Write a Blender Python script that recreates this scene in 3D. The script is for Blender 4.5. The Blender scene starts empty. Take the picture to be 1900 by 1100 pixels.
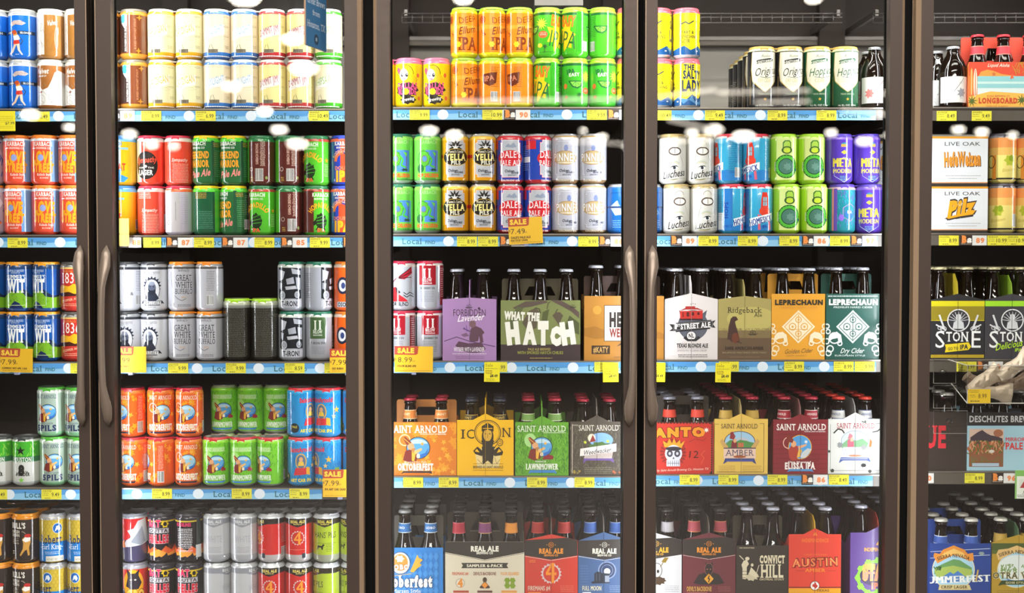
import bpy, math, random
from mathutils import Vector
from mathutils.geometry import tessellate_polygon

# ------------------------------------------------------------------ camera, light, exposure
SC = bpy.context.scene
COL = SC.collection
F = 2340.0                       # focal length in photo pixels
CAM = (0.0, -3.0, 1.5)
TH = math.atan(80 / F)
cd = bpy.data.cameras.new('camera'); cam = bpy.data.objects.new('camera', cd); COL.objects.link(cam)
cam.location = CAM; cam.rotation_euler = (math.pi / 2 - TH, 0, 0)
cd.sensor_width = 36; cd.lens = 36 * F / 1900; cd.clip_start = .05; cd.clip_end = 200
cd.dof.use_dof = True; cd.dof.focus_distance = 3.03; cd.dof.aperture_fstop = cd.lens / 23.0
SC.camera = cam
SC.view_settings.view_transform = 'Standard'; SC.view_settings.look = 'None'
SC.view_settings.exposure = -0.17; SC.view_settings.gamma = 1; SC.view_settings.use_curve_mapping = False
w = bpy.data.worlds.new('world'); SC.world = w; w.use_nodes = True
w.node_tree.nodes['Background'].inputs[0].default_value = (.9, .85, .8, 1)
w.node_tree.nodes['Background'].inputs[1].default_value = .05
STRIP_W = 0.85        # watts of one LED strip segment
CANOPY_W = 2.0
STORE_W = 230.0
LAMP_E = 30.0

def area(name, loc, rot, sx, sy, watts, color, spread=180):
    l = bpy.data.lights.new(name, 'AREA'); l.shape = 'RECTANGLE'; l.size = sx; l.size_y = sy
    l.energy = watts; l.color = color; l.spread = math.radians(spread)
    o = bpy.data.objects.new(name, l); COL.objects.link(o); o.location = loc; o.rotation_euler = rot
    return o

# added fill: unseen area lights standing in for the store's general lighting
for yy, k in ((-2.2, .8), (-5.5, 2.2), (-8.6, 2.6)):
    area('store_fill', (0, yy, 4.0), (0, 0, 0), 5.0, .6, STORE_W * k, (1, .95, .88))

def wpt(px, py, Y):
    """photo pixel -> world point on the plane y = Y"""
    u, v = (px - 950) / F, (550 - py) / F
    dy = math.cos(TH) + v * math.sin(TH); dz = -math.sin(TH) + v * math.cos(TH)
    t = (Y - CAM[1]) / dy
    return Vector((u * t, Y, CAM[2] + dz * t))

U = 3.012 / F          # metres of one photo pixel at the product fronts
FY = .012              # y of the product fronts

def hexc(h, a=1.0):
    h = h.lstrip('#')
    if len(h) == 3: h = ''.join(c * 2 for c in h)
    r = [int(h[i:i + 2], 16) / 255 for i in (0, 2, 4)]
    return tuple((c / 12.92 if c <= .04045 else ((c + .055) / 1.055) ** 2.4) for c in r) + (a,)

# ------------------------------------------------------------------ materials
MAT = {}
def mat(name, col, rough=.5, metal=0., coat=0., trans=0., emit=None, es=0., ior=1.5, spec=.5, noise=0.):
    if name in MAT: return MAT[name]
    m = bpy.data.materials.new(name); m.use_nodes = True
    b = m.node_tree.nodes['Principled BSDF']
    c = hexc(col) if isinstance(col, str) else col
    b.inputs['Base Color'].default_value = c
    b.inputs['Roughness'].default_value = rough; b.inputs['Metallic'].default_value = metal
    b.inputs['Coat Weight'].default_value = coat; b.inputs['Transmission Weight'].default_value = trans
    b.inputs['IOR'].default_value = ior; b.inputs['Specular IOR Level'].default_value = spec
    if emit:
        b.inputs['Emission Color'].default_value = hexc(emit); b.inputs['Emission Strength'].default_value = es
    if noise:
        nt = m.node_tree
        n = nt.nodes.new('ShaderNodeTexNoise'); n.inputs['Scale'].default_value = 60
        tc = nt.nodes.new('ShaderNodeTexCoord'); nt.links.new(tc.outputs['Object'], n.inputs['Vector'])
        mr = nt.nodes.new('ShaderNodeMapRange'); mr.inputs[3].default_value = max(0, rough - noise); mr.inputs[4].default_value = rough + noise
        nt.links.new(n.outputs['Fac'], mr.inputs[0]); nt.links.new(mr.outputs[0], b.inputs['Roughness'])
    MAT[name] = m
    return m

def colmat(name, rough, coat, metal_from_alpha=True):
    """printed surface: ink colour from the mesh's colour attribute, alpha = how metallic the ink is"""
    m = bpy.data.materials.new(name); m.use_nodes = True; nt = m.node_tree
    b = nt.nodes['Principled BSDF']
    a = nt.nodes.new('ShaderNodeAttribute'); a.attribute_name = 'ink'
    nt.links.new(a.outputs['Color'], b.inputs['Base Color'])
    if metal_from_alpha:
        s = nt.nodes.new('ShaderNodeMath'); s.operation = 'SUBTRACT'; s.inputs[0].default_value = 1.0
        nt.links.new(a.outputs['Alpha'], s.inputs[1]); nt.links.new(s.outputs[0], b.inputs['Metallic'])
    b.inputs['Roughness'].default_value = rough; b.inputs['Coat Weight'].default_value = coat; b.inputs['Coat Roughness'].default_value = .05
    MAT[name] = m
    return m
M_CAN = colmat('can_print', .2, .8)
M_PAPER = colmat('paper_print', .55, 0)
M_CARD = colmat('carton_print', .42, .15)
M_ALU = mat('aluminium', '#c4c6ca', .28, .9)
M_FRAME = mat('bronze_frame', '#4c3f38', .45, .35, noise=.08)
M_TRIM = mat('lit_edge_trim', '#b39a80', .4, .2)  # pale tone of the lit frame edges put into the trim colour
M_BLACK = mat('black_rubber', '#040404', .8, spec=.2)
M_HANDLE = mat('brushed_bronze', '#8a7b6e', .34, .35)
M_DECK = mat('shelf_deck', '#3b342e', .5, .3)
M_BACK = mat('back_panel', '#c8c2b8', .6, .1)
M_BACK_SHADE = mat('back_panel_shaded', '#332b25', .6, .1)  # back panel below the top shelf, interior shade put into its colour
M_DARK = mat('dark_panel', '#4c4138', .6, .1)
M_WIRE = mat('wire', '#8a8580', .35, .7)
M_RAIL = mat('rail_plastic', '#5d554d', .3)
M_GLASSB = mat('brown_glass', '#140b06', .06, 0, 0, 0, spec=.7)
M_LAMP = mat('lamp_glow', '#ffffff', .5, emit='#fff6e6', es=LAMP_E)
M_TUBE = mat('tube_glow', '#ffffff', .5, emit='#fff2e0', es=7.0)
M_LED = mat('led_cover', '#ffffff', .5, emit='#f4f6ff', es=1.0)

def glass_mat():
    m = bpy.data.materials.new('door_glass'); m.use_nodes = True; nt = m.node_tree
    nt.nodes.remove(nt.nodes['Principled BSDF']); out = nt.nodes['Material Output']
    t = nt.nodes.new('ShaderNodeBsdfTransparent'); t.inputs[0].default_value = (.97, .98, .97, 1)
    g = nt.nodes.new('ShaderNodeBsdfGlossy'); g.inputs['Roughness'].default_value = .0
    fr = nt.nodes.new('ShaderNodeFresnel'); fr.inputs[0].default_value = 2.25
    mx = nt.nodes.new('ShaderNodeMixShader')
    ge = nt.nodes.new('ShaderNodeNewGeometry'); sb = nt.nodes.new('ShaderNodeMath'); sb.operation = 'SUBTRACT'; sb.inputs[0].default_value = 1.0
    mu = nt.nodes.new('ShaderNodeMath'); mu.operation = 'MULTIPLY'     # the outer face alone mirrors, for both faces of the pane
    nt.links.new(ge.outputs['Backfacing'], sb.inputs[1]); nt.links.new(sb.outputs[0], mu.inputs[0]); nt.links.new(fr.outputs[0], mu.inputs[1])
    nt.links.new(mu.outputs[0], mx.inputs[0]); nt.links.new(t.outputs[0], mx.inputs[1]); nt.links.new(g.outputs[0], mx.inputs[2])
    nt.links.new(mx.outputs[0], out.inputs[0]); MAT['door_glass'] = m
    return m
M_PANE = glass_mat()
def clear_mat():
    m = bpy.data.materials.new('clear_acrylic'); m.use_nodes = True; nt = m.node_tree
    nt.nodes.remove(nt.nodes['Principled BSDF']); out = nt.nodes['Material Output']
    t = nt.nodes.new('ShaderNodeBsdfTransparent'); t.inputs[0].default_value = (.95, .95, .94, 1)
    g = nt.nodes.new('ShaderNodeBsdfGlossy'); g.inputs['Roughness'].default_value = .08
    fr = nt.nodes.new('ShaderNodeFresnel'); fr.inputs[0].default_value = 1.9
    mx = nt.nodes.new('ShaderNodeMixShader')
    ge = nt.nodes.new('ShaderNodeNewGeometry'); sb = nt.nodes.new('ShaderNodeMath'); sb.operation = 'SUBTRACT'; sb.inputs[0].default_value = 1.0
    mu = nt.nodes.new('ShaderNodeMath'); mu.operation = 'MULTIPLY'     # the outer face alone mirrors, for both faces of the pane
    nt.links.new(ge.outputs['Backfacing'], sb.inputs[1]); nt.links.new(sb.outputs[0], mu.inputs[0]); nt.links.new(fr.outputs[0], mu.inputs[1])
    nt.links.new(mu.outputs[0], mx.inputs[0]); nt.links.new(t.outputs[0], mx.inputs[1]); nt.links.new(g.outputs[0], mx.inputs[2])
    nt.links.new(mx.outputs[0], out.inputs[0]); return m
M_CLEAR = clear_mat()

# ------------------------------------------------------------------ mesh helpers
def link(name, me, parent=None, loc=None):
    o = bpy.data.objects.new(name, me); COL.objects.link(o)
    if parent: o.parent = parent
    if loc is not None: o.location = loc
    return o
def tag(o, label, cat, group=None, kind=None):
    if label: o['label'] = label
    if cat: o['category'] = cat
    if group: o['group'] = group
    if kind: o['kind'] = kind
    return o
def empty(name, loc, rz=0.):
    o = bpy.data.objects.new(name, None); COL.objects.link(o); o.location = loc; o.rotation_euler = (0, 0, rz)
    o.empty_display_size = .02
    return o

class MB:
    def __init__(s): s.v = []; s.f = []; s.sm = []
    def box(s, x0, x1, y0, y1, z0, z1):
        n = len(s.v)
        s.v += [(x, y, z) for z in (z0, z1) for y in (y0, y1) for x in (x0, x1)]
        for q in ((0, 2, 3, 1), (4, 5, 7, 6), (0, 1, 5, 4), (2, 6, 7, 3), (0, 4, 6, 2), (1, 3, 7, 5)):
            s.f.append([n + i for i in q]); s.sm.append(False)
        return s
    def prism(s, pts, axis, a, b):
        """closed outline pts extruded along axis from a to b"""
        n = len(s.v); k = len(pts)
        for c in (a, b):
            for p in pts:
                s.v.append((p[0], c, p[1]) if axis == 'y' else ((c, p[0], p[1]) if axis == 'x' else (p[0], p[1], c)))
        tris = tessellate_polygon([[Vector((p[0], p[1], 0)) for p in pts]])
        for t in tris:
            s.f.append([n + i for i in t]); s.f.append([n + k + i for i in reversed(t)]); s.sm += [False, False]
        for i in range(k):
            j = (i + 1) % k; s.f.append([n + i, n + k + i, n + k + j, n + j]); s.sm.append(False)
        return s
    def lathe(s, prof, seg=32, cx=0, cy=0, cz=0):
        n = len(s.v); k = len(prof)
        for r, z in prof:
            for i in range(seg):
                a = 2 * math.pi * i / seg
                s.v.append((cx + r * math.sin(a), cy - r * math.cos(a), cz + z))
        for j in range(k - 1):
            for i in range(seg):
                i2 = (i + 1) % seg
                s.f.append([n + j * seg + i, n + j * seg + i2, n + (j + 1) * seg + i2, n + (j + 1) * seg + i]); s.sm.append(True)
        return s
    def tube(s, pts, r, seg=8):
        n0 = len(s.v); P = [Vector(p) for p in pts]
        for i, p in enumerate(P):
            d = (P[min(i + 1, len(P) - 1)] - P[max(i - 1, 0)]).normalized()
            up = Vector((0, 0, 1)) if abs(d.z) < .9 else Vector((1, 0, 0))
            a = d.cross(up).normalized(); b = d.cross(a)
            for q in range(seg):
                t = 2 * math.pi * q / seg
                s.v.append(tuple(p + (a * math.cos(t) + b * math.sin(t)) * r))
        for i in range(len(P) - 1):
            for q in range(seg):
                q2 = (q + 1) % seg
                s.f.append([n0 + i * seg + q, n0 + i * seg + q2, n0 + (i + 1) * seg + q2, n0 + (i + 1) * seg + q]); s.sm.append(True)
        s.f.append([n0 + q for q in range(seg)]); s.f.append([n0 + (len(P) - 1) * seg + q for q in range(seg)][::-1]); s.sm += [False, False]
        return s
    def mesh(s, name, m):
        me = bpy.data.meshes.new(name); me.from_pydata(s.v, [], s.f)
        me.materials.append(m); me.polygons.foreach_set('use_smooth', s.sm); me.update()
        return me
    def build(s, name, m, parent=None, loc=None): return link(name, s.mesh(name, m), parent, loc)

# ------------------------------------------------------------------ flat artwork: primitives in photo pixels
_G = {}
def _raw(s, bold, sp=1.0):
    cu = bpy.data.curves.new('t', 'FONT'); cu.body = s; cu.size = 1; cu.offset = bold; cu.resolution_u = 2; cu.space_character = sp; cu.fill_mode = 'FRONT'
    o = bpy.data.objects.new('t', cu)
    me = o.to_mesh()
    v = [(p.co.x, p.co.y) for p in me.vertices]; f = [list(p.vertices) for p in me.polygons]
    o.to_mesh_clear(); bpy.data.objects.remove(o); bpy.data.curves.remove(cu)
    return v, f
CAPH = max(p[1] for p in _raw('H', 0)[0]); XH = max(p[1] for p in _raw('x', 0)[0]); ASC = max(p[1] for p in _raw('l', 0)[0])
def glyphs(s, bold, serif, sp=1.0):
    k = (s, bold, serif, round(sp, 3))
    if k in _G: return _G[k]
    v, f = _raw(s, bold, sp)
    if serif:
        cnt = {}
        for q in f:
            for i in range(len(q)):
                e = (min(q[i], q[i - 1]), max(q[i], q[i - 1])); cnt[e] = cnt.get(e, 0) + 1
        n = len(v); slabs = []
        for (a, b), c in cnt.items():
            if c != 1: continue
            (xa, ya), (xb, yb) = v[a], v[b]
            if abs(ya - yb) > .004: continue
            for lv, dr in ((-bold, 1), (CAPH + bold, -1), (XH + bold, -1), (ASC + bold, -1)):
                if abs(ya - lv) < .008 and abs(xa - xb) < .33 and abs(xa - xb) > .02:
                    x0, x1 = min(xa, xb) - .075, max(xa, xb) + .075
                    slabs.append((x0, x1, ya, ya + dr * .055)); break
        for x0, x1, y0, y1 in slabs:
            n = len(v); v += [(x0, y0), (x1, y0), (x1, y1), (x0, y1)]; f.append([n, n + 1, n + 2, n + 3])
    _G[k] = (v, f)
    return _G[k]

def R(x0, y0, x1, y1, c): return [('poly', [[(x0, y0), (x1, y0), (x1, y1), (x0, y1)]], c)]
def P(pts, c):
    tr = tessellate_polygon([[Vector((p[0], p[1], 0)) for p in pts]])
    return [('poly', [[pts[i] for i in t] for t in tr], c)]
def E(cx, cy, rx, ry, c, n=20, a0=0, a1=360):
    pts = [(cx + rx * math.cos(math.radians(a0 + (a1 - a0) * i / n)), cy + ry * math.sin(math.radians(a0 + (a1 - a0) * i / n))) for i in range(n + (a1 - a0 < 360))]
    return [('poly', [pts], c)] if a1 - a0 <= 180 or a1 - a0 == 360 else P(pts, c)
def RING(cx, cy, rx, ry, wd, c, n=24, a0=0, a1=360):
    out = []
    for i in range(n):
        q = [math.radians(a0 + (a1 - a0) * (i + d) / n) for d in (0, 1)]
        out.append([(cx + rx * math.cos(q[0]), cy + ry * math.sin(q[0])), (cx + rx * math.cos(q[1]), cy + ry * math.sin(q[1])),
                    (cx + (rx - wd) * math.cos(q[1]), cy + (ry - wd) * math.sin(q[1])), (cx + (rx - wd) * math.cos(q[0]), cy + (ry - wd) * math.sin(q[0]))])
    return [('poly', out, c)]
def L(pts, wd, c):
    out = []
    for a, b in zip(pts, pts[1:]):
        dx, dy = b[0] - a[0], b[1] - a[1]; l = math.hypot(dx, dy) or 1; nx, ny = -dy / l * wd / 2, dx / l * wd / 2
        out.append([(a[0] + nx, a[1] + ny), (b[0] + nx, b[1] + ny), (b[0] - nx, b[1] - ny), (a[0] - nx, a[1] - ny)])
    return [('poly', out, c)]
def T(s, cx, y, h, wd, c, b=0., sf=False, sh=0., rot=0., arc=0., ol=None, ow=.05, wv=0., sp=None):
    """text s centred on cx with its baseline at y, cap height h, fitted to width wd"""
    out = []
    dbl = b if 'M' in s and b > 0 else 0      # the M closes up when swollen: print it twice, a hair apart
    if dbl: b = 0; ow = 0 if ol else ow
    sp = sp or 1 + max(0, b + (ow if ol else 0)) * 2.6 + (.06 if sf else 0) + dbl * 2.0
    if ol: out += T(s, cx, y, h, wd + ow * h * 1.4, ol, b + ow, sf, sh, rot, arc, sp=sp, wv=wv)
    v, f = glyphs(s, b, sf, sp)
    if not v: return out
    x0, x1 = min(p[0] for p in v), max(p[0] for p in v); k = wd / max(1e-6, x1 - x0); m = (x0 + x1) / 2; ky = h / CAPH
    q = []
    ca, sa = math.cos(math.radians(rot)), math.sin(math.radians(rot))
    for x, yy in v:
        X = (x - m) * k + sh * yy * ky; Y = yy * ky
        if wv: Y += wv * math.sin(X / wd * 6.28)
        if arc: X, Y = (arc + Y) * math.sin(X / arc), (arc + Y) * math.cos(X / arc) - arc
        q.append((cx + X * ca - Y * sa, y + X * sa + Y * ca))
    if dbl:
        d = dbl * min(k, 1.3 * ky)
        out.append(('poly', [[(q[i][0] + e, q[i][1]) for i in g] for e in (-d, 0, d) for g in f], c))
    else: out.append(('poly', [[q[i] for i in g] for g in f], c))
    return out
def STAR(cx, cy, r, c, n=5, r2=.4, a=90):
    pts = []
    for i in range(2 * n):
        rr = r if i % 2 == 0 else r * r2; t = math.radians(a + 180 * i / n); pts.append((cx + rr * math.cos(t), cy + rr * math.sin(t)))
    return [('poly', [[(cx, cy), pts[i], pts[(i + 1) % (2 * n)]] for i in range(2 * n)], c)]
def MT(x0, y1, x1, n, st, c, seed=1, h=.8):
    """small print: n lines of short dashes"""
    rd = random.Random(seed); out = []
    for i in range(n):
        x = x0 + rd.random() * 1.5; y = y1 - i * st
        while x < x1 - 1:
            l = 1 + rd.random() * 4; e = min(x + l, x1 - rd.random()); 
            if e > x: out.append([(x, y), (e, y), (e, y + h), (x, y + h)])
            x += l + .8
    return [('poly', out, c)]
def BAR(x0, y0, x1, y1, c='#222', bg='#eee', seed=3, horiz=False):
    rd = random.Random(seed); out = []; x = x0 + .6
    a, b = (x0, x1) if not horiz else (y0, y1); x = a + .6
    while x < b - 1:
        l = .4 + rd.random() * .9
        out.append([(x, y0 + 1), (x + l, y0 + 1), (x + l, y1 - .6), (x, y1 - .6)] if not horiz else [(x0 + .6, x), (x1 - .6, x), (x1 - .6, x + l), (x0 + .6, x + l)])
        x += l + .5 + rd.random() * .6
    return R(x0, y0, x1, y1, bg) + [('poly', out, c)]
def BLOB(cx, cy, r, c, n=9, amp=.35, seed=1, sy=1.):
    rd = random.Random(seed); pts = []
    for i in range(n * 2):
        t = math.pi * i / n; rr = r * (1 - amp * (i % 2) * (.5 + rd.random() * .6)); pts.append((cx + rr * math.cos(t), cy + rr * math.sin(t) * sy))
    return [('poly', [[(cx, cy), pts[i], pts[(i + 1) % len(pts)]] for i in range(len(pts))], c)]
def GRASS(x0, y0, x1, y1, n, c, seed=1, l=5., w=.6):
    rd = random.Random(seed); out = []
    for i in range(n):
        x, y = x0 + rd.random() * (x1 - x0), y0 + rd.random() * (y1 - y0)
        a = math.radians(60 + 60 * rd.random() + 40 * math.sin(x * .3) * math.cos(y * .2)); ll = l * (.6 + rd.random() * .6)
        p = (x + ll * math.cos(a), min(y1, y + ll * math.sin(a)))
        out += L([(x, y), p], w, c)[0][1]
    return [('poly', out, c)]
def LEAVES(x0, y0, x1, y1, n, c, seed=1, r=5):
    rd = random.Random(seed); out = []
    for i in range(n):
        out += STAR(x0 + rd.random() * (x1 - x0), y0 + rd.random() * (y1 - y0), r * (.7 + rd.random() * .6), c, 5, .45, rd.random() * 360)[0][1]
    return [('poly', out, c)]
def SAINT(cx, cy, s=1., disc='#5aa6dc', robe='#7d2a24', hat='#8d3a28'):
    """round blue window with a kneeling robed figure in a tall hat"""
    a = E(cx + 4 * s, cy + 1 * s, 15 * s, 14 * s, '#2b2a33', 26) + E(cx + 4 * s, cy + 1 * s, 14 * s, 13 * s, disc, 26) + E(cx + 4 * s, cy + 5 * s, 12 * s, 7 * s, '#bfe0f2', 20, 10, 170)
    a += STAR(cx + 9 * s, cy + 6 * s, 2.6 * s, '#f3b53a', 6, .5)
    a += P([(cx + 5 * s, cy - 8 * s), (cx + 13 * s, cy - 5 * s), (cx + 17 * s, cy + 1 * s), (cx + 15 * s, cy - 8 * s), (cx + 8 * s, cy - 12 * s)], '#2f6fc0')
    a += P([(cx - 15 * s, cy - 14 * s), (cx - 12 * s, cy - 3 * s), (cx - 5 * s, cy + 0 * s), (cx + 3 * s, cy - 6 * s), (cx + 2 * s, cy - 15 * s), (cx - 6 * s, cy - 18 * s)], robe)
    a += P([(cx - 4 * s, cy - 1 * s), (cx + 1 * s, cy - 5 * s), (cx - 1 * s, cy - 16 * s), (cx - 4 * s, cy - 15 * s)], '#e9b33c')
    a += P([(cx - 2 * s, cy - 3 * s), (cx + 8 * s, cy + 1 * s), (cx + 9 * s, cy - 1.5 * s), (cx + 1 * s, cy - 7 * s)], '#e8b878')
    a += E(cx - 5 * s, cy + 3 * s, 4.2 * s, 4.5 * s, '#e2a678') + P([(cx - 5 * s, cy + 0 * s), (cx + 1 * s, cy + 1 * s), (cx - 2 * s, cy - 6 * s)], '#b98247')
    a += P([(cx - 10 * s, cy + 4 * s), (cx - 15 * s, cy + 13 * s), (cx - 12 * s, cy + 15 * s), (cx - 4 * s, cy + 8 * s)], hat) + L([(cx - 14 * s, cy + 13 * s), (cx - 6 * s, cy + 6 * s)], .9 * s, '#e9b33c')
    a += E(cx + 4 * s, cy - 9 * s, 2.2 * s, 3 * s, '#f2e3c2')
    return a
def mir(art): return [(k, [[(-x, y) for x, y in p][::-1] for p in ps], c) for k, ps, c in art]
def mv(art, dx=0, dy=0, s=1.): return [(k, [[(x * s + dx, y * s + dy) for x, y in p] for p in ps], c) for k, ps, c in art]

RC = 25.64             # can radius in photo pixels (33 mm)
SEGN = 72
DU = 2 * math.pi * RC / SEGN
def clip(poly, x0, x1):
    def half(pts, xc, keep_gt):
        out = []
        for i in range(len(pts)):
            a, b = pts[i - 1], pts[i]
            ia, ib = (a[0] >= xc) == keep_gt, (b[0] >= xc) == keep_gt
            if ia != ib:
                t = (xc - a[0]) / (b[0] - a[0]); out.append((xc, a[1] + t * (b[1] - a[1])))
            if ib: out.append(b)
        return out
    p = half(poly, x0, True)
    return half(p, x1, False) if len(p) > 2 else []

def art_mesh(name, art, m, mode, org=(0, 0), step=.000028, r0=None, h=None, base=1, slope=0.):
    """mode 'can': wrap around the cylinder; 'flat': on the plane y=0 facing -y"""
    V, Fc, C, N = [], [], [], []
    r0 = r0 or RC
    du = 2 * math.pi * r0 / SEGN
    for li, (_, polys, c) in enumerate(art):
        col = hexc(c[:-1], .8) if c.endswith('*') else hexc(c)
        off0 = (li + base) * step
        for pi, p in enumerate(polys):
            off = off0 + (pi % 37) * 6e-7
            if mode == 'flat':
                n = len(V)
                for x, y in p:
                    V.append(((x - org[0]) * U, -off, (y - org[1]) * U)); C.append(col); N.append((0, -1, 0))
                ar = sum(p[i - 1][0] * p[i][1] - p[i][0] * p[i - 1][1] for i in range(len(p)))
                ix = list(range(n, n + len(p))); Fc.append(ix if ar > 0 else ix[::-1])
            else:
                a, b = min(q[0] for q in p), max(q[0] for q in p)
                k0, k1 = math.floor(a / du + 1e-6), math.ceil(b / du - 1e-6)
                for k in range(k0, max(k1, k0 + 1)):
                    g = clip(p, k * du, (k + 1) * du) if k1 - k0 > 1 else p
                    if len(g) < 3: continue
                    n = len(V); X0, X1 = k * du / r0, (k + 1) * du / r0
                    for x, y in g:
                        t = (x - k * du) / du
                        rr = r0 * U + off - slope * y * U
                        V.append((rr * (math.sin(X0) * (1 - t) + math.sin(X1) * t), -rr * (math.cos(X0) * (1 - t) + math.cos(X1) * t), y * U)); C.append(col)
                        N.append((math.sin(x / r0), -math.cos(x / r0), slope))
                    ar = sum(g[i - 1][0] * g[i][1] - g[i][0] * g[i - 1][1] for i in range(len(g)))
                    ix = list(range(n, n + len(g))); Fc.append(ix if ar > 0 else ix[::-1])
    me = bpy.data.meshes.new(name); me.from_pydata(V, [], Fc); me.materials.append(m)
    at = me.color_attributes.new('ink', 'FLOAT_COLOR', 'POINT')
    at.data.foreach_set('color', [x for c in C for x in c])
    if mode == 'can':
        me.polygons.foreach_set('use_smooth', [True] * len(Fc))
        me.normals_split_custom_set_from_vertices([Vector(n).normalized() for n in N])
    me.update()
    return me

def band_lathe(name, prof, bands, m, seg=SEGN, default='#ccc'):
    """surface of revolution coloured in horizontal bands [(z_top, colour), ...] (z in metres)"""
    V, Fc, C, SM = [], [], [], []
    zs = [b[0] for b in bands]
    pts = []
    for i, p in enumerate(prof):
        if i:
            a = prof[i - 1]
            cuts = sorted(z for z in zs if a[1] + 1e-6 < z < p[1] - 1e-6)
            for z in cuts:
                t = (z - a[1]) / (p[1] - a[1]); pts.append((a[0] + t * (p[0] - a[0]), z))
        pts.append(p)
    n = len(pts)
    for r, z in pts:
        for i in range(seg):
            a = 2 * math.pi * i / seg; V.append((r * math.sin(a), -r * math.cos(a), z))
    for j in range(n - 1):
        zm = (pts[j][1] + pts[j + 1][1]) / 2; c = default
        for zt, cc in bands:
            if zm < zt: c = cc; break
        cc = hexc(c[:-1], .8) if c.endswith('*') else hexc(c)
        for i in range(seg):
            i2 = (i + 1) % seg; Fc.append([j * seg + i, j * seg + i2, (j + 1) * seg + i2, (j + 1) * seg + i]); C += [cc] * 4
    Fc.append([i for i in range(seg)][::-1]); C += [hexc('#b0b0b4', .8)] * seg
    me = bpy.data.meshes.new(name); me.from_pydata(V, [], Fc); me.materials.append(m)
    at = me.color_attributes.new('ink', 'FLOAT_COLOR', 'CORNER'); at.data.foreach_set('color', [x for c in C for x in c])
    me.polygons.foreach_set('use_smooth', [True] * (len(Fc) - 1) + [False]); me.update()
    return me
# ------------------------------------------------------------------ can designs (x from the front centre, y up from the base, photo pixels)
CANS = {}
def can(code, desc, body, art, bands=None, neck=None, ring=None, h=.119):
    CANS[code] = dict(desc=desc, body=body, art=art, bands=bands or [], neck=neck, ring=ring, h=h)
def back(c='#333', x=46, bg='#eee'):     # back panel every can has: bar code and small print
    return BAR(x, 12, x + 13, 30, '#222', bg, 7) + MT(x, 74, x + 16, 12, 3.2, c, 5, .7) + MT(-62, 70, -44, 14, 3.4, c, 9, .7)
def lab(art, *extra): return art

pin = (E(-5, 46, 4.2, 4.6, '#e8963a') + E(-6.5, 49, 4.5, 4, '#c4522a') + P([(-9, 42), (0, 44), (5, 38), (1, 33), (-7, 34)], '#f1efe9') + P([(-8, 34), (2, 35), (4, 28), (-3, 25), (-9, 28)], '#d23a30')
       + P([(-7, 27), (-2, 27), (-9, 12), (-17, 7), (-18, 10), (-12, 15)], '#f0cdb4') + P([(-2, 27), (3, 28), (4, 16), (9, 8), (7, 7), (0, 16)], '#f3d4bd')
       + L([(3, 40), (9, 33), (5, 26)], 1.5, '#24395f') + P([(-16, 64), (-8, 70), (4, 71), (15, 66), (8, 62), (-4, 63), (-12, 60)], '#cfc8c4') + MT(-12, 68, 10, 3, 2.4, '#a14a44', 3))
can('pinup', 'bright blue can with red-haired striding figure', '#1c72dd', R(-38, 45, -11, 51.5, '#1b2b45') + R(0, 45, 34, 51.5, '#1b2b45') + T('BLONDE', -22, 46.5, 3.4, 18, '#e9eef5', .02) + T('BLONDE', 15, 46.5, 3.4, 20, '#e9eef5', .02) + pin + MT(-5, 8, 4, 1, 2, '#dfe8f5') + back('#dfe8f5'), [(.103, '#1c72dd'), (.106, '#e8ecf2'), (.2, '#b8bcc2*')], ring='#b9bab8')
can('sketch', 'white and brown can with line drawings', '#b27a3a', R(-44, 8, -6, 82, '#ece9e4') + L([(-30, 70), (-24, 50), (-30, 30), (-20, 14)], .6, '#8f8b86') + L([(-20, 74), (-12, 60), (-16, 40), (-9, 20)], .6, '#8f8b86') + RING(-22, 22, 8, 8, .6, '#8f8b86') + RING(-12, 58, 5, 7, .6, '#8f8b86')
    + GRASS(-6, 8, 40, 82, 40, '#a06a30', 4, 16, .5) + T('Velvet', 9, 62, 9, 19, '#f4efe6', .02, sh=.25, rot=10) + RING(16, 38, 3.2, 20, .7, '#efe6d8') + T('COFFEE', 16, 52, 4, 13, '#efe6d8', .01, rot=-90) + MT(-40, 85, 40, 1, 2, '#f2ead8', 2, 1.4) + back(), [(.104, '#b27a3a'), (.2, '#e5e3dd')], ring='#d8d6cf')
can('foam', 'brown can with white drawn lower half', '#ab6b33', P([(-44, 8), (-44, 40), (-30, 46), (-18, 44), (-8, 36), (2, 40), (8, 52), (14, 68), (20, 72), (44, 66), (44, 8)], '#eceae6') + T('Velvet', -10, 66, 9, 26, '#f5f1e8', .03, sh=.2) + MT(-20, 62, 0, 2, 2, '#f5f1e8', 2, 1)
    + RING(-12, 18, 9, 9, .6, '#99958f') + RING(12, 24, 9, 12, .6, '#99958f') + L([(-22, 34), (-14, 30), (-8, 34), (0, 26)], .6, '#99958f') + GRASS(-20, 10, 24, 50, 26, '#aaa69f', 3, 6, .5) + STAR(-12, 32, 4, '#8d3a28', 4, .3) + back(), [(.104, '#ab6b33'), (.2, '#e5e3dd')], ring='#d8d6cf')
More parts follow.
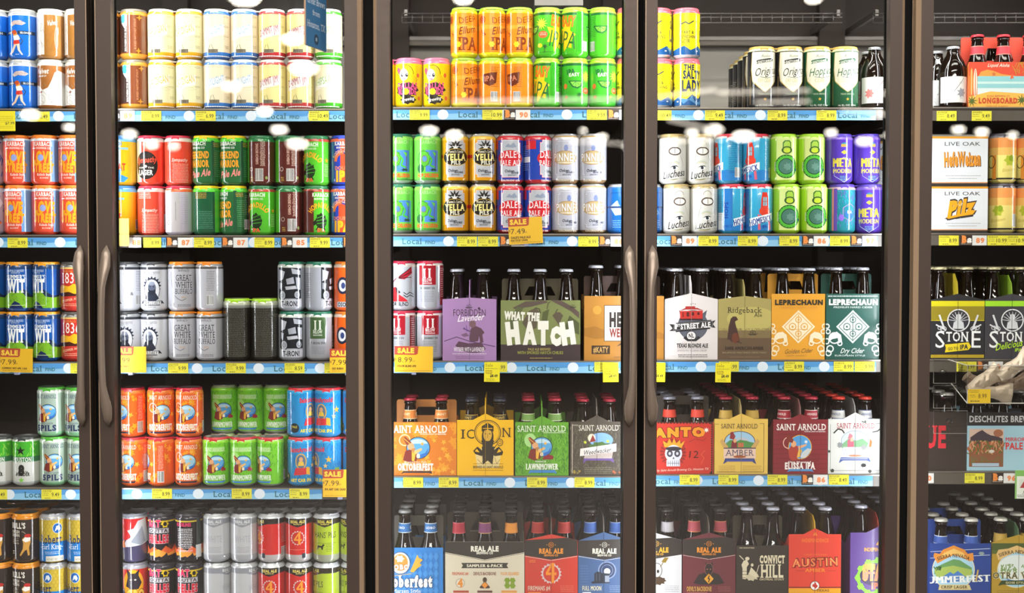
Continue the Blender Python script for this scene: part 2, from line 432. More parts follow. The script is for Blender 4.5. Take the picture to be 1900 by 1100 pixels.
can('stout', 'dark brown can with gold bands and sideways lettering', '#7b3f20', R(-40, 12, -9, 82, '#3c2a26') + P([(-24, 82), (-9, 82), (-9, 62), (-14, 56), (-22, 66)], '#e9eef0') + E(-18, 74, 6, 8, '#49b2d8') + T('SOUTHERN STAR BREWING CO', -10.5, 46, 3.6, 64, '#f2ede6', .02, rot=90) + T('BURIED HATCHET STOUT', 8, 46, 3.4, 56, '#c98c68', .02, rot=90)
    + STAR(14, 76, 6, '#e09a34', 4, .35) + STAR(12, 15, 6, '#e09a34', 4, .35) + L([(-9, 12), (-9, 82)], .8, '#e8dccb') + back('#e8c9a8'), [(.013, '#e3a13c'), (.104, '#7b3f20'), (.1155, '#e3a23a'), (.2, '#d9d4c8')], ring='#8a8378')
def oat(code, desc, txt, tcol, band, body, sp):
    art = P([(-22, 34), (20, 46), (20, 64), (-22, 52)], '#f2efea') + T(txt, -1, 46, 13, sp, tcol, .01, rot=15, sh=.1) + MT(-16, 40, 18, 1, 2, '#b9b3a0', 2, .6) + L([(-8, 26), (-11, 16)], .8, '#5f6a55') + L([(-5, 27), (-1, 16)], .8, '#5f6a55') + L([(6, 34), (22, 38)], .4, '#c8bfa0')
    art += BAR(-12, 11, 7, 18, '#4d473c', '#8e8675', 3) + MT(-14, 80, 12, 2, 2.4, '#cfc7a8', 5, .6)
    for i, yy in enumerate((78, 60, 42, 24)): art += RING(24, yy, 6, 1.4, .5, '#8d876f') if i < 3 else MT(20, yy, 30, 3, 2, '#8d876f', 3, .6)
    art += MT(-30, 4.5, 34, 1, 2, '#ffffff', 6, 1.6) + back('#9a9478')
    can(code, desc, body, art, [(.0165, band), (.106, body), (.115, band), (.2, '#e8e7e2')], ring='#f0efe9')
oat('cardigan', 'cream can with yellow bands and slanted yellow word', 'CARDIGAN', '#f0c23c', '#f2b52c', '#efeabf', 40)
oat('skylight', 'pale can with blue bands and slanted pale blue word', 'SKYLIGHT', '#9cc0e0', '#3f7fcf', '#efdfc2', 38)
oat('dammit', 'pale yellow can with red bands and slanted red words', 'DAMMIT JIM!', '#a8324a', '#c23a3c', '#efe09a', 40)
oat('whipsaw', 'cream can with green bands and slanted green word', 'WHIPSAW', '#94bb6a', '#48b52c', '#e9e0bd', 40)
can('blonde', 'yellow can with long-haired portrait and pink lettering', '#f5d214', P([(-17, 66), (-12, 76), (-2, 80), (8, 76), (12, 62), (22, 52), (16, 44), (-16, 46)], '#e8b91a') + RING(-2, 62, 15, 17, 1, '#2b2418', 20, 0, 180) + E(-6, 61, 8.5, 11, '#b9bcc6') + E(-9, 60, 2.6, 3, '#24222a') + E(0, 60, 2.6, 3, '#24222a') + E(-8.5, 61, .9, .9, '#fff') + E(.5, 61, .9, .9, '#fff') + L([(-7, 53), (-2, 53)], 1, '#c0304a')
    + P([(-22, 70), (-18, 76), (-12, 70), (-16, 60)], '#d8436c') + BLOB(0, 33, 24, '#2b2520', 9, .25, 4, .62) + T('DALLAS', 0, 36, 10, 40, '#ee4c88', .04, True) + T('BLONDE', 0, 25, 10, 36, '#ee4c88', .04, True) + E(-2, 30, 6, 6, '#f3d020') + BLOB(2, 15, 16, '#26211d', 8, .3, 7, .55) + T('Brewing', 2, 13, 6, 24, '#e9e6df', .02, sh=.3, rot=12) + E(22, 60, 3, 4, '#e8683a') + E(24, 18, 3, 4, '#e8683a') + back('#6a5a12'), [(.105, '#f5d214'), (.2, '#ef6a8c')], ring='#f0708f')
sunny = BLOB(-14, 24, 6, '#f6e02e', 6, .4, 3)
can('ellum', 'orange can with yellow rims and brown hand lettering', '#f58f22', P([(-46, 14), (46, 12), (46, 24), (10, 20), (-20, 26), (-46, 22)], '#f77f1d') + P([(-46, 50), (0, 54), (46, 48), (46, 58), (-46, 60)], '#f9a63a') + T('DEEP', 4, 64, 11, 33, '#8a3a12', .0, rot=4, wv=1.5) + T('Ellum', 3, 44, 13, 33, '#7a3210', .01, sh=.35, rot=10) + T('IPA', 4, 14, 22, 38, '#8a3a12', .03, True)
    + RING(-33, 70, 7, 7, 1.4, '#7a2f14') + E(-33, 70, 4.4, 5, '#a4431c') + L([(-36, 56), (-34, 46), (-26, 42)], 1, '#7a3210') + L([(-30, 47), (-25, 42), (-31, 39)], 1, '#7a3210') + sunny + MT(-26, 87, 26, 1, 2, '#6a5a12', 2, 1) + R(-62, 10, -48, 82, '#c9dc2e') + back('#7a3210') + P([(30, 62), (58, 66), (56, 46), (44, 40), (32, 46)], '#6d2f1c') + T('IPA', 44, 50, 9, 18, '#d98a6a', .02, rot=8), [(.0115, '#f1e520'), (.105, '#f58f22'), (.2, '#e8e01c')], ring='#a5d63c')
lime = P([(-6, 50), (22, 50), (20, 40), (12, 35), (2, 38)], '#1f6b34') + P([(-2, 48), (19, 48), (17, 41), (11, 38), (3, 41)], '#86dc4a') + L([(8, 48), (9, 38)], .8, '#1f6b34') + L([(8, 48), (16, 42)], .8, '#1f6b34') + L([(8, 48), (2, 42)], .8, '#1f6b34')
sun = E(0, 0, 5.5, 5.5, '#f6df35') + STAR(0, 0, 12, '#f2e24a', 12, .42)[0:1] + E(0, 0, 5.5, 5.5, '#f8e548')
palm = L([(0, 0), (1, 12)], 1, '#1d5a2e') + STAR(1, 12, 6, '#1d5a2e', 7, .35)
can('splash', 'lime green can with orange splash and dark green letters', '#52c62f', mv(sun, -15, 62) + BLOB(14, 42, 20, '#f3d21f', 7, .5, 5, 1.6) + T('EASY', 18, 58, 18, 30, '#f07a22', .06, rot=-6) + T('IPA', 16, 18, 30, 34, '#1c6a34', .0, rot=-10) + E(-12, 42, 9, 6.5, '#ef6a3c') + MT(-18, 44, -6, 2, 3, '#f7d0b8', 2, 1.2) + mv(palm, -9, 8) + E(-18, 22, 5, 4, '#f4cf2c') + L([(-24, 9), (8, 10)], .7, '#1d5a2e') + E(40, 66, 3, 5, '#1d6a5a')
    + R(36, 10, 50, 84, '#3aa828') + back('#1d5a2e') + mv(lime, 62, 8) + T('INDIA', -44, 68, 6, 18, '#1c6a34', .02, rot=5) + T('PALE ALE', -44, 60, 6, 24, '#1c6a34', .02, rot=8) + mv(lime, -42, 8), [(.1, '#52c62f'), (.106, '#1f6a32'), (.2, '#aede3a')], ring='#a6de3a')
can('limes', 'lime green can with lime wedge and small sun', '#48bf33', mv(sun, 22, 58) + mv(lime, -8, 0) + T('IPA', -8, 62, 9, 16, '#16603a', .03, rot=6) + T('EASY', -2, 58, 6, 20, '#f3f6e0', .03, rot=4) + E(22, 32, 8, 6, '#ef5f3c') + MT(17, 33, 27, 2, 2.5, '#f7d0b8', 4, 1) + mv(palm, 6, 12) + L([(-10, 9), (20, 10), (8, 13)], .8, '#1d5a2e') + STAR(-18, 20, 4, '#e8742c', 6, .5) + STAR(12, 20, 3, '#e8c42c', 6, .5) + E(-20, 40, 4, 5, '#ef7a3c') + back('#1d5a2e'), [(.1, '#48bf33'), (.106, '#1f6a32'), (.2, '#aede3a')], ring='#a6de3a')
can('salty', 'yellow can with tall navy letters over blue mountains', '#f9e41c', T('THE', -4, 71, 9, 20, '#1d2f55', .05, rot=-2) + T('SALTY', 4, 55, 14, 38, '#1d2f55', .05) + T('LADY', 3, 32, 19, 40, '#1d2f55', .05) + P([(-80, 6), (-80, 14), (-52, 22), (-40, 14), (-24, 22), (-10, 15), (2, 26), (16, 18), (30, 28), (46, 16), (60, 30), (80, 14), (80, 6)], '#1f5590') + P([(-24, 20), (-14, 8), (-4, 16), (2, 24), (10, 8), (20, 14), (30, 25), (38, 8)], '#5b93c2')
    + T('TART &', -46, 44, 5.5, 24, '#3a3a30', .02) + T('REFRESHING', -44, 36, 5.5, 34, '#3a3a30', .02) + T('GOSE', -50, 28, 5.5, 16, '#3a3a30', .02) + L([(-58, 62), (-50, 66), (-44, 62), (-34, 68)], 2, '#20304c') + BAR(-28, 12, -24, 14) + BAR(50, 10, 66, 40), [(.0105, '#c9cdd2*'), (.106, '#f9e41c'), (.2, '#f06a7c')], ring='#f06878')
def cider(code, desc, dark, script, sub):
    pts = [(-25, 104), (25, 104), (27, 72), (24, 52), (12, 40), (2, 32), (0, 31), (-2, 32), (-12, 40), (-24, 52), (-27, 72)]
    can(code, desc, dark, P([(x * 1.05, y - 1.2) for x, y in pts], '#c9a85a') + P(pts, '#eeebd6') + T('Austin', 1, 94, 5, 18, '#55584c', .0, sh=.3) + P([(-17, 82), (14, 86), (17, 90), (13, 93), (-14, 89), (-17, 87), (-14, 85)], dark if code == 'ciderh' else '#22262c') + T('EASTCIDERS', 0, 84.8, 3.8, 26, '#f3f1e4', .03, rot=7)
        + T(script, 3, 62, 14, 46, dark if code == 'ciderh' else '#262a30', .0, sh=.35, rot=8) + T(sub, 0, 48, 6.5, 26 if len(sub) > 6 else 19, '#c8b878', .0) + L([(-10, 58), (4, 56), (22, 60)], .8, '#3a4a40') + T('TEXAS BREWED', 0, 25, 3, 26, '#b9c8a8', .0) + STAR(0, 17, 3.4, '#d9a83a') + T('16 FL OZ CAN', 0, 4.5, 2.6, 34, '#e6e8e0', .02)
        + L([(-30, 8), (-30, 60)], .8, '#c9a85a') + L([(30, 8), (30, 60)], .8, '#c9a85a') + back('#cfd4c8'), [(.004, '#b5b5b5*'), (.136, dark), (.2, '#e8dfb0')], ring='#d9b35e', h=.1475)
cider('cidero', 'tall black can with cream shield and dark script', '#23262b', 'Original', 'DRY CIDER')
cider('ciderh', 'tall green can with cream shield and green script', '#1f5f3e', 'Hopped', 'CIDER')
# ---- second shelf
can('indigo', 'indigo and white patterned can at the edge', '#5b4da6', BLOB(8, 60, 20, '#dfe2ef', 6, .4, 3, 1.4) + BLOB(10, 24, 14, '#e2703a', 6, .4, 5) + GRASS(-30, 10, 40, 80, 30, '#2c4fb0', 3, 12, 2) + back('#fff'), [(.2, '#c9c4d8*')], ring='#f08a2c')
can('street', 'coral can with blue stripe and bubbly yellow letters', '#f0533a', R(18, 6, 40, 83, '#7ba6dc') + T('KARBACH', 3, 72, 7, 34, '#f6f0ea', .03, True) + T('BREWING CO', 4, 66, 3.4, 26, '#f6e4da', .03) + P([(-20, 67), (-14, 69), (-10, 67.5), (-14, 66)], '#f6f0ea') + T('LOVE', 1, 41, 20, 38, '#f5a623', .06, rot=-3) + T('STREET', 2, 24, 15, 42, '#f5a623', .06, rot=-2, ol=None) + E(-1, 50, 5.4, 6.2, '#8f9ed2') + T('Kolsch Style', 5, 17, 4, 26, '#f6e8e0', .02, True) + T('BLONDE', 5, 11.5, 2.6, 15, '#f6d8c8', .02) + back('#fbe3da'), [(.104, '#f0533a'), (.1105, '#dfe8f4'), (.2, '#e9743c')], ring='#f6882c')
can('wheat', 'yellow and pale blue can with block letters', '#f3bb1f', R(-60, 6, 8, 83, '#d9e6ef') + T('KARBACH', -6, 74, 6, 34, '#3f8fd0', .04, True) + T('WEISS', -12, 56, 10, 24, '#6fa9d8', .04) + T('VERSA', -10, 44, 10, 26, '#b9c3cc', .04) + T('WHEAT', -2, 28, 12, 38, '#d8482c', .05) + P([(-24, 22), (10, 30), (8, 20), (22, 14), (14, 6), (-24, 8)], '#3b93d6') + R(-24, 66, 22, 70, '#8ec2e4') + R(-20, 10, 4, 14, '#f3bb1f') + back('#7a5a10'), [(.104, '#f3bb1f'), (.112, '#6fb6e4'), (.2, '#bcd8ec')], ring='#3f8fdc')
can('lager', 'red and silver can with round black badge', '#ee4a33', R(-60, 6, -14, 83, '#cdbf9c*') + R(-17, 6, -12, 83, '#d8d8dc*') + E(-3, 37, 22, 26, '#2c2624', 30) + T('Sympathy', -3, 42, 10, 40, '#f0573f', .02, sh=.3, rot=4) + T('FOR    THE', -3, 31, 3, 30, '#e8e0d6', .0) + E(-3, 35, 2.4, 2.4, '#e8e0d6') + T('LAGER', -4, 19, 9, 28, '#f2eee6', .03) + back('#ffe2da'), [(.104, '#ee4a33'), (.11, '#f0e6e0'), (.2, '#dfe0e4*')], ring='#d8304c')
can('redback', 'plain red can showing its small print', '#ef4d37', T('Sympathy', 8, 44, 6, 30, '#fbe0d8', .01, sh=.3) + MT(-6, 39, 26, 13, 2.8, '#f9c7ba', 3, .8) + MT(-16, 78, 12, 4, 3, '#fbe0d8', 4, 1) + BAR(40, 12, 52, 40), [(.104, '#ef4d37'), (.111, '#f6ddd4'), (.2, '#e6e0e2*')], ring='#d8304c')
can('silverback', 'silver can showing a grey side panel', '#d6cfe0*', R(-9, 8, 8, 80, '#b8b4b6') + R(-26, 6, -9, 84, '#e7e2f2') + RING(-16, 24, 3.4, 4, .8, '#333') + L([(0, 28), (0, 62)], 1, '#8d898c') + MT(10, 74, 24, 14, 4, '#aaa6b4', 4, .8) + T('LAGER', -16, 44, 4, 22, '#e089a0', .02, rot=90) + back('#777'), [(.104, '#d6cfe0*'), (.111, '#ef6a3c'), (.2, '#dadada*')], ring='#d8304c')
can('warrior', 'dark green can with orange block words and pink script', '#2b6b3c', R(-44, 6, -24, 83, '#4fc13a') + R(24, 6, 30, 83, '#23583a') + T('KARBACH', -4, 74, 6.5, 36, '#f2efe6', .03, True) + T('BREWING CO', -2, 67.5, 3.4, 28, '#e6eadf', .03) + T('WEEKEND', -3, 50, 12, 46, '#f2a02a', .05, rot=1) + T('WARRIOR', -2, 34, 12, 44, '#f2a02a', .05, rot=1) + T('Pale Ale', 2, 16, 12, 40, '#ee8d86', .03, sh=.3, rot=8) + MT(28, 78, 44, 3, 3, '#e8a43c', 3, 1) + MT(30, 64, 48, 14, 3.6, '#6fae7c', 4, .7) + back('#9fd0a8'), [(.104, '#2b6b3c'), (.113, '#58d03a'), (.2, '#d8e6c4')], ring='#f4d018')
can('warriorb', 'dark green can showing its green small print', '#205c3c', R(22, 6, 44, 83, '#48b83a') + MT(-10, 44, 18, 10, 3.4, '#5fa08a', 5, .8) + MT(-18, 78, 6, 4, 3, '#e8a43c', 3, 1) + R(-44, 6, -26, 83, '#48b83a') + back('#9fd0a8'), [(.104, '#205c3c'), (.113, '#58d03a'), (.2, '#d8e6c4')], ring='#f4d018')
dillo = E(2, 26, 11, 13, '#1f2a1c') + BLOB(2, 28, 12, '#1f3a1c', 8, .3, 3, 1.2) + L([(-7, 32), (10, 38)], .8, '#4fae35') + L([(-8, 27), (12, 31)], .8, '#4fae35') + L([(-7, 22), (12, 24)], .8, '#4fae35') + L([(-4, 16), (-8, 10)], 2, '#1f2a1c') + L([(6, 16), (10, 10)], 2, '#1f2a1c') + P([(-8, 30), (-14, 24), (-12, 18), (-6, 22)], '#1f2a1c')
can('dillo', 'green and maroon can with arched letters and black animal', '#55ba2e', R(-64, 6, -12, 83, '#5e2a24') + T('KARBACH', 2, 72, 6.5, 34, '#eef0e4', .03, True) + T('BREWING CO', 2, 66, 3.2, 26, '#dfe8d2', .03) + T('HOPADILLO', 2, 52, 9, 44, '#f0a528', .04, arc=20) + dillo + T('IPA', 2, 6.8, 6, 16, '#e8483a', .05, True) + STAR(36, 46, 5, '#e8a428', 5) + MT(30, 38, 40, 8, 3, '#d8e8b0', 3, .8) + back('#d8c8b0'), [(.104, '#55ba2e'), (.1105, '#b8483c'), (.2, '#3b7d50')], ring='#2f7a4c')
can('maroon', 'maroon can with bar code and green edge', '#5c2823', R(-46, 6, -20, 83, '#4fae2c') + BAR(-4, 8, 11, 31, '#2a2422', '#e6e2de', 5) + T('KARBACH BREWING', 2, 58, 5, 38, '#d8b0a0', .02, rot=90) + MT(5, 80, 15, 22, 2.1, '#e6c8b8', 5, .8) + RING(-13, 30, 3.5, 4, .8, '#cfc0b0') + MT(-16, 14, -8, 3, 3, '#d8b848', 5, 1) + E(17, 14, 2.6, 3, '#8a9a5a') + back('#caa'), [(.104, '#5c2823'), (.113, '#2f7d45'), (.2, '#3b7d50')], ring='#2f7a4c')
can('rodeo', 'half blue, half orange can with yellow initials', '#2c46b4', R(-2, 6, 44, 83, '#f4502c') + T('KARBACH', 4, 74, 6.5, 36, '#f6f0ea', .04, True) + T('BREWING CO', 4, 68, 3.2, 28, '#f0e4da', .03) + RING(4, 44, 19, 20, 6, '#f4744a', 20, 90, 180) + RING(4, 44, 19, 20, 6, '#2c3a8c', 20, 0, 90) + T('RODEO CLOWN', 4, 61, 6, 44, '#f6b8a0', .03, arc=20) + T('DOUBLE', 4, 29, 6, 34, '#f08a6a', .04) + T('IPA', 6, 8, 18, 34, '#f7b52a', .07) + back('#cde'), [(.104, '#2c46b4'), (.111, '#f4704c'), (.2, '#3448a8')], ring='#3450c8')
can('hopart', 'light green can with drawn hop creature on blue', '#6fcb4e', T('KARBACH', 2, 74, 6, 34, '#a9dd8a', .03, True) + R(-4, 22, 21, 62, '#4f86d8') + BLOB(-8, 46, 14, '#5cb83a', 8, .25, 3, 1.25) + RING(-8, 46, 12, 15, .8, '#1d4a2a') + E(-6, 46, 5, 6, '#4f86d8') + RING(-6, 46, 5, 6, .7, '#a03028') + E(-14, 28, 7, 8, '#1f6a34') + L([(2, 52), (8, 44), (4, 34), (14, 30)], 3, '#4db838') + L([(14, 24), (15, 58)], 1, '#7a3048') + P([(8, 60), (16, 56), (14, 50)], '#6ad03a') + BLOB(11, 26, 8, '#24482c', 6, .5, 5, .4)
    + T('HOP DELUSION', 1, 12, 6.5, 42, '#f0582c', .05) + MT(-16, 9, 18, 1, 2, '#2f7a3a', 3, 1) + P([(-50, 7), (50, 7), (50, 9)], '#2f5a30') + back('#2a5a30'), [(.008, '#9fb0a0*'), (.104, '#6fcb4e'), (.113, '#8edc5c'), (.2, '#a8c8a0*')], ring='#1f6f52')
def inset(w, y0, y1, c1, c2, c3):
    def fr(g): return [(-w + g, y0 + 5 + g), (-w + 4 + g, y0 + 5 + g), (-w + 4 + g, y0 + g), (w - 4 - g, y0 + g), (w - 4 - g, y0 + 5 + g), (w - g, y0 + 5 + g), (w - g, y1 - 5 - g), (w - 4 - g, y1 - 5 - g), (w - 4 - g, y1 - g), (-w + 4 + g, y1 - g), (-w + 4 + g, y1 - 5 - g), (-w + g, y1 - 5 - g)]
    return P(fr(0), c1) + P(fr(1), c2) + P(fr(1.8), c3)
oskar = T('Oskar', -2, 21, 5, 18, '#2c3442', .03, sh=.15) + T('Blues', 10, 18.5, 5, 16, '#2c3442', .03, sh=.15) + T('BREWERY', 4, 14.5, 2.4, 16, '#3a4250', .02)
can('yella', 'gold can with black oval and silver panel', '#e0a012', inset(21, 11, 82, '#c8641c', '#f0d8b0', '#c3c4cc*') + STAR(0, 68, 15, '#2b2724', 10, .45) + STAR(0, 66, 8, '#d8d8dc', 6, .4) + E(0, 49, 26, 16, '#d9b030', 30) + E(0, 49, 25.2, 15.2, '#28221e', 30) + T("Mama's Little", 0, 57, 5, 30, '#ece4c8', .01, True) + T('YELLA', 0, 43.5, 11, 42, '#f0e08a', .04, True) + T('PILS', 0, 35.5, 6.5, 18, '#f2ecd8', .03, True) + mv(oskar, -4, 1) + R(-60, 48, -27, 54, '#c0282c') + R(27, 48, 60, 54, '#c0282c') + back('#5a4010'), [(.008, '#4a3a20'), (.104, '#e0a012'), (.113, '#e8b83c'), (.2, '#c9c3b4*')])
can('dales', 'blue can with silver panel and red oval', '#2446b0', inset(21, 11, 82, '#b8242c', '#e8e8ee', '#c6c8d2*') + P([(-10, 68), (-4, 74), (0, 71), (6, 76), (12, 68), (4, 66)], '#8a94a8') + E(0, 47, 26, 15, '#c8242e', 30) + T("DALE'S", 0, 48, 12, 42, '#efe8ea', .01, True) + T('PALE ALE', 0, 34, 9, 44, '#efe8ea', .01, True) + oskar + R(-50, 64, -28, 80, '#d22a34') + R(-64, 40, -40, 50, '#e8e8f0') + T('COLORADO USA', 0, 4.6, 3, 36, '#f0dede', .03) + back('#cdd8f4'), [(.0095, '#c42a34'), (.104, '#2446b0'), (.114, '#cc3540'), (.2, '#c9c6cc*')])
can('pinner', 'silver white can with brown oval', '#cfcfd8*', inset(21, 11, 80, '#9a9cab', '#e8e8f0', '#c6c6d4*') + E(2, 66, 4, 6, '#7a86b4') + E(0, 48, 24, 13, '#a07638', 30) + E(0, 48, 23, 12, '#c3a878', 30) + T('PINNER', 0, 42, 14, 46, '#f1f1f4', .02, ol='#8a6a3a', ow=.03) + T('THROWBACK IPA', 0, 37.5, 2.6, 30, '#f6f0e6', .02) + mv(oskar, 0, 1) + T('COLORADO USA', 0, 4.6, 3, 36, '#e8dcc8', .03) + R(-60, 30, -32, 60, '#b8b8c4') + back('#777'), [(.0095, '#8a6a45'), (.104, '#cfcfd8*'), (.111, '#d8d6dc*'), (.114, '#c8a05c'), (.2, '#c9c6cc*')])
can('azure', 'deep blue can beside the door frame', '#1c6fc4', P([(-20, 50), (-4, 62), (8, 36), (-8, 34)], '#c8d8ea') + P([(-4, 60), (10, 40), (14, 34), (0, 48)], '#8fb8e0') + L([(-18, 20), (-18, 76), (18, 76), (18, 20)], .8, '#0f3a7a') + MT(-14, 24, 14, 4, 4, '#a8cbe8', 3, 1) + R(-40, 48, 40, 51, '#103a78') + back('#cde'), [(.112, '#1c6fc4'), (.2, '#c8ccd2*')])
eye = (E(0, 24, 7, 3.4, '#f4f2ee') + P([(-8, 24), (-2, 28), (5, 28.5), (9, 26), (4, 27), (-2, 26)], '#26282c') + E(1, 24.3, 2.8, 3, '#2a3340') + RING(0, 27, 10, 8, .7, '#c9b04a', 14, 30, 150) + RING(0, 27, 12.5, 10, .7, '#86b08c', 14, 30, 150))
can('script', 'white can with drawn eye and black script', '#dcdad4', RING(2, 60, 12.5, 8, 2.6, '#5a4c40') + E(2, 60, 9, 5.4, '#f5f3ee') + L([(2, 55), (2, 66)], .9, '#5a4c40') + P([(-6, 68), (-5, 77), (0, 80), (6, 78), (9, 70), (6, 67)], '#e7e3da') + RING(1, 72, 8, 8, .8, '#6a5a4c', 14, 0, 180) + L([(-10, 56), (-16, 30)], .5, '#77716a') + L([(12, 54), (20, 34)], .5, '#77716a') + mv(eye, 0, 5) + T('Luchesa', 1, 12, 13, 45, '#2b2a2c', .01, sh=.35, rot=9) + T('LAGER', 18, 9, 2.4, 14, '#8a8680', .0) + L([(-14, 7.5), (-4, 6.6), (8, 9)], .9, '#b39a3a') + L([(-14, 9.5), (-4, 8), (6, 9)], .7, '#5a7a6a') + back('#777', 46, '#fff'), [(.108, '#dcdad4'), (.2, '#b9aa88*')], ring='#b8a06a')
can('phone', 'cyan can with red telephone box and blue word', '#3aa5cf', P([(-60, 6), (60, 6), (60, 20), (30, 26), (0, 16), (-60, 24)], '#2f7fc6') + P([(-2, 46), (-1, 66), (1, 77), (10, 77), (13, 66), (14, 46)], '#dc3a2c') + R(2, 52, 10, 68, '#8fb8c8') + L([(6, 52), (6, 68)], .8, '#c03428') + L([(2, 60), (10, 60)], .8, '#c03428') + E(6, 42, 11, 9, '#e04432') + P([(-8, 36), (-4, 36), (-2, 8), (-7, 7)], '#d8627a') + P([(12, 36), (16, 36), (20, 8), (15, 7)], '#d8627a')
    + P([(-24, 14), (24, 26), (24, 40), (-24, 28)], '#eef2f6') + T('HOMESICK', 0, 20, 11, 45, '#1f3f94', .05, rot=13) + T('IPA', 6, 11, 5, 9, '#1f3f94', .03, rot=8) + R(-58, 8, -44, 40, '#e4eaf0') + R(-44, 6, -26, 84, '#2c78c4') + T('HOPS', -34, 44, 7, 30, '#1f3f94', .03, rot=90) + T('MALTS', -34, 12, 5, 14, '#1f4fa4', .04) + MT(34, 78, 50, 18, 3.4, '#1f5fa4', 3, 1) + back('#1f4f94'), [(.108, '#3aa5cf'), (.2, '#cfd8dc')], ring='#d63347')
def gear(cx, cy, r):
    a = E(cx, cy, r, r, '#2f6a2c', 30)
    a += STAR(cx, cy, r * 1.0, '#57b83a', 22, .86) + RING(cx, cy, r * .98, r * .98, 1.0, '#1f4a2a', 30) + RING(cx, cy, r * .68, r * .68, 1.4, '#153c2c', 26) + E(cx, cy, r * .62, r * .62, '#4c7a6c', 24)
    return a
can('gear', 'lime can with dark round porthole emblem', '#a3d728', R(-19, 7, 22, 84, '#d5e38e') + mv(BLOB(0, 0, 5, '#3a4a40', 6, .4, 3), -1, 30) + P([(-7, 58), (-7, 76), (-3, 80), (6, 80), (9, 76), (9, 58)], '#3f7a2c') + P([(-5, 60), (-5, 74), (-2, 78), (5, 78), (7, 74), (7, 60)], '#a9cf4c') + RING(1, 62, 10, 7, 2, '#2c4a24') + E(1, 61, 6.5, 4, '#c8dc3a') + gear(0, 32, 22) + BLOB(2, 32, 8, '#6a9488', 7, .4, 5) + T('BREWING', -20, 32, 3, 16, '#e8f0c8', .02, rot=90) + STAR(20, 26, 4, '#1f4a6a', 6, .5) + back('#35522a'), [(.108, '#a3d728'), (.2, '#d7ec8a')], ring='#a8dc34')
def hexo(cx, cy, r, c, w=.9): return L([(cx + r * math.cos(math.radians(30 + 60 * i)), cy + r * 1.1 * math.sin(math.radians(30 + 60 * i))) for i in range(7)], w, c)
can('meta', 'violet can with yellow letters in a hexagon', '#5b3db8', hexo(2, 26, 21, '#b7c4d8') + E(2, 72, 6, 4, '#3a8a9a') + R(-4, 68, 8, 73, '#c8a04c') + P([(-4, 58), (2, 62), (8, 58), (2, 54)], '#d8c84a') + T('META', 1, 31, 16, 38, '#e3d04e', .08) + T('MODERN', 1, 19.5, 8, 38, '#d9c86a', .05) + MT(-6, 13, 10, 3, 3, '#6fc8c8', 3, 1) + R(34, 6, 50, 84, '#2f7fa0') + back('#b9c4e4'), [(.105, '#5b3db8'), (.111, '#8a6ad8'), (.2, '#7a6ab0')], ring='#5a41b8')
can('teal', 'teal can with violet edge and swirl drawings', '#2590a0', R(-60, 6, -12, 84, '#6f52c0') + R(-22, 6, -19, 84, '#d87a6a') + R(-60, 6, -24, 84, '#1f8a62') + GRASS(-12, 8, 34, 80, 60, '#7a64c8', 5, 7, .9) + GRASS(-12, 8, 34, 80, 50, '#3fc0c8', 8, 5, .8) + hexo(12, 40, 15, '#c88ac8') + P([(0, 36), (12, 48), (24, 36), (12, 26)], '#3a78c0') + T('IPA', 12, 38, 5, 10, '#d8c8f0', .04) + E(-4, 30, 5, 6, '#8a6ad8') + back('#b9c4e4'), [(.105, '#2590a0'), (.111, '#d8b0c0'), (.2, '#7a6ab0')], ring='#5a41b8')
can('bloom', 'pale yellow can with orange top and leaf drawing', '#f3e184', R(-60, 66, 60, 84, '#f6a05a') + R(-60, 52, 60, 66, '#f5c06a') + BLOB(2, 42, 11, '#b9c23c', 6, .4, 4) + E(6, 46, 5, 6, '#8fa52c') + T('Blossom', 2, 22, 6, 26, '#c3a84a', .0, sh=.3, rot=8) + P([(-60, 7), (60, 7), (60, 10), (-60, 10)], '#2c2824') + R(-30, 8, -22, 52, '#e8953a') + RING(-32, 40, 9, 12, 1.4, '#3a3024') + BAR(30, 12, 42, 36, '#555', '#d8dcec') + R(32, 36, 40, 70, '#d8784a') + back('#7a6a24'), [(.108, '#f3e184'), (.2, '#8c8a90*')], ring='#4a4650')
# ---- third shelf
hills = P([(-80, 7), (-80, 26), (-50, 28), (-30, 26), (-18, 32), (-8, 38), (0, 34), (8, 40), (18, 28), (34, 26), (60, 32), (80, 26), (80, 7)], '#78ae2c')
can('wit', 'blue can with green hills and tall white letters', '#1a55a4', R(-60, 6, -18, 84, '#1c3f78') + P([(-80, 26), (-50, 34), (-20, 38), (-8, 42), (4, 36), (14, 42), (30, 30), (80, 34), (80, 26)], '#1f2c4a') + hills + GRASS(-22, 16, 26, 36, 26, '#3f7a2c', 4, 5, .8) + P([(-14, 6), (-8, 14), (-2, 20), (6, 16), (14, 6)], '#1d2c58') + T('BUFFALO BAYOU', 0, 74, 4, 30, '#dbe6f2', .01, True) + T('BREWING CO', 0, 71, 2, 16, '#dbe6f2', .01) + T("SUMMER'S", 0, 60, 8.5, 34, '#f0f3f6', .03, True) + T('WIT', 0, 37, 22, 33, '#f4f5f7', .05, True) + L([(-17, 12), (17, 12)], .8, '#c8d8a0') + L([(-19, 80), (-19, 12)], .5, '#c8d4e4') + L([(19, 80), (19, 12)], .5, '#c8d4e4') + back('#9fc0e4'), [(.102, '#1a55a4'), (.112, '#27436e'), (.2, '#b8bac0*')], ring='#f2a024')
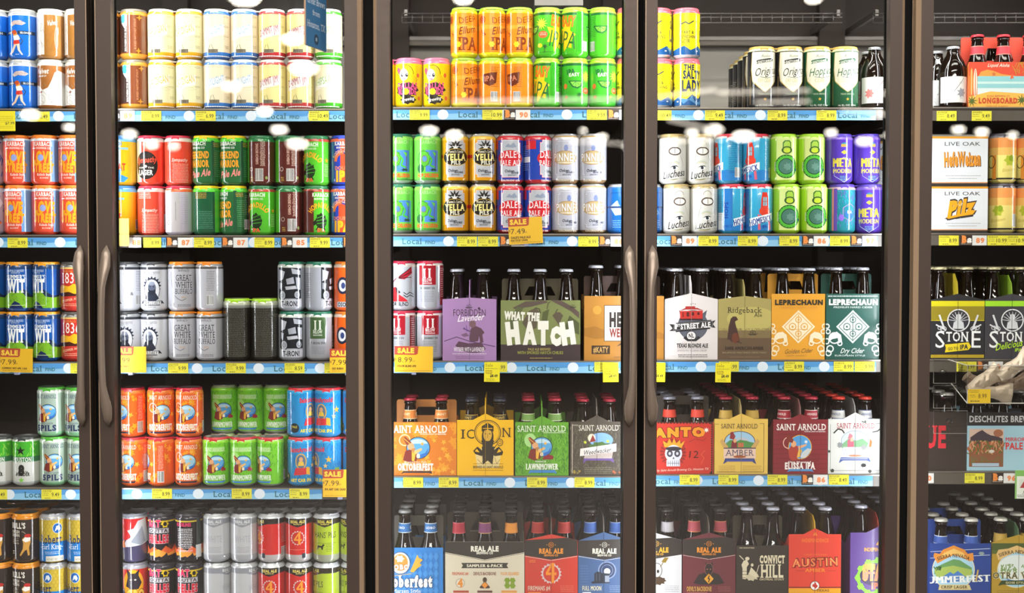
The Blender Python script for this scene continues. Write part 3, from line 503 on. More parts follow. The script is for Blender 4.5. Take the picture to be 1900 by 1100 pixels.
can('copper', 'red can with old year number and yellow map', '#c0342a', T('BUFFALO', 0, 73, 4, 24, '#e8a04a', .0, True) + T('1836', 2, 53, 19, 34, '#f4e6dc', .0, True) + P([(-26, 44), (-16, 50), (0, 47), (8, 52), (26, 48), (26, 34), (10, 32), (0, 36), (-26, 32)], '#e3a823') + P([(-26, 34), (0, 37), (10, 33), (26, 36), (26, 30), (6, 29), (-26, 28)], '#43201a') + T('COPPER ALE', 2, 20, 4.5, 34, '#f0c8a0', .0, rot=12) + MT(-12, 14, 18, 2, 3, '#f0b898', 3, .9) + back('#f0c8a0'), [(.102, '#c0342a'), (.106, '#e8c070'), (.2, '#8f8c88*')], ring='#4a4542')
por = E(0, 40, 15, 21, '#3b4256', 30) + STAR(0, 48, 18, '#2c3244', 16, .75) + E(0, 40, 14, 19.5, '#e4e6ee', 30) + P([(-13, 24), (-9, 36), (-2, 38), (6, 36), (13, 24), (7, 20), (-7, 20)], '#2f3546') + E(0, 44, 7.5, 10, '#5a6276') + P([(-7, 42), (-5, 34), (1, 30), (7, 36), (7, 42), (3, 39), (-3, 39)], '#262b38') + E(0, 52, 5.5, 3.6, '#8d95a8') + E(-3, 46, 1.2, .8, '#1d222e') + E(3, 46, 1.2, .8, '#1d222e')
can('daily', 'white can with bearded portrait in an oval wreath', '#d9dae2', T('BUFFALO BAYOU', 0, 70, 4.2, 30, '#2c2e38', .0, True) + T('BREWING CO', 0, 67, 2, 14, '#2c2e38', .0) + por + P([(-24, 14), (-19, 20), (19, 20), (24, 14), (19, 15), (14, 11), (-14, 11), (-19, 15)], '#2c2e38') + P([(-17, 12.5), (-17, 19), (17, 19), (17, 12.5)], '#e6e7ee') + T("SAM'S DAILY", 0, 13.2, 5, 31, '#23252e', .02, True) + MT(-8, 8, 8, 1, 2, '#555', 3, .8) + T('&', 42, 30, 6, 6, '#444') + back('#667', 50), [(.1, '#d9dae2'), (.106, '#3a3c44'), (.2, '#b4b6bc*')], ring='#3c3d42')
can('buffalo', 'silver can with three rows of thin black capitals', '#c9c9d2*', T('BUFFALO', 2, 74, 3.6, 20, '#3a3a40', .0, True) + L([(-12, 80), (-4, 76), (2, 81), (10, 78)], .6, '#6a6a78') + T('GREAT', 2, 57, 11, 30, '#2c2c32', .0, True) + T('WHITE', 2, 44, 11, 32, '#2c2c32', .0, True) + T('BUFFALO', 2, 32.5, 9.5, 33, '#2c2c32', .0, True) + T('BREWED', 2, 25, 2.6, 10, '#c89a5a', .0) + L([(-16, 30), (-10, 24), (-2, 20), (6, 24)], .8, '#4a4a55') + L([(-24, 74), (-22, 50), (-16, 34)], .6, '#7a7a90') + MT(-10, 12, 16, 2, 2.4, '#3a3a40', 3, .8) + GRASS(-30, 8, -16, 22, 8, '#5a5a68', 4, 6, .6) + back('#555', 44), [(.102, '#c9c9d2*'), (.106, '#4a4540'), (.2, '#a8a8ac*')], ring='#e8871c')
can('night', 'tall black can with lines of faint small print', '#24231f', MT(-20, 98, 26, 38, 2.4, '#6e6c60', 11, .7) + back('#777'), [(.128, '#24231f'), (.134, '#8e908a*'), (.2, '#c3c8b0*')], ring='#a4d422', h=.15)
wheel = E(0, 0, 8, 10, '#22252b', 24) + E(0, 0, 6.5, 8.2, '#a9adb8') + STAR(0, 0, 6.4, '#3a3e48', 10, .3) + E(0, 0, 2, 2.4, '#a9adb8')
can('truck', 'silver can with black machine drawing', '#b3b6c2*', P([(-24, 82), (24, 80), (24, 24), (-24, 24)], '#22252b') + P([(-22, 78), (-8, 74), (-12, 60), (-22, 56)], '#c3c6d2*') + P([(-6, 60), (8, 64), (10, 52), (-4, 50)], '#b3b6c2*') + P([(4, 80), (22, 76), (22, 68), (6, 70)], '#b9bcc8*') + P([(12, 64), (22, 62), (22, 40), (14, 42)], '#b3b6c2*') + P([(-8, 46), (12, 48), (14, 42), (-6, 40)], '#c8cad4*') + P([(-22, 54), (-14, 52), (-16, 40), (-22, 42)], '#9fa2ae*') + mv(wheel, -14, 30) + mv(wheel, 15, 31, .8)
    + R(-24, 8, 24, 22, '#c6c8d2*') + T('T-IRON!', 0, 10, 9, 32, '#26282e', .03) + back('#444'), [(.105, '#b3b6c2*'), (.112, '#d8dcd4*'), (.2, '#c8cad0*')], ring='#1d6f56')
can('below', 'silver can with dark green top block and number', '#b6b8c2*', R(-16, 42, 16, 82, '#46603c') + T('11', 0, 60, 15, 14, '#dfe5d8', .05, True) + T('BELOW', 0, 52, 6, 17, '#dfe5d8', .02) + T('BREWING', 0, 47.5, 2.4, 17, '#dfe5d8', .02) + P([(8, 82), (16, 60), (16, 82)], '#5b7450') + T('T-IRON IPA', 0, 32, 4, 28, '#33363e', .02) + MT(-14, 26, 14, 5, 3, '#77798a', 3, .8) + R(32, 10, 44, 82, '#2a4a40') + T('BREWING', 38, 46, 6, 40, '#cfd8d4', .02, rot=90) + back('#555', 50), [(.105, '#b6b8c2*'), (.112, '#d8dcd4*'), (.2, '#c8cad0*')], ring='#1d6f56')
can('mask', 'orange can with dark oval masks', '#f0641e', E(-12, 48, 12, 16, '#262a44', 24) + E(-12, 48, 8, 11, '#e8eaf2') + E(-11, 48, 4, 6, '#3a4a80') + E(12, 60, 15, 18, '#262a38', 24) + E(12, 60, 12, 14, '#d0d4e0') + P([(2, 58), (22, 66), (22, 56), (4, 52)], '#262a38') + R(-24, 8, 24, 18, '#c6c8d2') + T('OSO BUENO', 0, 9.5, 7, 44, '#26282e', .03) + T('1 2 3', 6, 22, 8, 20, '#c8d4e0', .05) + back('#fff'), [(.105, '#f0641e'), (.112, '#e8d0c0*'), (.2, '#d8b8a0*')], ring='#f07a24')
can('plug', 'silver can with red fan, boot and black wires', '#c3c6cf*', P([(-6, 60), (24, 82), (26, 70), (10, 58)], '#a82030') + L([(-4, 60), (22, 80)], 1.2, '#26282e') + L([(-2, 60), (24, 72)], 1.2, '#26282e') + L([(0, 60), (24, 62)], 1.2, '#26282e') + L([(-26, 40), (-6, 60)], 1.8, '#7a2030') + P([(-24, 40), (-6, 44), (0, 30), (12, 22), (20, 14), (-24, 14)], '#c82a34') + P([(-8, 44), (-2, 40), (2, 34), (-4, 30)], '#26282e') + L([(8, 34), (14, 30), (20, 34), (30, 30)], 1.4, '#26282e') + L([(8, 29), (14, 25), (20, 29), (30, 25)], 1.4, '#26282e') + R(-40, 8, 24, 17, '#c6c8d2*') + T('COLOR BLIND', -6, 9, 7, 46, '#26282e', .03) + back('#444'), [(.105, '#c3c6cf*'), (.112, '#e8e0d8*'), (.2, '#d0d2d8*')], ring='#b81f40')
can('eleven', 'silver can with dark red top block and number', '#c0c3cd*', R(-17, 48, 17, 84, '#a8202e') + T('11', 0, 62, 15, 15, '#f2eef0', .05, True) + T('BELOW', 0, 54, 6, 18, '#f2eef0', .02) + T('BREWING', 0, 50, 2.2, 18, '#f2eef0', .02) + T('CRANBERRY IPA', 0, 40, 3.6, 30, '#33363e', .02) + MT(-14, 35, 14, 7, 3, '#77798a', 3, .8) + R(26, 10, 40, 84, '#8f2434') + MT(28, 78, 38, 14, 4, '#e8c8cc', 4, 1) + back('#555', 50), [(.105, '#c0c3cd*'), (.112, '#e8e0d8*'), (.2, '#d0d2d8*')], ring='#b81f40')
# ---- fourth shelf
def arnold(name, tcol, sub, scol, w): return T('SAINT ARNOLD', 0, 72, 7, 44, tcol, .0, True) + SAINT(0, 46, 1.05) + T(name, 0, 12, 10, w, scol, .05, True)
can('tin', 'pale silver green can with blue disc and saint', '#b3c8b8*', arnold('5PILS', '#2c3f6a', '', '#26345e', 38) + T('FANCY LAWN', 0, 24, 3, 26, '#2c3f6a', .0, True) + back('#44584c', 40, '#dfe6e0'), [(.012, '#7fb58a'), (.105, '#b3c8b8*'), (.112, '#dfe8e0*'), (.2, '#cfe0cc*')], ring='#4fae34')
can('wonder', 'white can with green top and black star', '#dfe0dc', R(-60, 50, 60, 84, '#3fae2a') + GRASS(-30, 52, 30, 80, 34, '#8ad04a', 4, 8, 2) + STAR(-1, 67, 9, '#14241c') + R(-60, 46, 60, 56, '#2c7a4c') + T('HOUSTON', 0, 46.5, 8, 38, '#eef2ea', .03, True) + T('8', 0, 22, 17, 12, '#20221f', .08) + T('TH', 9, 26, 3, 5, '#20221f', .03) + T('WONDER', 1, 20, 6, 29, '#20221f', .05, True) + STAR(0, 12, 6, '#7fc84a') + R(-60, 6, 60, 9, '#9ea4a4') + back('#666', 44), [(.106, '#dfe0dc'), (.112, '#cfd8c8*'), (.2, '#b8bcb8*')], ring='#3a3f40')
can('leaf', 'orange can with yellow leaves and kneeling saint', '#ee6420', LEAVES(-60, 10, 60, 82, 34, '#f59a22', 5, 6) + LEAVES(-60, 10, 60, 82, 16, '#f7b23a', 9, 5) + T('SAINT ARNOLD', 0, 71, 7.5, 46, '#fbeee2', .0, True) + SAINT(0, 46, 1.05, '#9fcbe6') + RING(-14, 56, 8, 9, 1.2, '#f9d9c8', 18) + T('OKTOBERFEST', 0, 14, 10.5, 46, '#fff4ea', .05, True) + P([(-20, 8), (20, 8), (22, 12), (18, 11), (-18, 11), (-22, 12)], '#2b2a40') + R(36, 8, 50, 82, '#e8552c') + BAR(37, 9, 49, 30) + MT(38, 76, 48, 16, 2.8, '#f8c8b0', 5, .8), [(.105, '#ee6420'), (.2, '#f0803a')], ring='#c8243c')
can('mow', 'lime green can with grass drawing and saint', '#76cc2c', GRASS(-60, 8, 60, 82, 150, '#3f7f22', 6, 8, .7) + R(-20, 66, 20, 75, '#9fdc74') + T('SAINT ARNOLD', 0, 67, 6.5, 38, '#dff2c8', .0, True) + E(-13, 55, 10, 11, '#a9e47c') + SAINT(0, 44, 1.05) + P([(12, 30), (22, 30), (22, 34), (17, 38), (13, 36)], '#9a2430') + L([(18, 36), (24, 46)], 1, '#3f7f22') + T('LAWNMOWER', 0, 13, 9.5, 42, '#e9f7df', .06, True) + P([(-18, 8), (18, 8), (21, 12), (17, 11), (-17, 11), (-21, 12)], '#3f7fd0') + back('#2f5a1c', 48), [(.007, '#a9b0a8*'), (.105, '#76cc2c'), (.112, '#8fdc34'), (.2, '#c8dca8')], ring='#d2303c')
can('car', 'bright blue can with red script and gold seal', '#1a8fd2', GRASS(-60, 8, 60, 82, 90, '#1668b8', 6, 12, 1) + GRASS(-60, 8, 60, 82, 40, '#3fb4e0', 9, 8, .8) + T('SaintArnold', 0, 66, 8, 44, '#d2343c', .06, rot=2) + RING(0, 48, 10.5, 15, 1.8, '#e0a82c') + E(0, 48, 8.5, 12.5, '#5a6f8a') + E(0, 52, 3.6, 4.4, '#e0a878') + P([(-6, 40), (6, 40), (4, 48), (-4, 48)], '#e8c04a') + P([(-14, 22), (-10, 36), (10, 36), (16, 24)], '#d2343c') + P([(10, 24), (10, 38), (17, 36), (18, 22)], '#e8b03c') + STAR(30, 52, 7, '#f0b43a', 5) + STAR(24, 40, 5, '#e8c87a', 5) + T('ART CAR IPA', 0, 10, 5.5, 42, '#e8d83c', .05) + E(-32, 18, 9, 9, '#1f2c34') + T('PALE', -32, 18, 4, 10, '#d8c84c', .03) + R(42, 10, 52, 36, '#7fa83a') + back('#bfe4f4', 58), [(.105, '#1a8fd2'), (.112, '#2f9fdc'), (.2, '#c8c8cc*')], ring='#d62f3e')
# ---- bottom shelf
can('bull', 'dark brown can with leaping dog and white words', '#352a26', T("BULL'S", -7, 66, 10, 30, '#efe8e0', .04) + T('ENGLISH', -12, 57, 5.5, 18, '#e6ddd2', .03) + T('BROWN', -12, 50, 5.5, 18, '#e6ddd2', .03) + L([(-21, 47), (-4, 47)], .5, '#b8a898') + MT(-20, 43, -4, 3, 3, '#c8b8a8', 3, 1) + P([(4, 38), (2, 46), (8, 52), (16, 50), (17, 40), (14, 30), (15, 16), (12, 14), (10, 26), (6, 24), (-1, 14), (-3, 16), (3, 28)], '#cf9846') + P([(2, 44), (8, 40), (16, 42), (17, 48), (8, 50)], '#f0ece8') + E(12, 52, 6, 3.4, '#c0302c') + L([(8, 56), (4, 60), (1, 60)], 1, '#b8a898') + MT(-20, 22, -14, 2, 4, '#e6ddd2', 3, 1.6) + back('#b8a898'), [(.106, '#352a26'), (.2, '#e08c24')], ring='#f09a20')
hc = []
for j in range(8):
    for i in range(-7, 8): hc += hexo(i * 7.4 + (j % 2) * 3.7, 38 + j * 6.4, 3.9, '#a98c28', .5)[0][1]
can('honey', 'gold honeycomb can with blue lower half', '#c9ae38', [('poly', hc, '#a98c28')] + R(-80, 4, 80, 40, '#1677c4') + E(14, 66, 9, 10, '#1763b4') + P([(9, 60), (12, 70), (17, 71), (20, 65), (17, 60), (14, 64)], '#e4ecf4') + RING(14, 66, 9, 10, .8, '#e4ecf4') + T('Robert', 1, 38, 15, 42, '#1d2f5c', .02, True) + T('-Earl King-', 2, 27, 9, 44, '#e6eef6', .0, True) + MT(-10, 21, 18, 2, 3, '#cfe0f0', 3, 1) + R(-8, 4, 26, 14, '#dcdad2') + T('HONEY BLONDE', 9, 6, 4, 30, '#8a7a4a', .0) + back('#cfe0f0', 50), [(.105, '#c9ae38'), (.2, '#b9bcc4*')], ring=None)
can('torn', 'red, white and slate can with torn edge pattern', '#4a4566', R(-60, 44, 60, 84, '#d8262c') + P([(-16, 30), (-8, 44), (2, 50), (-6, 62), (6, 66), (14, 80), (30, 84), (40, 40), (20, 34)], '#dcdce2') + P([(0, 40), (12, 56), (22, 70), (30, 40), (20, 34)], '#9fa6b4') + P([(-22, 40), (-12, 44), (-10, 30), (-22, 30)], '#e8742c') + T('Lobo', -36, 52, 12, 28, '#f0b43a', .05) + back('#dde'), [(.105, '#4a4566'), (.11, '#c8c8d0*'), (.2, '#b8bac4*')], ring='#8f93a0')
can('wolf', 'red can with dark wolf before a yellow disc', '#d82c24', E(4, 54, 20, 27, '#f2a91c', 28) + P([(-8, 84), (-6, 66), (-10, 50), (0, 44), (14, 44), (20, 56), (14, 70), (16, 82), (8, 74), (0, 74)], '#2b2530') + E(0, 62, 2, 1.4, '#d8d0c0') + E(8, 62, 2, 1.4, '#d8d0c0') + T('LOBO', 4, 26, 16, 42, '#f3c04a', .07, ol='#4a2018') + P([(-24, 8), (-24, 34), (-14, 44), (-8, 20)], '#26222c') + back('#fdd'), [(.105, '#d82c24'), (.2, '#b8bac4*')], ring='#9a9aa6')
flame = P([(-80, 24), (-60, 34), (-46, 24), (-30, 34), (-18, 25), (-8, 32), (4, 22), (14, 33), (26, 24), (40, 35), (60, 25), (80, 32), (80, 12), (-80, 12)], '#e8622c') + P([(-80, 20), (-50, 27), (-20, 18), (0, 27), (20, 18), (50, 28), (80, 18), (80, 12), (-80, 12)], '#f2a040')
sky = P([(-80, 6), (-80, 18), (-30, 14), (-22, 20), (-18, 14), (-10, 15), (-6, 11), (2, 14), (6, 12), (12, 16), (16, 20), (18, 14), (40, 16), (80, 14), (80, 6)], '#1d1a24')
can('bat', 'black can with red letters over flames', '#1d1a22', flame + sky + T('BAT', -8, 69, 12, 25, '#d8285c', .06, ol='#f0c8d4', ow=.03) + BLOB(13, 74, 8, '#e8c41c', 6, .4, 3) + E(13, 74, 3.4, 4, '#1d1a22') + R(-20, 57, 20, 66, '#c8c4cc') + T('OUTTA', 0, 58.5, 6, 36, '#4a3a44', .04) + T('HELLES', 0, 39, 14, 40, '#d8243c', .06, ol='#f0c8d4', ow=.03) + back('#e0d8e0', 46), [(.1, '#1d1a22'), (.1035, '#d8b83c'), (.2, '#34323c*')], ring='#35323a')
can('batb', 'black can with pink heading and white small print', '#1d1a22', flame + sky + T('GUIDELINES', -2, 70, 6, 30, '#e0386c', .05) + MT(-14, 64, 16, 12, 3.2, '#e6e2ea', 4, 1.4) + T('KARBACH', 0, 22, 4, 30, '#f0c8d0', .03) + R(22, 10, 36, 34, '#dcdce0') + R(24, 36, 34, 84, '#2c3a3c') + back('#e0d8e0', 46), [(.1, '#1d1a22'), (.1035, '#d8b83c'), (.2, '#34323c*')], ring='#35323a')
def real(code, desc, body, fg, tcol, extra, sil='#c3c5cb*', du=0):
    can(code, desc, body, P([(-60, 84), (-60, 74), (-20, 74), (0, 68), (20, 74), (60, 74), (60, 84)], fg) + T('REAL ALE', 0, 76, 5, 28, tcol, .04) + T('BREWING CO', 0, 72.6, 2, 16, tcol, .02) + extra + back('#999', 48), [(.021, sil), (.1075, body), (.2, '#c8cacf*')])
real('silver', 'plain silver can with grey thin letters', '#cccdd4*', '#8f929c', '#dcdde2', T('WHITE', 0, 40, 12, 30, '#a4a6b0', .0) + MT(-12, 30, 14, 4, 3, '#8f919c', 3, .8) + L([(-14, 22), (14, 22)], .5, '#a4a6b0') + T('12 FL OZ', 0, 10, 4, 20, '#a0a2ac', .0), '#b6b8c0*')
gr4 = STAR(0, 0, 14, '#d8c8c8', 16, .82) + E(0, 0, 11, 11.5, '#c8281e') + P([(3, 12), (-7, -2), (-7, -5), (1, -5), (1, -12), (5, -12), (5, -5), (8, -5), (8, -2), (5, -2), (5, 12)], '#f0962c') + P([(1, 5), (1, -2), (-3, -2)], '#c8281e')
real('fourred', 'red can with gear emblem under black band', '#cc1f1c', '#1d1817', '#e8d070', mv(gr4, 0, 48) + L([(-16, 26), (16, 26)], .6, '#e8907c') + R(8, 10, 16, 19, '#2a3440'), '#c3bcbd*')
real('lime', 'olive lime can with small black dog', '#a4b826', '#2a2419', '#e0d050', T("HANS' PILS", 0, 48, 11, 44, '#2c3a18', .0) + L([(-16, 38), (22, 38)], .6, '#4a5a20') + P([(-16, 26), (-15, 34), (-6, 33), (-3, 37), (0, 35), (-3, 32), (-4, 26), (-6, 26), (-7, 30), (-12, 30), (-14, 26)], '#22261a') + MT(2, 35, 18, 5, 3, '#5a6a28', 3, .8) + R(-50, 22, -24, 74, '#c8902c'), '#9fa38c*')
# ------------------------------------------------------------------ carton designs (x from the left edge, y up from the base, photo pixels)
BOX = {}
def box(code, desc, col, art): BOX[code] = dict(desc=desc, col=col, art=art)
def txt(s, x0, x1, y, h, c, b=.03, sf=False, **k): return T(s, (x0 + x1) / 2, y, h, x1 - x0, c, b, sf, **k)
def script(s, x0, x1, y, h, c, rot=0): return T(s, (x0 + x1) / 2, y, h, x1 - x0, c, .01, False, .35, rot)
def badge(cx, cy, s, c='#2b2428'):
    return RING(cx, cy, 5 * s, 4 * s, .7 * s, c) + P([(cx - 9 * s, cy - 1 * s), (cx - 5 * s, cy - 4 * s), (cx + 5 * s, cy - 4 * s), (cx + 9 * s, cy - 1 * s), (cx + 5 * s, cy - 2.4 * s), (cx - 5 * s, cy - 2.4 * s)], c) + T('NL', cx, cy - 1.6 * s, 3 * s, 5 * s, c, .03)
box('lavender', 'mauve carton with seated monk drawing', '#a67fb3', E(58, 22, 22, 8, '#6d4b6c', 26) + P([(50, 40), (52, 58), (58, 66), (72, 60), (78, 52), (74, 48), (76, 34), (70, 32), (68, 46), (66, 36), (52, 34)], '#5e3f4f') + E(56, 68, 6, 7, '#7a5a62') + L([(3, 36), (26, 44), (50, 36), (98, 26)], 1.6, '#5b3f66') + L([(52, 54), (38, 60)], 2, '#5b3f66') + L([(40, 62), (46, 54), (44, 66)], 1.2, '#6b4796')
    + P([(34, 48), (44, 52), (50, 46), (40, 44)], '#7a5a7a') + P([(24, 28), (30, 36), (48, 32), (72, 34), (78, 24), (60, 18), (34, 18)], '#5a3c50') + txt('FORBIDDEN', 20, 80, 83, 12.5, '#3d2a3c', -.005) + script('Lavender', 28, 76, 74, 12, '#efe6f2', 4) + txt('WITBIER WITH LAVENDER', 21, 78, 17, 7.5, '#e8deea', .02) + MT(18, 12, 82, 1, 3, '#d8c8dc', 3, 1.4) + MT(24, 7, 78, 2, 3, '#6b4a70', 3, .8) + badge(49, 101, .9) + BLOB(68, 97, 3, '#3d2a3c', 4, .5))
pods = ''
box('hatch', 'olive and dark carton with chili pods and big white letters', '#7d8550', R(0, 0, 148, 30, '#3f3034') + P([(22, 98), (46, 110), (84, 112), (88, 108), (56, 100), (26, 96)], '#5c4d45') + P([(92, 112), (108, 104), (130, 92), (146, 78), (146, 90), (130, 102), (112, 112)], '#5b4a44') + P([(96, 84), (108, 66), (116, 84), (110, 90), (102, 90)], '#5c5040') + P([(40, 70), (52, 92), (64, 98), (72, 92), (66, 60), (50, 56)], '#5e5342') + P([(10, 60), (30, 100), (42, 98), (24, 58)], '#5a6038') + P([(78, 90), (90, 96), (84, 60), (74, 60)], '#565c36') + P([(118, 60), (128, 84), (146, 70), (146, 48)], '#4f5634') + L([(64, 98), (72, 96), (74, 88)], 1.6, '#3f3a2c') + L([(86, 96), (88, 106), (92, 110)], 1.4, '#3f3a2c') + L([(102, 90), (106, 96)], 1.4, '#3f3a2c')
    + txt('WHAT THE', 6, 72, 76, 13, '#ece9df', .08, rot=-3) + T('H', 24, 34, 34, 25, '#efece4', .1, rot=6) + T('A', 54, 34, 34, 26, '#efece4', .1) + T('T', 79, 34, 34, 20, '#efece4', .12) + T('C', 102, 32, 27, 20, '#efece4', .12) + T('H', 127, 34, 34, 26, '#efece4', .1, rot=8)
    + txt('PALE ALE BREWED', 51, 93, 19, 4.2, '#b5a55c', .02) + txt('WITH SMOKED HATCH CHILIES', 31, 116, 12, 5.4, '#a9a94c', .02) + MT(54, 4, 96, 1, 3, '#b5a55c', 3, 1.2) + badge(134, 101, .8))
box('katy', 'tan brown carton with a white framed label at the door edge', '#b07a30', P([(0, 60), (20, 64), (40, 56), (60, 60), (90, 52), (120, 60), (148, 50), (148, 40), (60, 44), (20, 40), (0, 46)], '#9c6a28') + E(24, 94, 8, 8, '#c8923c') + P([(37, 36), (37, 103), (100, 103), (100, 36)], '#26211f') + P([(38, 37), (38, 102), (99, 102), (99, 37)], '#d8d4cc') + T('HEFE', 68, 64, 24, 42, '#2c2220', .06) + T('WEIZEN', 70, 44, 15, 46, '#8a2c22', .04) + GRASS(40, 92, 98, 98, 30, '#8a847a', 3, 3, .6) + R(14, 12, 48, 28, '#3a2a1c') + txt('#KATY', 17, 45, 15, 10, '#c09a5c', .03) + P([(60, 26), (70, 34), (80, 26), (70, 30)], '#3a2a1c') + MT(56, 6, 90, 1, 3, '#5a3c1c', 3, 1))
box('street', 'white carton with red train car and black banner', '#ded6d6', E(52, 64, 28, 28, '#5d5f6c', 30) + P([(26, 92), (34, 86), (70, 86), (78, 92), (74, 74), (64, 44), (52, 38), (40, 44), (30, 74)], '#5a5c6a') + P([(28, 76), (28, 90), (70, 91), (70, 75)], '#c2302a') + P([(26, 90), (38, 96), (60, 96), (72, 91), (60, 93), (38, 93)], '#a82824') + R(38, 94, 56, 99, '#b02c28') + R(40, 80, 45, 88, '#521614') + R(50, 82, 54, 88, '#521614') + R(60, 83, 64, 88, '#521614') + R(32, 79, 35, 88, '#8a1e1a') + R(28, 73, 70, 76, '#3a2022') + STAR(48, 103, 1.4, '#333') + STAR(52, 104, 1.4, '#333') + STAR(56, 103, 1.4, '#333')
    + P([(8, 53), (14, 58), (8, 66), (20, 65), (20, 68), (86, 74), (86, 71), (94, 73), (89, 66), (94, 59), (84, 60), (84, 57), (20, 51), (20, 53)], '#28262a') + L([(16, 54), (88, 61), (88, 72), (17, 66), (16, 54)], .6, '#a8a4a8') + T('1', 20, 57, 9, 4, '#f0eeee', .04) + T('ST', 25, 61, 4.5, 6, '#f0eeee', .04) + T('STREET ALE', 57, 58.5, 9, 56, '#f0eeee', .04, rot=4) + E(49, 44, 9, 9, '#e8e4e4') + RING(49, 44, 9, 9, 1, '#2b2a2e') + T('NL', 49, 41, 7, 10, '#2b2a2e', .04) + P([(34, 40), (42, 34), (58, 34), (66, 40), (62, 44), (56, 38), (44, 38), (38, 44)], '#2b2a2e')
    + txt('TEXAS BLONDE ALE', 22, 80, 22.5, 7, '#2b2a2e', .04) + txt('SMOOTH CLEAN CRISP', 23, 78, 15, 3, '#8a8486', .0) + MT(24, 8, 80, 2, 3.4, '#4a4648', 3, 1.1) + L([(22, 20), (80, 20)], .4, '#8a8486'))
box('dog', 'golden brown carton with sitting dog silhouette', '#a99a5c', R(0, 0, 100, 40, '#66503c') + R(0, 40, 100, 54, '#7e6a48') + E(62, 76, 46, 22, '#bcae66', 30) + GRASS(0, 48, 99, 58, 90, '#86734c', 3, 7, .7) + P([(18, 37), (19, 60), (23, 76), (27, 80), (33, 80), (37, 74), (33, 72), (31, 70), (33, 62), (36, 52), (39, 42), (40, 34), (36, 31), (24, 33), (22, 37)], '#48302a') + E(32, 40, 7, 10, '#6d3a28') + L([(34, 34), (44, 30)], 2, '#48302a') + L([(19, 50), (18, 37)], 2.4, '#48302a') + txt('Ridgeback', 17, 81, 87, 10, '#3c3526', .0, True) + txt('Ale', 66, 81, 79.5, 6.5, '#3c3526', .0, True) + badge(64, 50, 1.1, '#332c24') + txt('DARK AMERICAN AMBER', 13, 84, 18, 6, '#33241c', .04) + txt('BALANCED MALTINESS UNFILTERED', 8, 90, 11.5, 2.8, '#a08c74', .02) + MT(22, 4, 78, 1, 3, '#8a7660', 3, 1))
def lep(ink, orn): 
    a = P([(50, 92), (81, 61), (50, 30), (19, 61)], orn) + P([(50, 88), (77, 61), (50, 34), (23, 61)], ink) + P([(50, 86), (75, 61), (50, 36), (25, 61)], orn)
    for r, x, y in ((6, 50, 74), (7, 39, 61), (7, 61, 61), (6, 50, 48)): a += RING(x, y, r, r, 1.6, ink) + E(x, y, 2, 2, ink)
    a += L([(50, 36), (50, 84)], 1.4, ink) + L([(32, 56), (68, 56)], 1, ink)
    for s in (0, 1):
        X = (lambda v: 100 - v) if s else (lambda v: v)
        for (x, y, r) in ((4, 52, 5), (2, 62, 5), (8, 20, 7), (5, 12, 6), (16, 40, 11), (26, 30, 5), (2, 34, 6)): a += RING(X(x), y, min(r, 5 if x < 3 else r), r, 2.2, orn, 16)
        a += P([(X(4), 32), (X(8), 46), (X(20), 52), (X(28), 46), (X(30), 34), (X(24), 30), (X(22), 40), (X(12), 38)][::(-1 if s else 1)], orn)
    return a
box('gold', 'golden yellow carton with cream diamond ornament', '#e6a232', lep('#e2a84c', '#f3e3c4') + txt('LEPRECHAUN', 6, 95, 102, 8.5, '#2c2a22', .06) + txt('PREMIUM HARD CIDER', 16, 86, 95, 3, '#c98a3c', .0) + script('Golden Cider', 24, 76, 12, 8, '#8a6a38', 3) + txt('SEMI SWEET', 28, 66, 6, 2.6, '#b98a48', .0))
box('green', 'dark green carton with white diamond ornament', '#23564d', lep('#2c5f58', '#e6ebea') + txt('LEPRECHAUN', 5, 96, 102, 9.5, '#f0f2ee', .06) + txt('PREMIUM HARD CIDER', 14, 86, 95.5, 3.4, '#d8e2de', .02) + MT(3, 117, 96, 1, 2, '#e6ebea', 3, 1.6) + script('Dry Cider', 27, 70, 12, 9, '#e6ebea', 0) + txt('EUROPEAN STYLE', 17, 73, 6, 2.8, '#d8e2de', .02))
def stone(top, band): 
    a = R(0, 98, 100, 108, top) + RING(51, 72, 21, 21, 2, '#e6e6e8', 34) + E(51, 72, 18.6, 18.6, '#35343a', 30)
    for i in range(9): a += L([(51, 70), (51 + 19 * math.cos(math.radians(20 * i + 10)), 70 + 18 * math.sin(math.radians(20 * i + 10)))], 1.2, '#c8c8cc')
    a += E(51, 78, 5, 6, '#d8d8dc') + P([(40, 56), (42, 68), (51, 73), (60, 68), (62, 56)], '#d0d0d4')
    for s in (-1, 1):
        a += L([(51 + s * 26, 55), (51 + s * 36, 82)], 3.4, '#d8d8dc') + L([(51 + s * 24, 54), (51 + s * 42, 64)], 2.6, '#d8d8dc') + RING(51 + s * 34, 58, 5, 4, 1, '#d8d8dc') + RING(51 + s * 28, 56, 6, 5, 1.2, '#d8d8dc')
    return a + T('S', 17, 21, 31, 17, '#efefef', .0, True) + T('TON', 49, 33, 17, 42, '#efefef', .02, True) + T('E', 84, 21, 31, 17, '#efefef', .0, True)
box('stoney', 'black carton with yellow top band and round crest', '#2c2b2e', R(0, 72, 100, 98, '#93821f') + R(0, 71, 100, 72, '#d8c428') + R(0, 2, 100, 8, '#b39a24') + stone('#d8cd1c', 0) + P([(26, 12), (28, 20), (26, 27), (70, 31), (75, 23), (70, 17)], '#e8cf24') + txt('GO TO', 32, 51, 17, 5, '#2c2b2e', .03, rot=5) + txt('IPA', 54, 69, 18.5, 8, '#2c2b2e', .05, rot=5, sh=.1))
box('stoneg', 'charcoal carton with lime top band and round crest', '#403d43', stone('#9fd82c', 0) + script('Delicious', 20, 70, 20, 12, '#b5e02c', 10) + txt('IPA', 56, 68, 14, 6, '#b5e02c', .02, sh=.2))
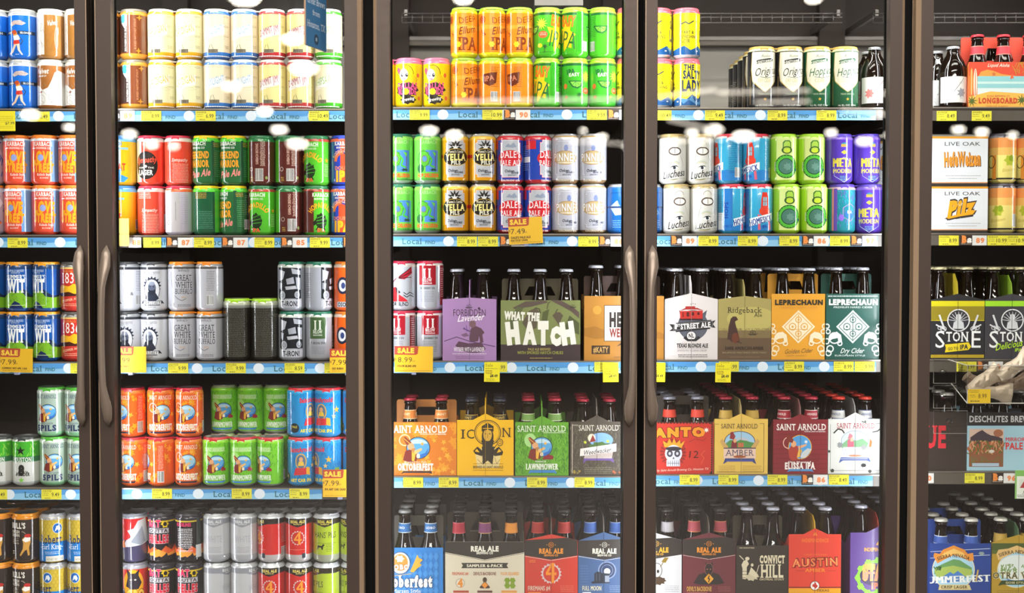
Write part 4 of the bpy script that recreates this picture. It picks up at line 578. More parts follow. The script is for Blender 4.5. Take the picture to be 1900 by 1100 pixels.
# ---- fourth shelf
box('okto', 'orange leaf-patterned carton with kneeling saint', '#dd7c1e', LEAVES(0, 2, 117, 98, 46, '#e99a24', 5, 8) + LEAVES(60, 2, 117, 80, 14, '#efb03a', 9, 6) + RING(21, 66, 11, 11, 2, '#f3cda0', 22) + SAINT(40, 50, 1.5) + txt('SAINT ARNOLD', -6, 100, 80, 13, '#f8efe4', .02, True) + txt('PATRON SAINT OF BREWERS', 50, 98, 76, 2.6, '#f8e8d0', .03) + txt('OKTOBERFEST', 8, 74, 10, 11.5, '#f8efe4', .06, True) + txt('Brewed for Fall', 20, 60, 23.5, 3.4, '#f8e8d0', .0, sh=.2) + P([(14, 3), (18, 8), (70, 8), (72, 3), (66, 5), (20, 5)], '#2f2a3c'))
box('icon', 'bright yellow carton with bearded bishop portrait', '#f1b80c', RING(57, 80, 25, 24, 1.6, '#2b2314', 36) + RING(57, 80, 22, 21, .8, '#2b2314', 36) + P([(38, 14), (34, 40), (46, 52), (70, 52), (82, 42), (78, 14)], '#e9cf8c') + L([(38, 30), (46, 22), (50, 34)], .7, '#4a3a1c') + L([(70, 34), (74, 22), (80, 30)], .7, '#4a3a1c') + P([(30, 46), (38, 54), (50, 44), (46, 36), (34, 40)], '#2b2314') + P([(86, 44), (78, 54), (64, 44), (70, 36), (84, 38)], '#2b2314') + P([(33, 45), (37, 50), (42, 43)], '#f1b80c') + P([(83, 45), (78, 50), (74, 42)], '#f1b80c') + P([(48, 20), (46, 54), (70, 54), (66, 20), (57, 28)], '#2b2314') + E(57, 72, 11, 18, '#2b2314', 24) + E(57, 76, 8, 12, '#d8a83a', 20) + P([(45, 66), (69, 66), (66, 54), (57, 50), (48, 54)], '#2b2314') + E(57, 66, 4.5, 1.6, '#d8a83a') + P([(46, 82), (46, 92), (57, 99), (68, 92), (68, 82), (57, 86)], '#2b2314') + L([(57, 84), (57, 98)], 1.4, '#f1b80c') + L([(48, 88), (66, 88)], 1.4, '#f1b80c') + E(53, 78, 1.4, 1, '#2b2314') + E(61, 78, 1.4, 1, '#2b2314') + L([(57, 70), (57, 78)], .8, '#7a5a1c')
    + RING(80, 62, 6, 7, 1.3, '#2b2314') + RING(80, 62, 3, 3.4, 1, '#2b2314') + L([(74, 58), (66, 46)], 1.2, '#2b2314') + T('I', 11, 69, 17, 8, '#2b2314', .0, True) + T('C', 25, 69, 17, 14, '#2b2314', .0, True) + T('N', 92, 72, 17, 17, '#2b2314', .0, True) + txt('BREWED BY SAINT ARNOLD', 30, 86, 13.5, 4.6, '#3a2c12', .02) + L([(30, 22), (86, 22)], .5, '#3a2c12') + L([(30, 10), (86, 10)], .5, '#3a2c12'))
box('lawn', 'green grass-patterned carton with kneeling saint', '#62a32a', GRASS(0, 2, 99, 96, 420, '#35701c', 6, 8, .8) + GRASS(0, 2, 99, 96, 160, '#7fc03c', 8, 6, .7) + E(28, 66, 11, 13, '#a9d888') + SAINT(44, 52, 1.35) + P([(50, 30), (70, 30), (72, 35), (64, 40), (54, 36)], '#8e2430') + L([(66, 38), (78, 50), (72, 50), (64, 38)], 1, '#3f8a2a') + txt('SAINT ARNOLD', 4, 94, 82, 11, '#e9f2dc', .0, True) + L([(52, 80), (94, 80)], .8, '#e9f2dc') + txt('LAWNMOWER', 20, 80, 11, 11, '#edf3e2', .06, True) + txt('FANCY', 38, 58, 24.5, 3, '#edf3e2', .02) + P([(24, 3), (28, 10), (74, 10), (78, 3), (72, 5), (30, 5)], '#3f86cc'))
box('weed', 'dark brown carton with handwritten white strip', '#4a4239', GRASS(0, 2, 99, 96, 300, '#6e6a52', 6, 6, .7) + GRASS(0, 2, 99, 96, 160, '#2f2a26', 8, 6, .8) + L([(4, 96), (4, 4)], .9, '#d8d0c0') + L([(4, 94), (15, 94)], .8, '#d8d0c0') + L([(88, 93), (98, 93)], .8, '#d8d0c0') + E(58, 66, 22, 14, '#7aa6dc') + BLOB(56, 54, 24, '#4a6a34', 9, .3, 3, .4) + E(40, 70, 7, 8, '#d8cdb8') + P([(36, 62), (42, 76), (48, 64)], '#8a2a28') + BLOB(28, 62, 3, '#c8d03a', 5, .3) + BLOB(70, 64, 3, '#c8d03a', 5, .3) + P([(24, 22), (30, 28), (74, 28), (82, 24), (80, 32), (26, 32)], '#6a4f96') + P([(26, 32), (78, 32), (80, 46), (28, 44)], '#b9aaa4') + txt('LAWNMOWER', 30, 78, 34, 7, '#8a7c78', -.02, rot=3) + P([(18, 36), (19, 50), (86, 60), (86, 45)], '#dcd6d2') + script('Weedwacker', 24, 76, 41, 8.5, '#25232a', 7) + txt('SAINT ARNOLD', 16, 90, 84, 10, '#ddd6ca', .0, True) + LEAVES(4, 4, 20, 12, 4, '#a8923c', 3, 3) + LEAVES(80, 4, 96, 12, 4, '#b8623c', 4, 3) + MT(26, 14, 78, 4, 3.4, '#8a8272', 4, 1))
box('santo', 'red carton with crowned white skull', '#c52f24', R(0, 0, 6, 4, '#c52f24') + P([(104, 0), (98, 0)] + [(100 + (i % 2) * 3, 4 + i * 2.2) for i in range(42)] + [(98 - i * 3, 93 + (i % 2) * 3) for i in range(33)] + [(0, 99), (104, 99)], '#3c1a16') + T('SANTO', 34, 70, 15, 112, '#ef8f20', .08, wv=1, ol='#4a1a12', ow=.05)
    + E(30, 40, 24, 26, '#a82820', 26) + sum((L([(30 + 17 * math.cos(math.radians(a)), 38 + 19 * math.sin(math.radians(a))), (30 + 25 * math.cos(math.radians(a)), 38 + 28 * math.sin(math.radians(a)))], 1, '#3c1a16') for a in range(-40, 230, 15)), []) + P([(14, 50), (11, 62), (19, 57), (23, 66), (28, 57), (32, 67), (36, 57), (43, 64), (44, 56), (52, 62), (46, 48), (30, 50)], '#e39a26') + E(31, 38, 16, 16, '#d3d6e2', 28) + R(18, 14, 43, 26, '#d3d6e2') + E(31, 47, 15, 4, '#2c2a34') + E(24, 38, 5.6, 6.6, '#3d3c4a') + E(38, 38, 5.6, 6.6, '#3d3c4a') + E(24, 38, 2.4, 2.8, '#c8cbd8') + E(38, 38, 2.4, 2.8, '#c8cbd8') + P([(29, 28), (33, 28), (31, 32)], '#2c2a34') + L([(20, 20), (42, 20)], .8, '#3d3c4a') + sum((L([(21 + 4 * i, 15), (21 + 4 * i, 25)], .7, '#3d3c4a') for i in range(6)), []) + txt('12', 60, 77, 30, 13, '#2a1410', -.01, sh=.1) + STAR(92, 82, 5.5, '#f3e8e0', 8, .4) + script('by Saint Arnold Brewing Co. Houston TX', 0, 96, 6, 4, '#f0c8b8', 2) + L([(60, 60), (72, 66), (86, 62), (92, 68)], 1, '#8e2018') + L([(82, 18), (88, 30), (82, 36), (90, 44)], 1, '#e0603c'))
box('amber', 'pale yellow carton with round hill landscape', '#e2bb58', L([(1, 93), (8, 93)], .8, '#4a3a24') + L([(84, 94), (92, 94), (92, 3), (4, 3)], .8, '#4a3a24') + E(47, 60, 29, 20, '#4a3448', 34) + E(47, 60, 27.6, 18.8, '#9cc4e0', 32) + P([(20, 56), (30, 64), (40, 60), (52, 66), (64, 60), (74, 58), (74, 48), (20, 48)], '#4f8a4a') + P([(34, 62), (44, 68), (56, 68), (66, 62), (58, 62), (46, 64)], '#b9bcc8') + P([(30, 42), (32, 60), (36, 66), (42, 58), (42, 42)], '#7c2430') + P([(28, 66), (30, 78), (34, 79), (39, 70), (36, 64)], '#8d2c34') + E(38, 62, 3, 4, '#e2a678') + R(44, 50, 54, 58, '#c86a4a') + P([(10, 60), (14, 66), (26, 50), (20, 44)], '#c9a060') + P([(84, 60), (80, 66), (68, 50), (74, 44)], '#c9a060') + P([(17, 28), (17, 48), (77, 48), (77, 28)], '#e5c3b0') + P([(17, 47), (17, 49), (77, 49), (77, 47)], '#4a3448') + txt('AMBER', 20, 74, 34, 11, '#4a4468', .0, True) + E(47, 32, 12, 2.4, '#a0502c') + P([(16, 18), (20, 29), (74, 29), (78, 18), (70, 23), (24, 23)], '#34407c') + P([(22, 26), (72, 26), (72, 23), (22, 23)], '#4452a0') + txt('SAINT ARNOLD', 12, 80, 85, 8.5, '#3e3226', .0, True) + MT(8, 14, 40, 4, 3.4, '#a8853c', 4, .8) + MT(52, 14, 88, 4, 3.4, '#a8853c', 6, .8))
box('red', 'dark red wood-grain carton with sailing window', '#82202a', sum((L([(0, 10 + 9 * i), (30, 11 + 9 * i), (70, 9 + 9 * i), (102, 10 + 9 * i)], .8, '#651820') for i in range(9)), []) + RING(76, 30, 10, 8, .8, '#651820') + RING(76, 30, 5, 4, .8, '#651820') + RING(28, 58, 10, 11, 1.6, '#e8b8a8', 22) + E(50, 50, 22, 23, '#dba63c', 32) + E(50, 50, 20.6, 21.6, '#4a9ad8', 32) + STAR(61, 60, 4, '#e8f2fa', 8, .4) + P([(50, 30), (60, 30), (72, 46), (64, 48), (54, 40)], '#c3c8cc') + P([(30, 30), (28, 44), (34, 54), (46, 52), (48, 34), (44, 26), (36, 24)], '#a83a30') + P([(44, 30), (48, 48), (54, 44), (50, 32)], '#e3b04a') + E(38, 56, 5, 6, '#e2a678') + P([(27, 60), (24, 70), (28, 73), (38, 64), (36, 58)], '#7c2a20') + P([(46, 52), (62, 56), (62, 53), (48, 46)], '#e2a678') + txt('SAINT ARNOLD', 6, 98, 82, 11, '#f3e9e6', .02, True) + txt('PATRON SAINT OF BREWERS', 58, 97, 78, 2, '#f3e9e6', .02) + txt('ELISSA IPA', 22, 79, 9, 11.5, '#f3e9e6', .05, True) + txt('Dry Hopped', 28, 70, 21, 2.8, '#f3e9e6', .02, sh=.2) + P([(26, 3), (30, 9), (72, 9), (76, 3), (70, 5), (32, 5)], '#4a90c8'))
box('white', 'white carton with pale landscape and small animals', '#d8d9d6', L([(4, 93), (4, 6), (98, 6)], .7, '#4a4c4a') + L([(88, 94), (98, 94), (98, 6)], .7, '#4a4c4a') + E(50, 62, 26, 19, '#8a93b0', 32) + E(50, 62, 25, 18, '#c3dcec', 32) + P([(26, 56), (38, 66), (52, 62), (64, 66), (74, 58), (72, 48), (26, 48)], '#7fae84') + P([(36, 46), (36, 62), (42, 68), (48, 60), (48, 46)], '#c3647c') + P([(36, 66), (40, 76), (46, 72), (44, 66)], '#c87a84') + E(44, 64, 3, 4, '#e2b498') + P([(24, 30), (28, 50), (70, 50), (76, 30)], '#dfe2ea') + txt('WINTER', 26, 72, 34, 12, '#b4bcd0', -.01, True) + E(50, 34, 12, 2, '#d88a6a') + P([(20, 20), (24, 31), (76, 30), (80, 22), (72, 25), (28, 25)], '#4c62a8') + L([(24, 28), (74, 28)], 1, '#dfe4f2') + txt('SAINT ARNOLD', 16, 86, 85, 10, '#a83a4c', .0, True) + L([(10, 76), (18, 84), (26, 82), (30, 76)], 2.4, '#2b2c2c') + L([(82, 78), (92, 80), (96, 84)], 2, '#2b2c2c') + BLOB(22, 54, 6, '#8f9398', 7, .4, 3) + BLOB(66, 50, 6, '#9a9c9c', 7, .4, 5) + P([(76, 50), (78, 66), (82, 60), (80, 50)], '#c8742c') + BLOB(66, 16, 6, '#2c2b30', 7, .4, 4, .7) + BLOB(8, 6, 4, '#3a3c3a', 7, .4, 4) + BLOB(78, 5, 4, '#3a3c3a', 7, .4, 5) + BLOB(2, 42, 3, '#3a3c3a', 7, .4, 6) + L([(62, 98), (70, 96), (68, 100)], 2, '#3a4a3c'))
box('rogue', 'dark brown carton with large red letters and bone figure', '#3b302c', R(0, 82, 120, 84, '#2c2420') + T('SOTA', 24, 88, 10, 26, '#d8c02c', .04) + T('ROGUE', 20, 44, 38, 112, '#d9303c', .04, True) + E(14, 14, 8, 8, '#e3b820', 24) + E(14, 14, 3, 3, '#4a3a14') + STAR(14, 14, 7, '#4a3a14', 5, .2)[0:1] + E(14, 14, 4.6, 4.6, '#e3b820') + E(14, 14, 2.2, 2.2, '#4a3a14') + L([(0, 36), (6, 26), (1, 18), (4, 6)], 2, '#e8e6e2') + L([(-4, 30), (5, 32)], 1.6, '#e8e6e2') + L([(-4, 25), (5, 27)], 1.6, '#e8e6e2') + E(-1, 42, 4, 5, '#e8e6e2'))
box('mirror', 'light blue carton with forest lake picture', '#a3c8d6', R(0, 84, 148, 112, '#2c2a2c') + T('DESCHUTES BREWERY', 72, 91, 11, 136, '#dcdad8', .03) + R(4, 7, 68, 78, '#8e5a3e') + R(4, 52, 68, 78, '#d8b8a4') + P([(6, 62), (20, 72), (28, 76), (36, 70), (44, 66), (56, 64), (66, 60), (66, 50), (6, 50)], '#4a3c44') + E(58, 70, 9, 7, '#a86a4c') + GRASS(4, 30, 67, 56, 90, '#6a6a34', 4, 12, 1.8) + GRASS(4, 30, 67, 54, 50, '#b8603c', 5, 9, 2) + GRASS(4, 30, 67, 56, 40, '#d8a47c', 6, 8, 1.2) + GRASS(4, 10, 67, 26, 60, '#7a6a40', 7, 6, 1.6) + R(10, 8, 60, 14, '#a9bccb') + E(46, 36, 5, 3, '#d8d4c8') + txt('MIRROR POND', 72, 138, 55, 7, '#d9383c', .02) + txt('PALE ALE', 72, 134, 40, 12, '#d9383c', .03))
# ---- bottom shelf
def realb(code, desc, col, tcol, art, W=98, h0=134):
    box(code, desc, col, P([(0, 90), (0, 140), (W, 140), (W, 90), (W / 2, 82)], '#2f2925') + L([(0, 88.5), (W / 2, 80.5), (W, 88.5)], .6, '#e6e0d8') + T('REAL ALE', W / 2, 94, 8.5, 45, tcol, .06) + T('BREWING CO', W / 2, 88.5, 3.4, 26, tcol, .04) + RING(W / 2, 110, 5, 5, .8, tcol) + RING(W / 2, 110, 2.4, 2.4, .8, tcol) + E(W / 2 - 8, 110, .8, .8, tcol) + E(W / 2 + 8, 110, .8, .8, tcol) + art)
box('fest', 'blue diamond-checked carton with orange wolf seal', '#2b7cc8', sum((P([(x, y + 8), (x + 5, y), (x, y - 8), (x - 5, y)], '#3f8cd2') for x in range(5, 90, 10) for y in range(8, 104, 16)), []) + E(18, 76, 18.5, 21, '#2c3a6a', 32) + E(18, 76, 17.5, 20, '#e9e6e0', 32) + E(18, 77, 14, 16, '#e08a34', 30) + BLOB(17, 84, 9, '#e9dcc8', 6, .4, 3, .8) + T('LOBO', 16, 64, 8.5, 36, '#f0e6d6', .05, True, ol='#6a3c20', ow=.05) + P([(36, 60), (42, 58), (50, 66), (58, 72), (54, 76), (60, 82), (52, 86), (50, 92), (44, 78)], '#e0a83c') + T('Oktoberfest', 24, 32, 19, 108, '#f0ece4', .07, True, ol='#2c3a5a', ow=.04) + T('Traditional Marzen Style', 6, 20, 7, 100, '#e6e4de', .0, True) + L([(-10, 50), (40, 56)], 1, '#c8a84c'), )
box('sampler', 'cream wide carton with black pointed top and three small emblems', '#d8cdb8', P([(0, 96), (0, 125), (148, 125), (148, 96), (74, 82)], '#302b26') + L([(0, 94.5), (74, 80.5), (148, 94.5)], .7, '#302b26') + T('REAL ALE', 74, 98, 9, 52, '#efe9dc', .06) + T('BREWING CO', 74, 92.6, 4, 31, '#efe9dc', .05) + P([(30, 66), (33, 71), (30, 76), (118, 76), (115, 71), (118, 66)], '#3a352c') + T('SAMPLER 6-PACK', 74, 68, 5.4, 67, '#e4dcc8', .06) + T('FIREMANS #4', 28, 53, 5.6, 30, '#c85a34', .03) + T("DEVIL'S BACKBONE", 74, 53, 5.6, 42, '#7a3a34', .03) + T('FOUR SQUARED', 121, 53, 5.6, 34, '#e09a4c', .03)
    + mv(STAR(0, 0, 10, '#b8aa98', 16, .8) + E(0, 0, 7, 7, '#e0d6c4'), 28, 38) + T('4', 28, 31, 14, 10, '#e08a2c', .06) + P([(64, 30), (74, 42), (84, 30), (82, 28), (66, 28)], '#4a3428') + E(74, 44, 4, 5, '#4a3428') + P([(74, 40), (80, 34), (74, 28), (68, 34)], '#e8902c') + sum((BLOB(121 + x, 38 + y, 6, '#7f9a24', 6, .3, 3) for x in (-5, 5) for y in (-5, 5)), []) + R(15, 20, 44, 24, '#b04a34') + R(60, 20, 88, 24, '#6a3a38') + R(105, 20, 134, 24, '#e09a4c'))
realb('four', 'red orange carton with gear and numeral under black peak', '#c8392a', '#e8902c', mv(STAR(0, 0, 20, '#cdbabc', 18, .84) + E(0, 0, 15, 15.5, '#c8392a'), 49, 56) + P([(55, 76), (49, 76), (39, 58), (39, 53), (49, 53), (49, 38), (55, 38), (55, 53), (59, 53), (59, 58), (55, 58)], '#e88a24') + P([(50, 69), (50, 58), (44, 58)], '#c8392a') + txt('FIREMANS #4', 6, 47, 24, 8.5, '#d9c0b0', .03) + R(6, 14, 30, 21, '#e88a34') + MT(66, 32, 92, 4, 3.4, '#e07a64', 3, .9) + MT(8, 80, 20, 2, 3, '#e88a34', 4, 1.4))
realb('moon', 'slate blue carton with moonlit building', '#3f5c88', '#d8d4c4', E(54, 62, 17, 17, '#7f90b4', 28) + E(54, 62, 14.6, 14.6, '#2c3a5c', 28) + RING(54, 62, 11, 11, 1, '#7f90b4') + E(54, 60, 6, 6, '#d8dce6') + P([(24, 40), (30, 42), (30, 56), (36, 60), (44, 57), (58, 56), (58, 40), (60, 38), (26, 37)], '#232834') + R(50, 40, 58, 52, '#8f98a8') + L([(34, 42), (34, 56)], .7, '#5a6478') + L([(40, 42), (40, 56)], .7, '#5a6478') + txt('FULL MOON', 8, 43, 24, 8.5, '#d8d0b0', .03) + R(8, 15, 24, 21, '#d8dae0') + MT(4, 70, 20, 9, 5, '#5a78a4', 3, .7) + MT(58, 32, 84, 4, 3.4, '#7f98bc', 3, .9) + P([(0, 0), (0, 6), (30, 12), (60, 8), (98, 14), (98, 0)], '#34496c'))
realb('arrow', 'light grey carton with skull and arrow', '#d3d2d6', '#e0a82c', E(50, 60, 10, 14, '#f0eef0') + RING(50, 60, 10, 14, 1.4, '#3a2c1c') + E(52, 58, 2.6, 3.4, '#2c241c') + L([(56, 66), (66, 82)], 1.6, '#7a6224') + P([(58, 76), (64, 84), (72, 84), (66, 74)], '#8a6e24') + BLOB(54, 40, 14, '#4a3422', 9, .3, 4, .6) + MT(64, 30, 92, 4, 3.4, '#8f8f98', 3, .9))
realb('devil', 'burgundy carton with horned figure and yellow diamond', '#6c2c36', '#e8902c', P([(20, 36), (30, 52), (42, 56), (43, 76), (46, 72), (52, 72), (56, 77), (57, 56), (68, 52), (78, 36), (66, 33), (32, 33)], '#2b2222') + RING(49, 62, 8, 12, .8, '#8a5a50') + P([(49, 56), (60, 44), (49, 32), (38, 44)], '#2b2222') + P([(49, 54), (58, 44), (49, 34), (40, 44)], '#e2a030') + L([(50, 50), (47, 44), (51, 44), (48, 38)], 1.8, '#2b2222') + E(46, 62, 1.2, .8, '#c87a5a') + E(52, 62, 1.2, .8, '#c87a5a') + txt("DEVIL'S BACKBONE", 8, 54, 21, 8, '#d8a44c', .03) + R(8, 12, 46, 18, '#c87a62') + MT(66, 28, 90, 3, 3.6, '#a8645c', 3, .9))
box('convict', 'black brown carton with cream prisoner drawing', '#342c26', txt('CONVICT', 44, 91, 74, 13, '#dfd3b4', .06, True) + T('HILL', 67, 47, 23, 43, '#dfd3b4', .03, True) + txt('OATMEAL STOUT', 44, 90, 41, 4, '#cdbf9c', .03) + P([(12, 44), (12, 64), (10, 70), (14, 78), (20, 80), (24, 72), (20, 66), (20, 50), (18, 43)], '#d8ccb0') + E(21, 82, 4, 3.4, '#d8ccb0') + L([(6, 88), (14, 80)], 1.6, '#d8ccb0') + L([(12, 46), (20, 46)], .8, '#342c26') + L([(12, 52), (20, 52)], .8, '#342c26') + L([(12, 58), (20, 58)], .8, '#342c26') + BLOB(30, 48, 14, '#c8bca0', 9, .35, 4, .6) + P([(24, 54), (28, 66), (34, 60), (42, 50), (36, 46)], '#d8ccb0') + L([(38, 54), (43, 70)], 1.2, '#d8ccb0') + E(30, 70, 2.6, 3, '#d8ccb0') + txt('HAND CRAFTED BITTERNESS', 6, 34, 101, 2.4, '#cdbf9c', .02) + L([(0, 116), (96, 116)], .6, '#8a8072'))
box('austin', 'bright red carton with yellow base and round seal', '#d8402e', R(0, 0, 98, 26, '#e2a01c') + L([(0, 28), (98, 28)], 1.4, '#3a1c18') + txt('INDEPENDENCE', 24, 74, 113, 6.5, '#e8702c', .04) + STAR(49, 128, 5, '#e8842c', 3, .5) + txt('CALM ORIGINAL', 28, 72, 88, 3, '#e8702c', .02) + T('AUSTIN', 49, 68, 14, 84, '#f2a45c', .02, ol='#7a2018', ow=.09, rot=2) + T('AUSTIN', 49, 68, 14, 80, '#e0452e', -.015, rot=2) + txt('AMBER', 31, 68, 57, 6.5, '#e8842c', .04) + L([(14, 59), (28, 59)], .7, '#8a2a20') + L([(72, 59), (88, 59)], .7, '#8a2a20') + E(49, 31, 9, 9, '#3a1c18', 26) + E(49, 31, 8, 8, '#ece4e0', 26) + P([(45, 34), (48, 34), (48, 37), (51, 37), (52, 33), (55, 31), (53, 28), (50, 25), (48, 28), (44, 30)], '#c8302a') + txt('TEXAS', 52, 76, 20, 4, '#7a4a14', .03))
box('stash', 'purple carton with leaf wreath and balloon letters', '#5a3d86', RING(52, 46, 40, 34, 6, '#7fc03a', 30) + sum((BLOB(52 + 37 * math.cos(math.radians(a)), 46 + 33 * math.sin(math.radians(a)), 7, '#86c83c', 6, .3, a) for a in range(0, 360, 30)), []) + E(52, 50, 34, 20, '#3a2a50', 30) + T('STASH', 54, 44, 24, 62, '#f0a04c', .12) + T('STASH', 54, 44, 12, 60, '#ec8a6c', .08) + T('IPA', 52, 25, 11, 24, '#ec7a5c', .06) + txt('INDEPENDENCE', 26, 76, 96, 6.5, '#e2a83c', .03) + STAR(52, 110, 5, '#e2a83c', 3, .5) + txt('AMBER BEER', 24, 72, 6, 5, '#e2a83c', .05) + BLOB(52, 14, 12, '#86c83c', 7, .3, 4))
def lake(cx, cy, rx, ry): return E(cx, cy, rx, ry, '#e6d8b0', 36) + E(cx, cy, rx - 1.4, ry - 1.4, '#a8d0e4', 34) + P([(cx - rx + 5, cy + 4), (cx - 14, cy + 14), (cx, cy + 20), (cx + 12, cy + 18), (cx + rx - 6, cy + 4), (cx + rx - 4, cy - 8), (cx - rx + 4, cy - 8)], '#6a9a5c') + P([(cx - rx + 4, cy + 2), (cx, cy + 8), (cx + rx - 5, cy), (cx + rx - 8, cy - 14), (cx - rx + 8, cy - 14)], '#a8bc5c') + P([(cx - 22, cy - 14), (cx - 6, cy - 4), (cx, cy - 8), (cx + 8, cy - 2), (cx + 24, cy - 14), (cx + 12, cy - 24), (cx - 12, cy - 24)], '#4a7cc0') + GRASS(cx - rx + 6, cy - 2, cx - rx + 16, cy + 6, 10, '#2f5a34', 4, 9, 1.8)
box('summer', 'blue carton with lake scene and orange scroll', '#26438e', L([(0, 100), (112, 106)], 1, '#c8d0e8') + L([(0, 88), (112, 94)], 1, '#c8d0e8') + lake(44, 66, 40, 38) + P([(6, 92), (8, 98), (18, 96), (24, 104), (44, 112), (64, 104), (70, 96), (80, 98), (82, 84), (74, 82), (62, 88), (44, 94), (28, 86), (14, 78)], '#e2913a') + P([(18, 88), (26, 98), (44, 106), (62, 98), (68, 88), (44, 96)], '#f0c06a') + T('SIERRA NEVADA', 44, 90, 6, 60, '#3c3020', .02, True, arc=70) + T('SUMMERFEST', 49, 42, 12.5, 126, '#eef0ec', .06, True, rot=2, ol='#26438e', ow=.05) + P([(16, 28), (18, 38), (74, 38), (78, 28)], '#d8c48a') + T('CRISP LAGER', 46, 31, 5, 50, '#3c3020', .03, True) + L([(86, 44), (90, 66)], 3, '#c8a860') + BLOB(96, 97, 6, '#8fa0a0', 6, .3, 3, .6))
box('otra', 'olive yellow carton with pale landscape and scroll', '#b39130', R(0, 102, 110, 116, '#4c5a2c') + R(0, 96, 40, 103, '#5a6630') + lake(46, 66, 36, 34) + E(46, 70, 34, 24, '#dfe6e2', 30) + GRASS(16, 58, 76, 76, 40, '#7f9a5c', 4, 10, 2) + P([(8, 96), (12, 104), (30, 106), (46, 112), (62, 106), (82, 104), (84, 92), (62, 94), (46, 100), (28, 92), (12, 84)], '#e0b878') + T('SIERRA NEVADA', 46, 97, 6, 66, '#4a3c24', .02, True, arc=80) + T('OTRA VEZ', 44, 50, 11, 84, '#4a4430', .02, True, ol='#d8d0a0', ow=.05) + P([(12, 36), (18, 46), (90, 46), (90, 38), (20, 38)], '#3c4a24') + txt('GOSE STYLE ALE', 26, 78, 40, 3.6, '#d8d0a0', .02) + MT(10, 26, 90, 5, 4, '#8a6c20', 4, 1))
box('aloha', 'orange and blue beach scene carton with surfboards', '#e8743a', R(0, 58, 104, 86, '#dc4c32') + P([(18, 58), (22, 66), (34, 70), (44, 68), (60, 62), (90, 58)], '#e39a44') + R(16, 36, 104, 58, '#8fc8cc') + R(16, 44, 104, 48, '#c8e2dc') + R(16, 24, 104, 36, '#d8e4e0') + P([(0, 0), (0, 20), (40, 30), (104, 26), (104, 0)], '#f0b850') + E(5, 48, 3.4, 26, '#e88a34') + E(12, 46, 3.4, 26, '#f3e0c8') + L([(12, 22), (12, 70)], 1.2, '#d8402e') + L([(5, 24), (5, 70)], 1, '#f6d8a8') + STAR(46, 62, 5, '#c86a3c', 5) + L([(78, 52), (79, 64)], 1, '#b8482c') + P([(76, 54), (80, 64), (83, 54)], '#e8643c') + STAR(6, 12, 12, '#5a6a2c', 9, .3) + STAR(98, 14, 12, '#5a6a2c', 9, .3) + GRASS(84, 58, 103, 84, 20, '#c88a34', 4, 10, 1.2) + txt('LONGBOARD', 18, 90, 8.5, 9, '#cf4a2a', .06, True) + txt('KONA BREWING CO', 34, 76, 20, 3, '#c8603a', .02) + script('Island Lager', 32, 74, 2, 3.6, '#d89040') + script('Liquid Aloha', 34, 74, 75, 6, '#f5e8d8') )
def oak(): return R(0, 84, 104, 88, '#e39c28') + R(0, 3, 104, 5, '#e2a070') + T('LIVE OAK', 57, 71, 7, 66, '#3c3a38', .0) + MT(26, 16, 92, 1, 3, '#9a9894', 3, 1) + MT(30, 11, 86, 1, 3, '#9a9894', 4, 1)
box('hefe', 'white can box with orange gothic word', '#e3e6ec', oak() + T('HefeWeizen', 58, 34, 24, 68, '#3a3230', .06, rot=2) + T('HefeWeizen', 57, 35, 24, 67, '#e8962c', .05, rot=2))
box('pilz', 'white can box with yellow slanted script word', '#e3e6ec', oak() + T('Pilz', 55, 32, 28, 52, '#3a3230', .14, sh=.3, rot=9) + P([(24, 26), (84, 42), (80, 34), (32, 22)], '#3a3230') + T('Pilz', 54, 33, 27, 50, '#f0a818', .07, sh=.3, rot=9) + P([(26, 28), (82, 42), (78, 36), (32, 25)], '#f0a818'))
# ------------------------------------------------------------------ builders
def can_profile(h):
    k = h - .119
    return [(.023, .0), (.026, .0012), (.0315, .0065), (.033, .010), (.033, .108 + k), (.0322, .1105 + k), (.0298, .1138 + k), (.0272, .1162 + k), (.0268, .1172 + k)]
def lid_mesh(h):
    m = MB(); z = h
    m.lathe([(.0268, z - .002), (.0277, z - .0012), (.0277, z - .0002), (.0268, z), (.0258, z - .0006), (.0252, z - .004), (.023, z - .0035), (.0, z - .0032)], 32)
    m.box(-.006, .006, -.012, .006, z - .0032, z - .0018)
    return m.mesh('lid', M_ALU)
LID = {}
CM = {}
def can_meshes(code):
    if code in CM: return CM[code]
    d = CANS[code]; h = d['h']
    b = band_lathe('can_body', can_profile(h), [(z if z < .2 else 1, c) for z, c in d['bands']] + [(9, d['body'])], M_CAN, default=d['body'])
    a = art_mesh('label_print', d['art'], M_CAN, 'can')
    if h not in LID: LID[h] = lid_mesh(h)
    CM[code] = (b, a, LID[h]); return CM[code]
def make_can(code, x, y, z, du, label, group):
    b, a, l = can_meshes(code)
    o = empty('beer_can', (x, y, z), math.radians(du * 360 / 161.1)); tag(o, label, 'can', group)
    link('can_body', b, o); link('label_print', a, o); link('lid', l, o)
    return o
RINGM = {}
def carrier(xs, y0, z, h, colr, label, group, rows=1):
    """moulded plastic can holder: a collar on every can top joined by small bridges"""
    m = MB(); x0 = xs[0]
    for r in range(rows):
        for x in xs:
            cx, cy = x - x0, r * .0665
            m.lathe([(.0288, h - .0085), (.0305, h - .0075), (.0302, h - .004), (.0296, h - .0012), (.0282, h + .0002), (.0281, h - .004), (.0288, h - .0085)], 28, cx, cy)
            m.box(cx - .009, cx + .009, cy - .0318, cy - .0296, h - .0125, h - .004)
            if r: m.box(cx - .008, cx + .008, cy - .0665 + .029, cy - .029, h - .0045, h - .002)
        for a, b in zip(xs, xs[1:]):
            m.box(a - x0 + .0292, b - x0 - .0292, r * .0665 - .009, r * .0665 + .009, h - .0045, h - .002)
    o = m.build('can_holder', mat('ring_' + colr, colr, .35, 0, .2), None, (x0, y0, z)); tag(o, label, 'can holder', group)
    return o

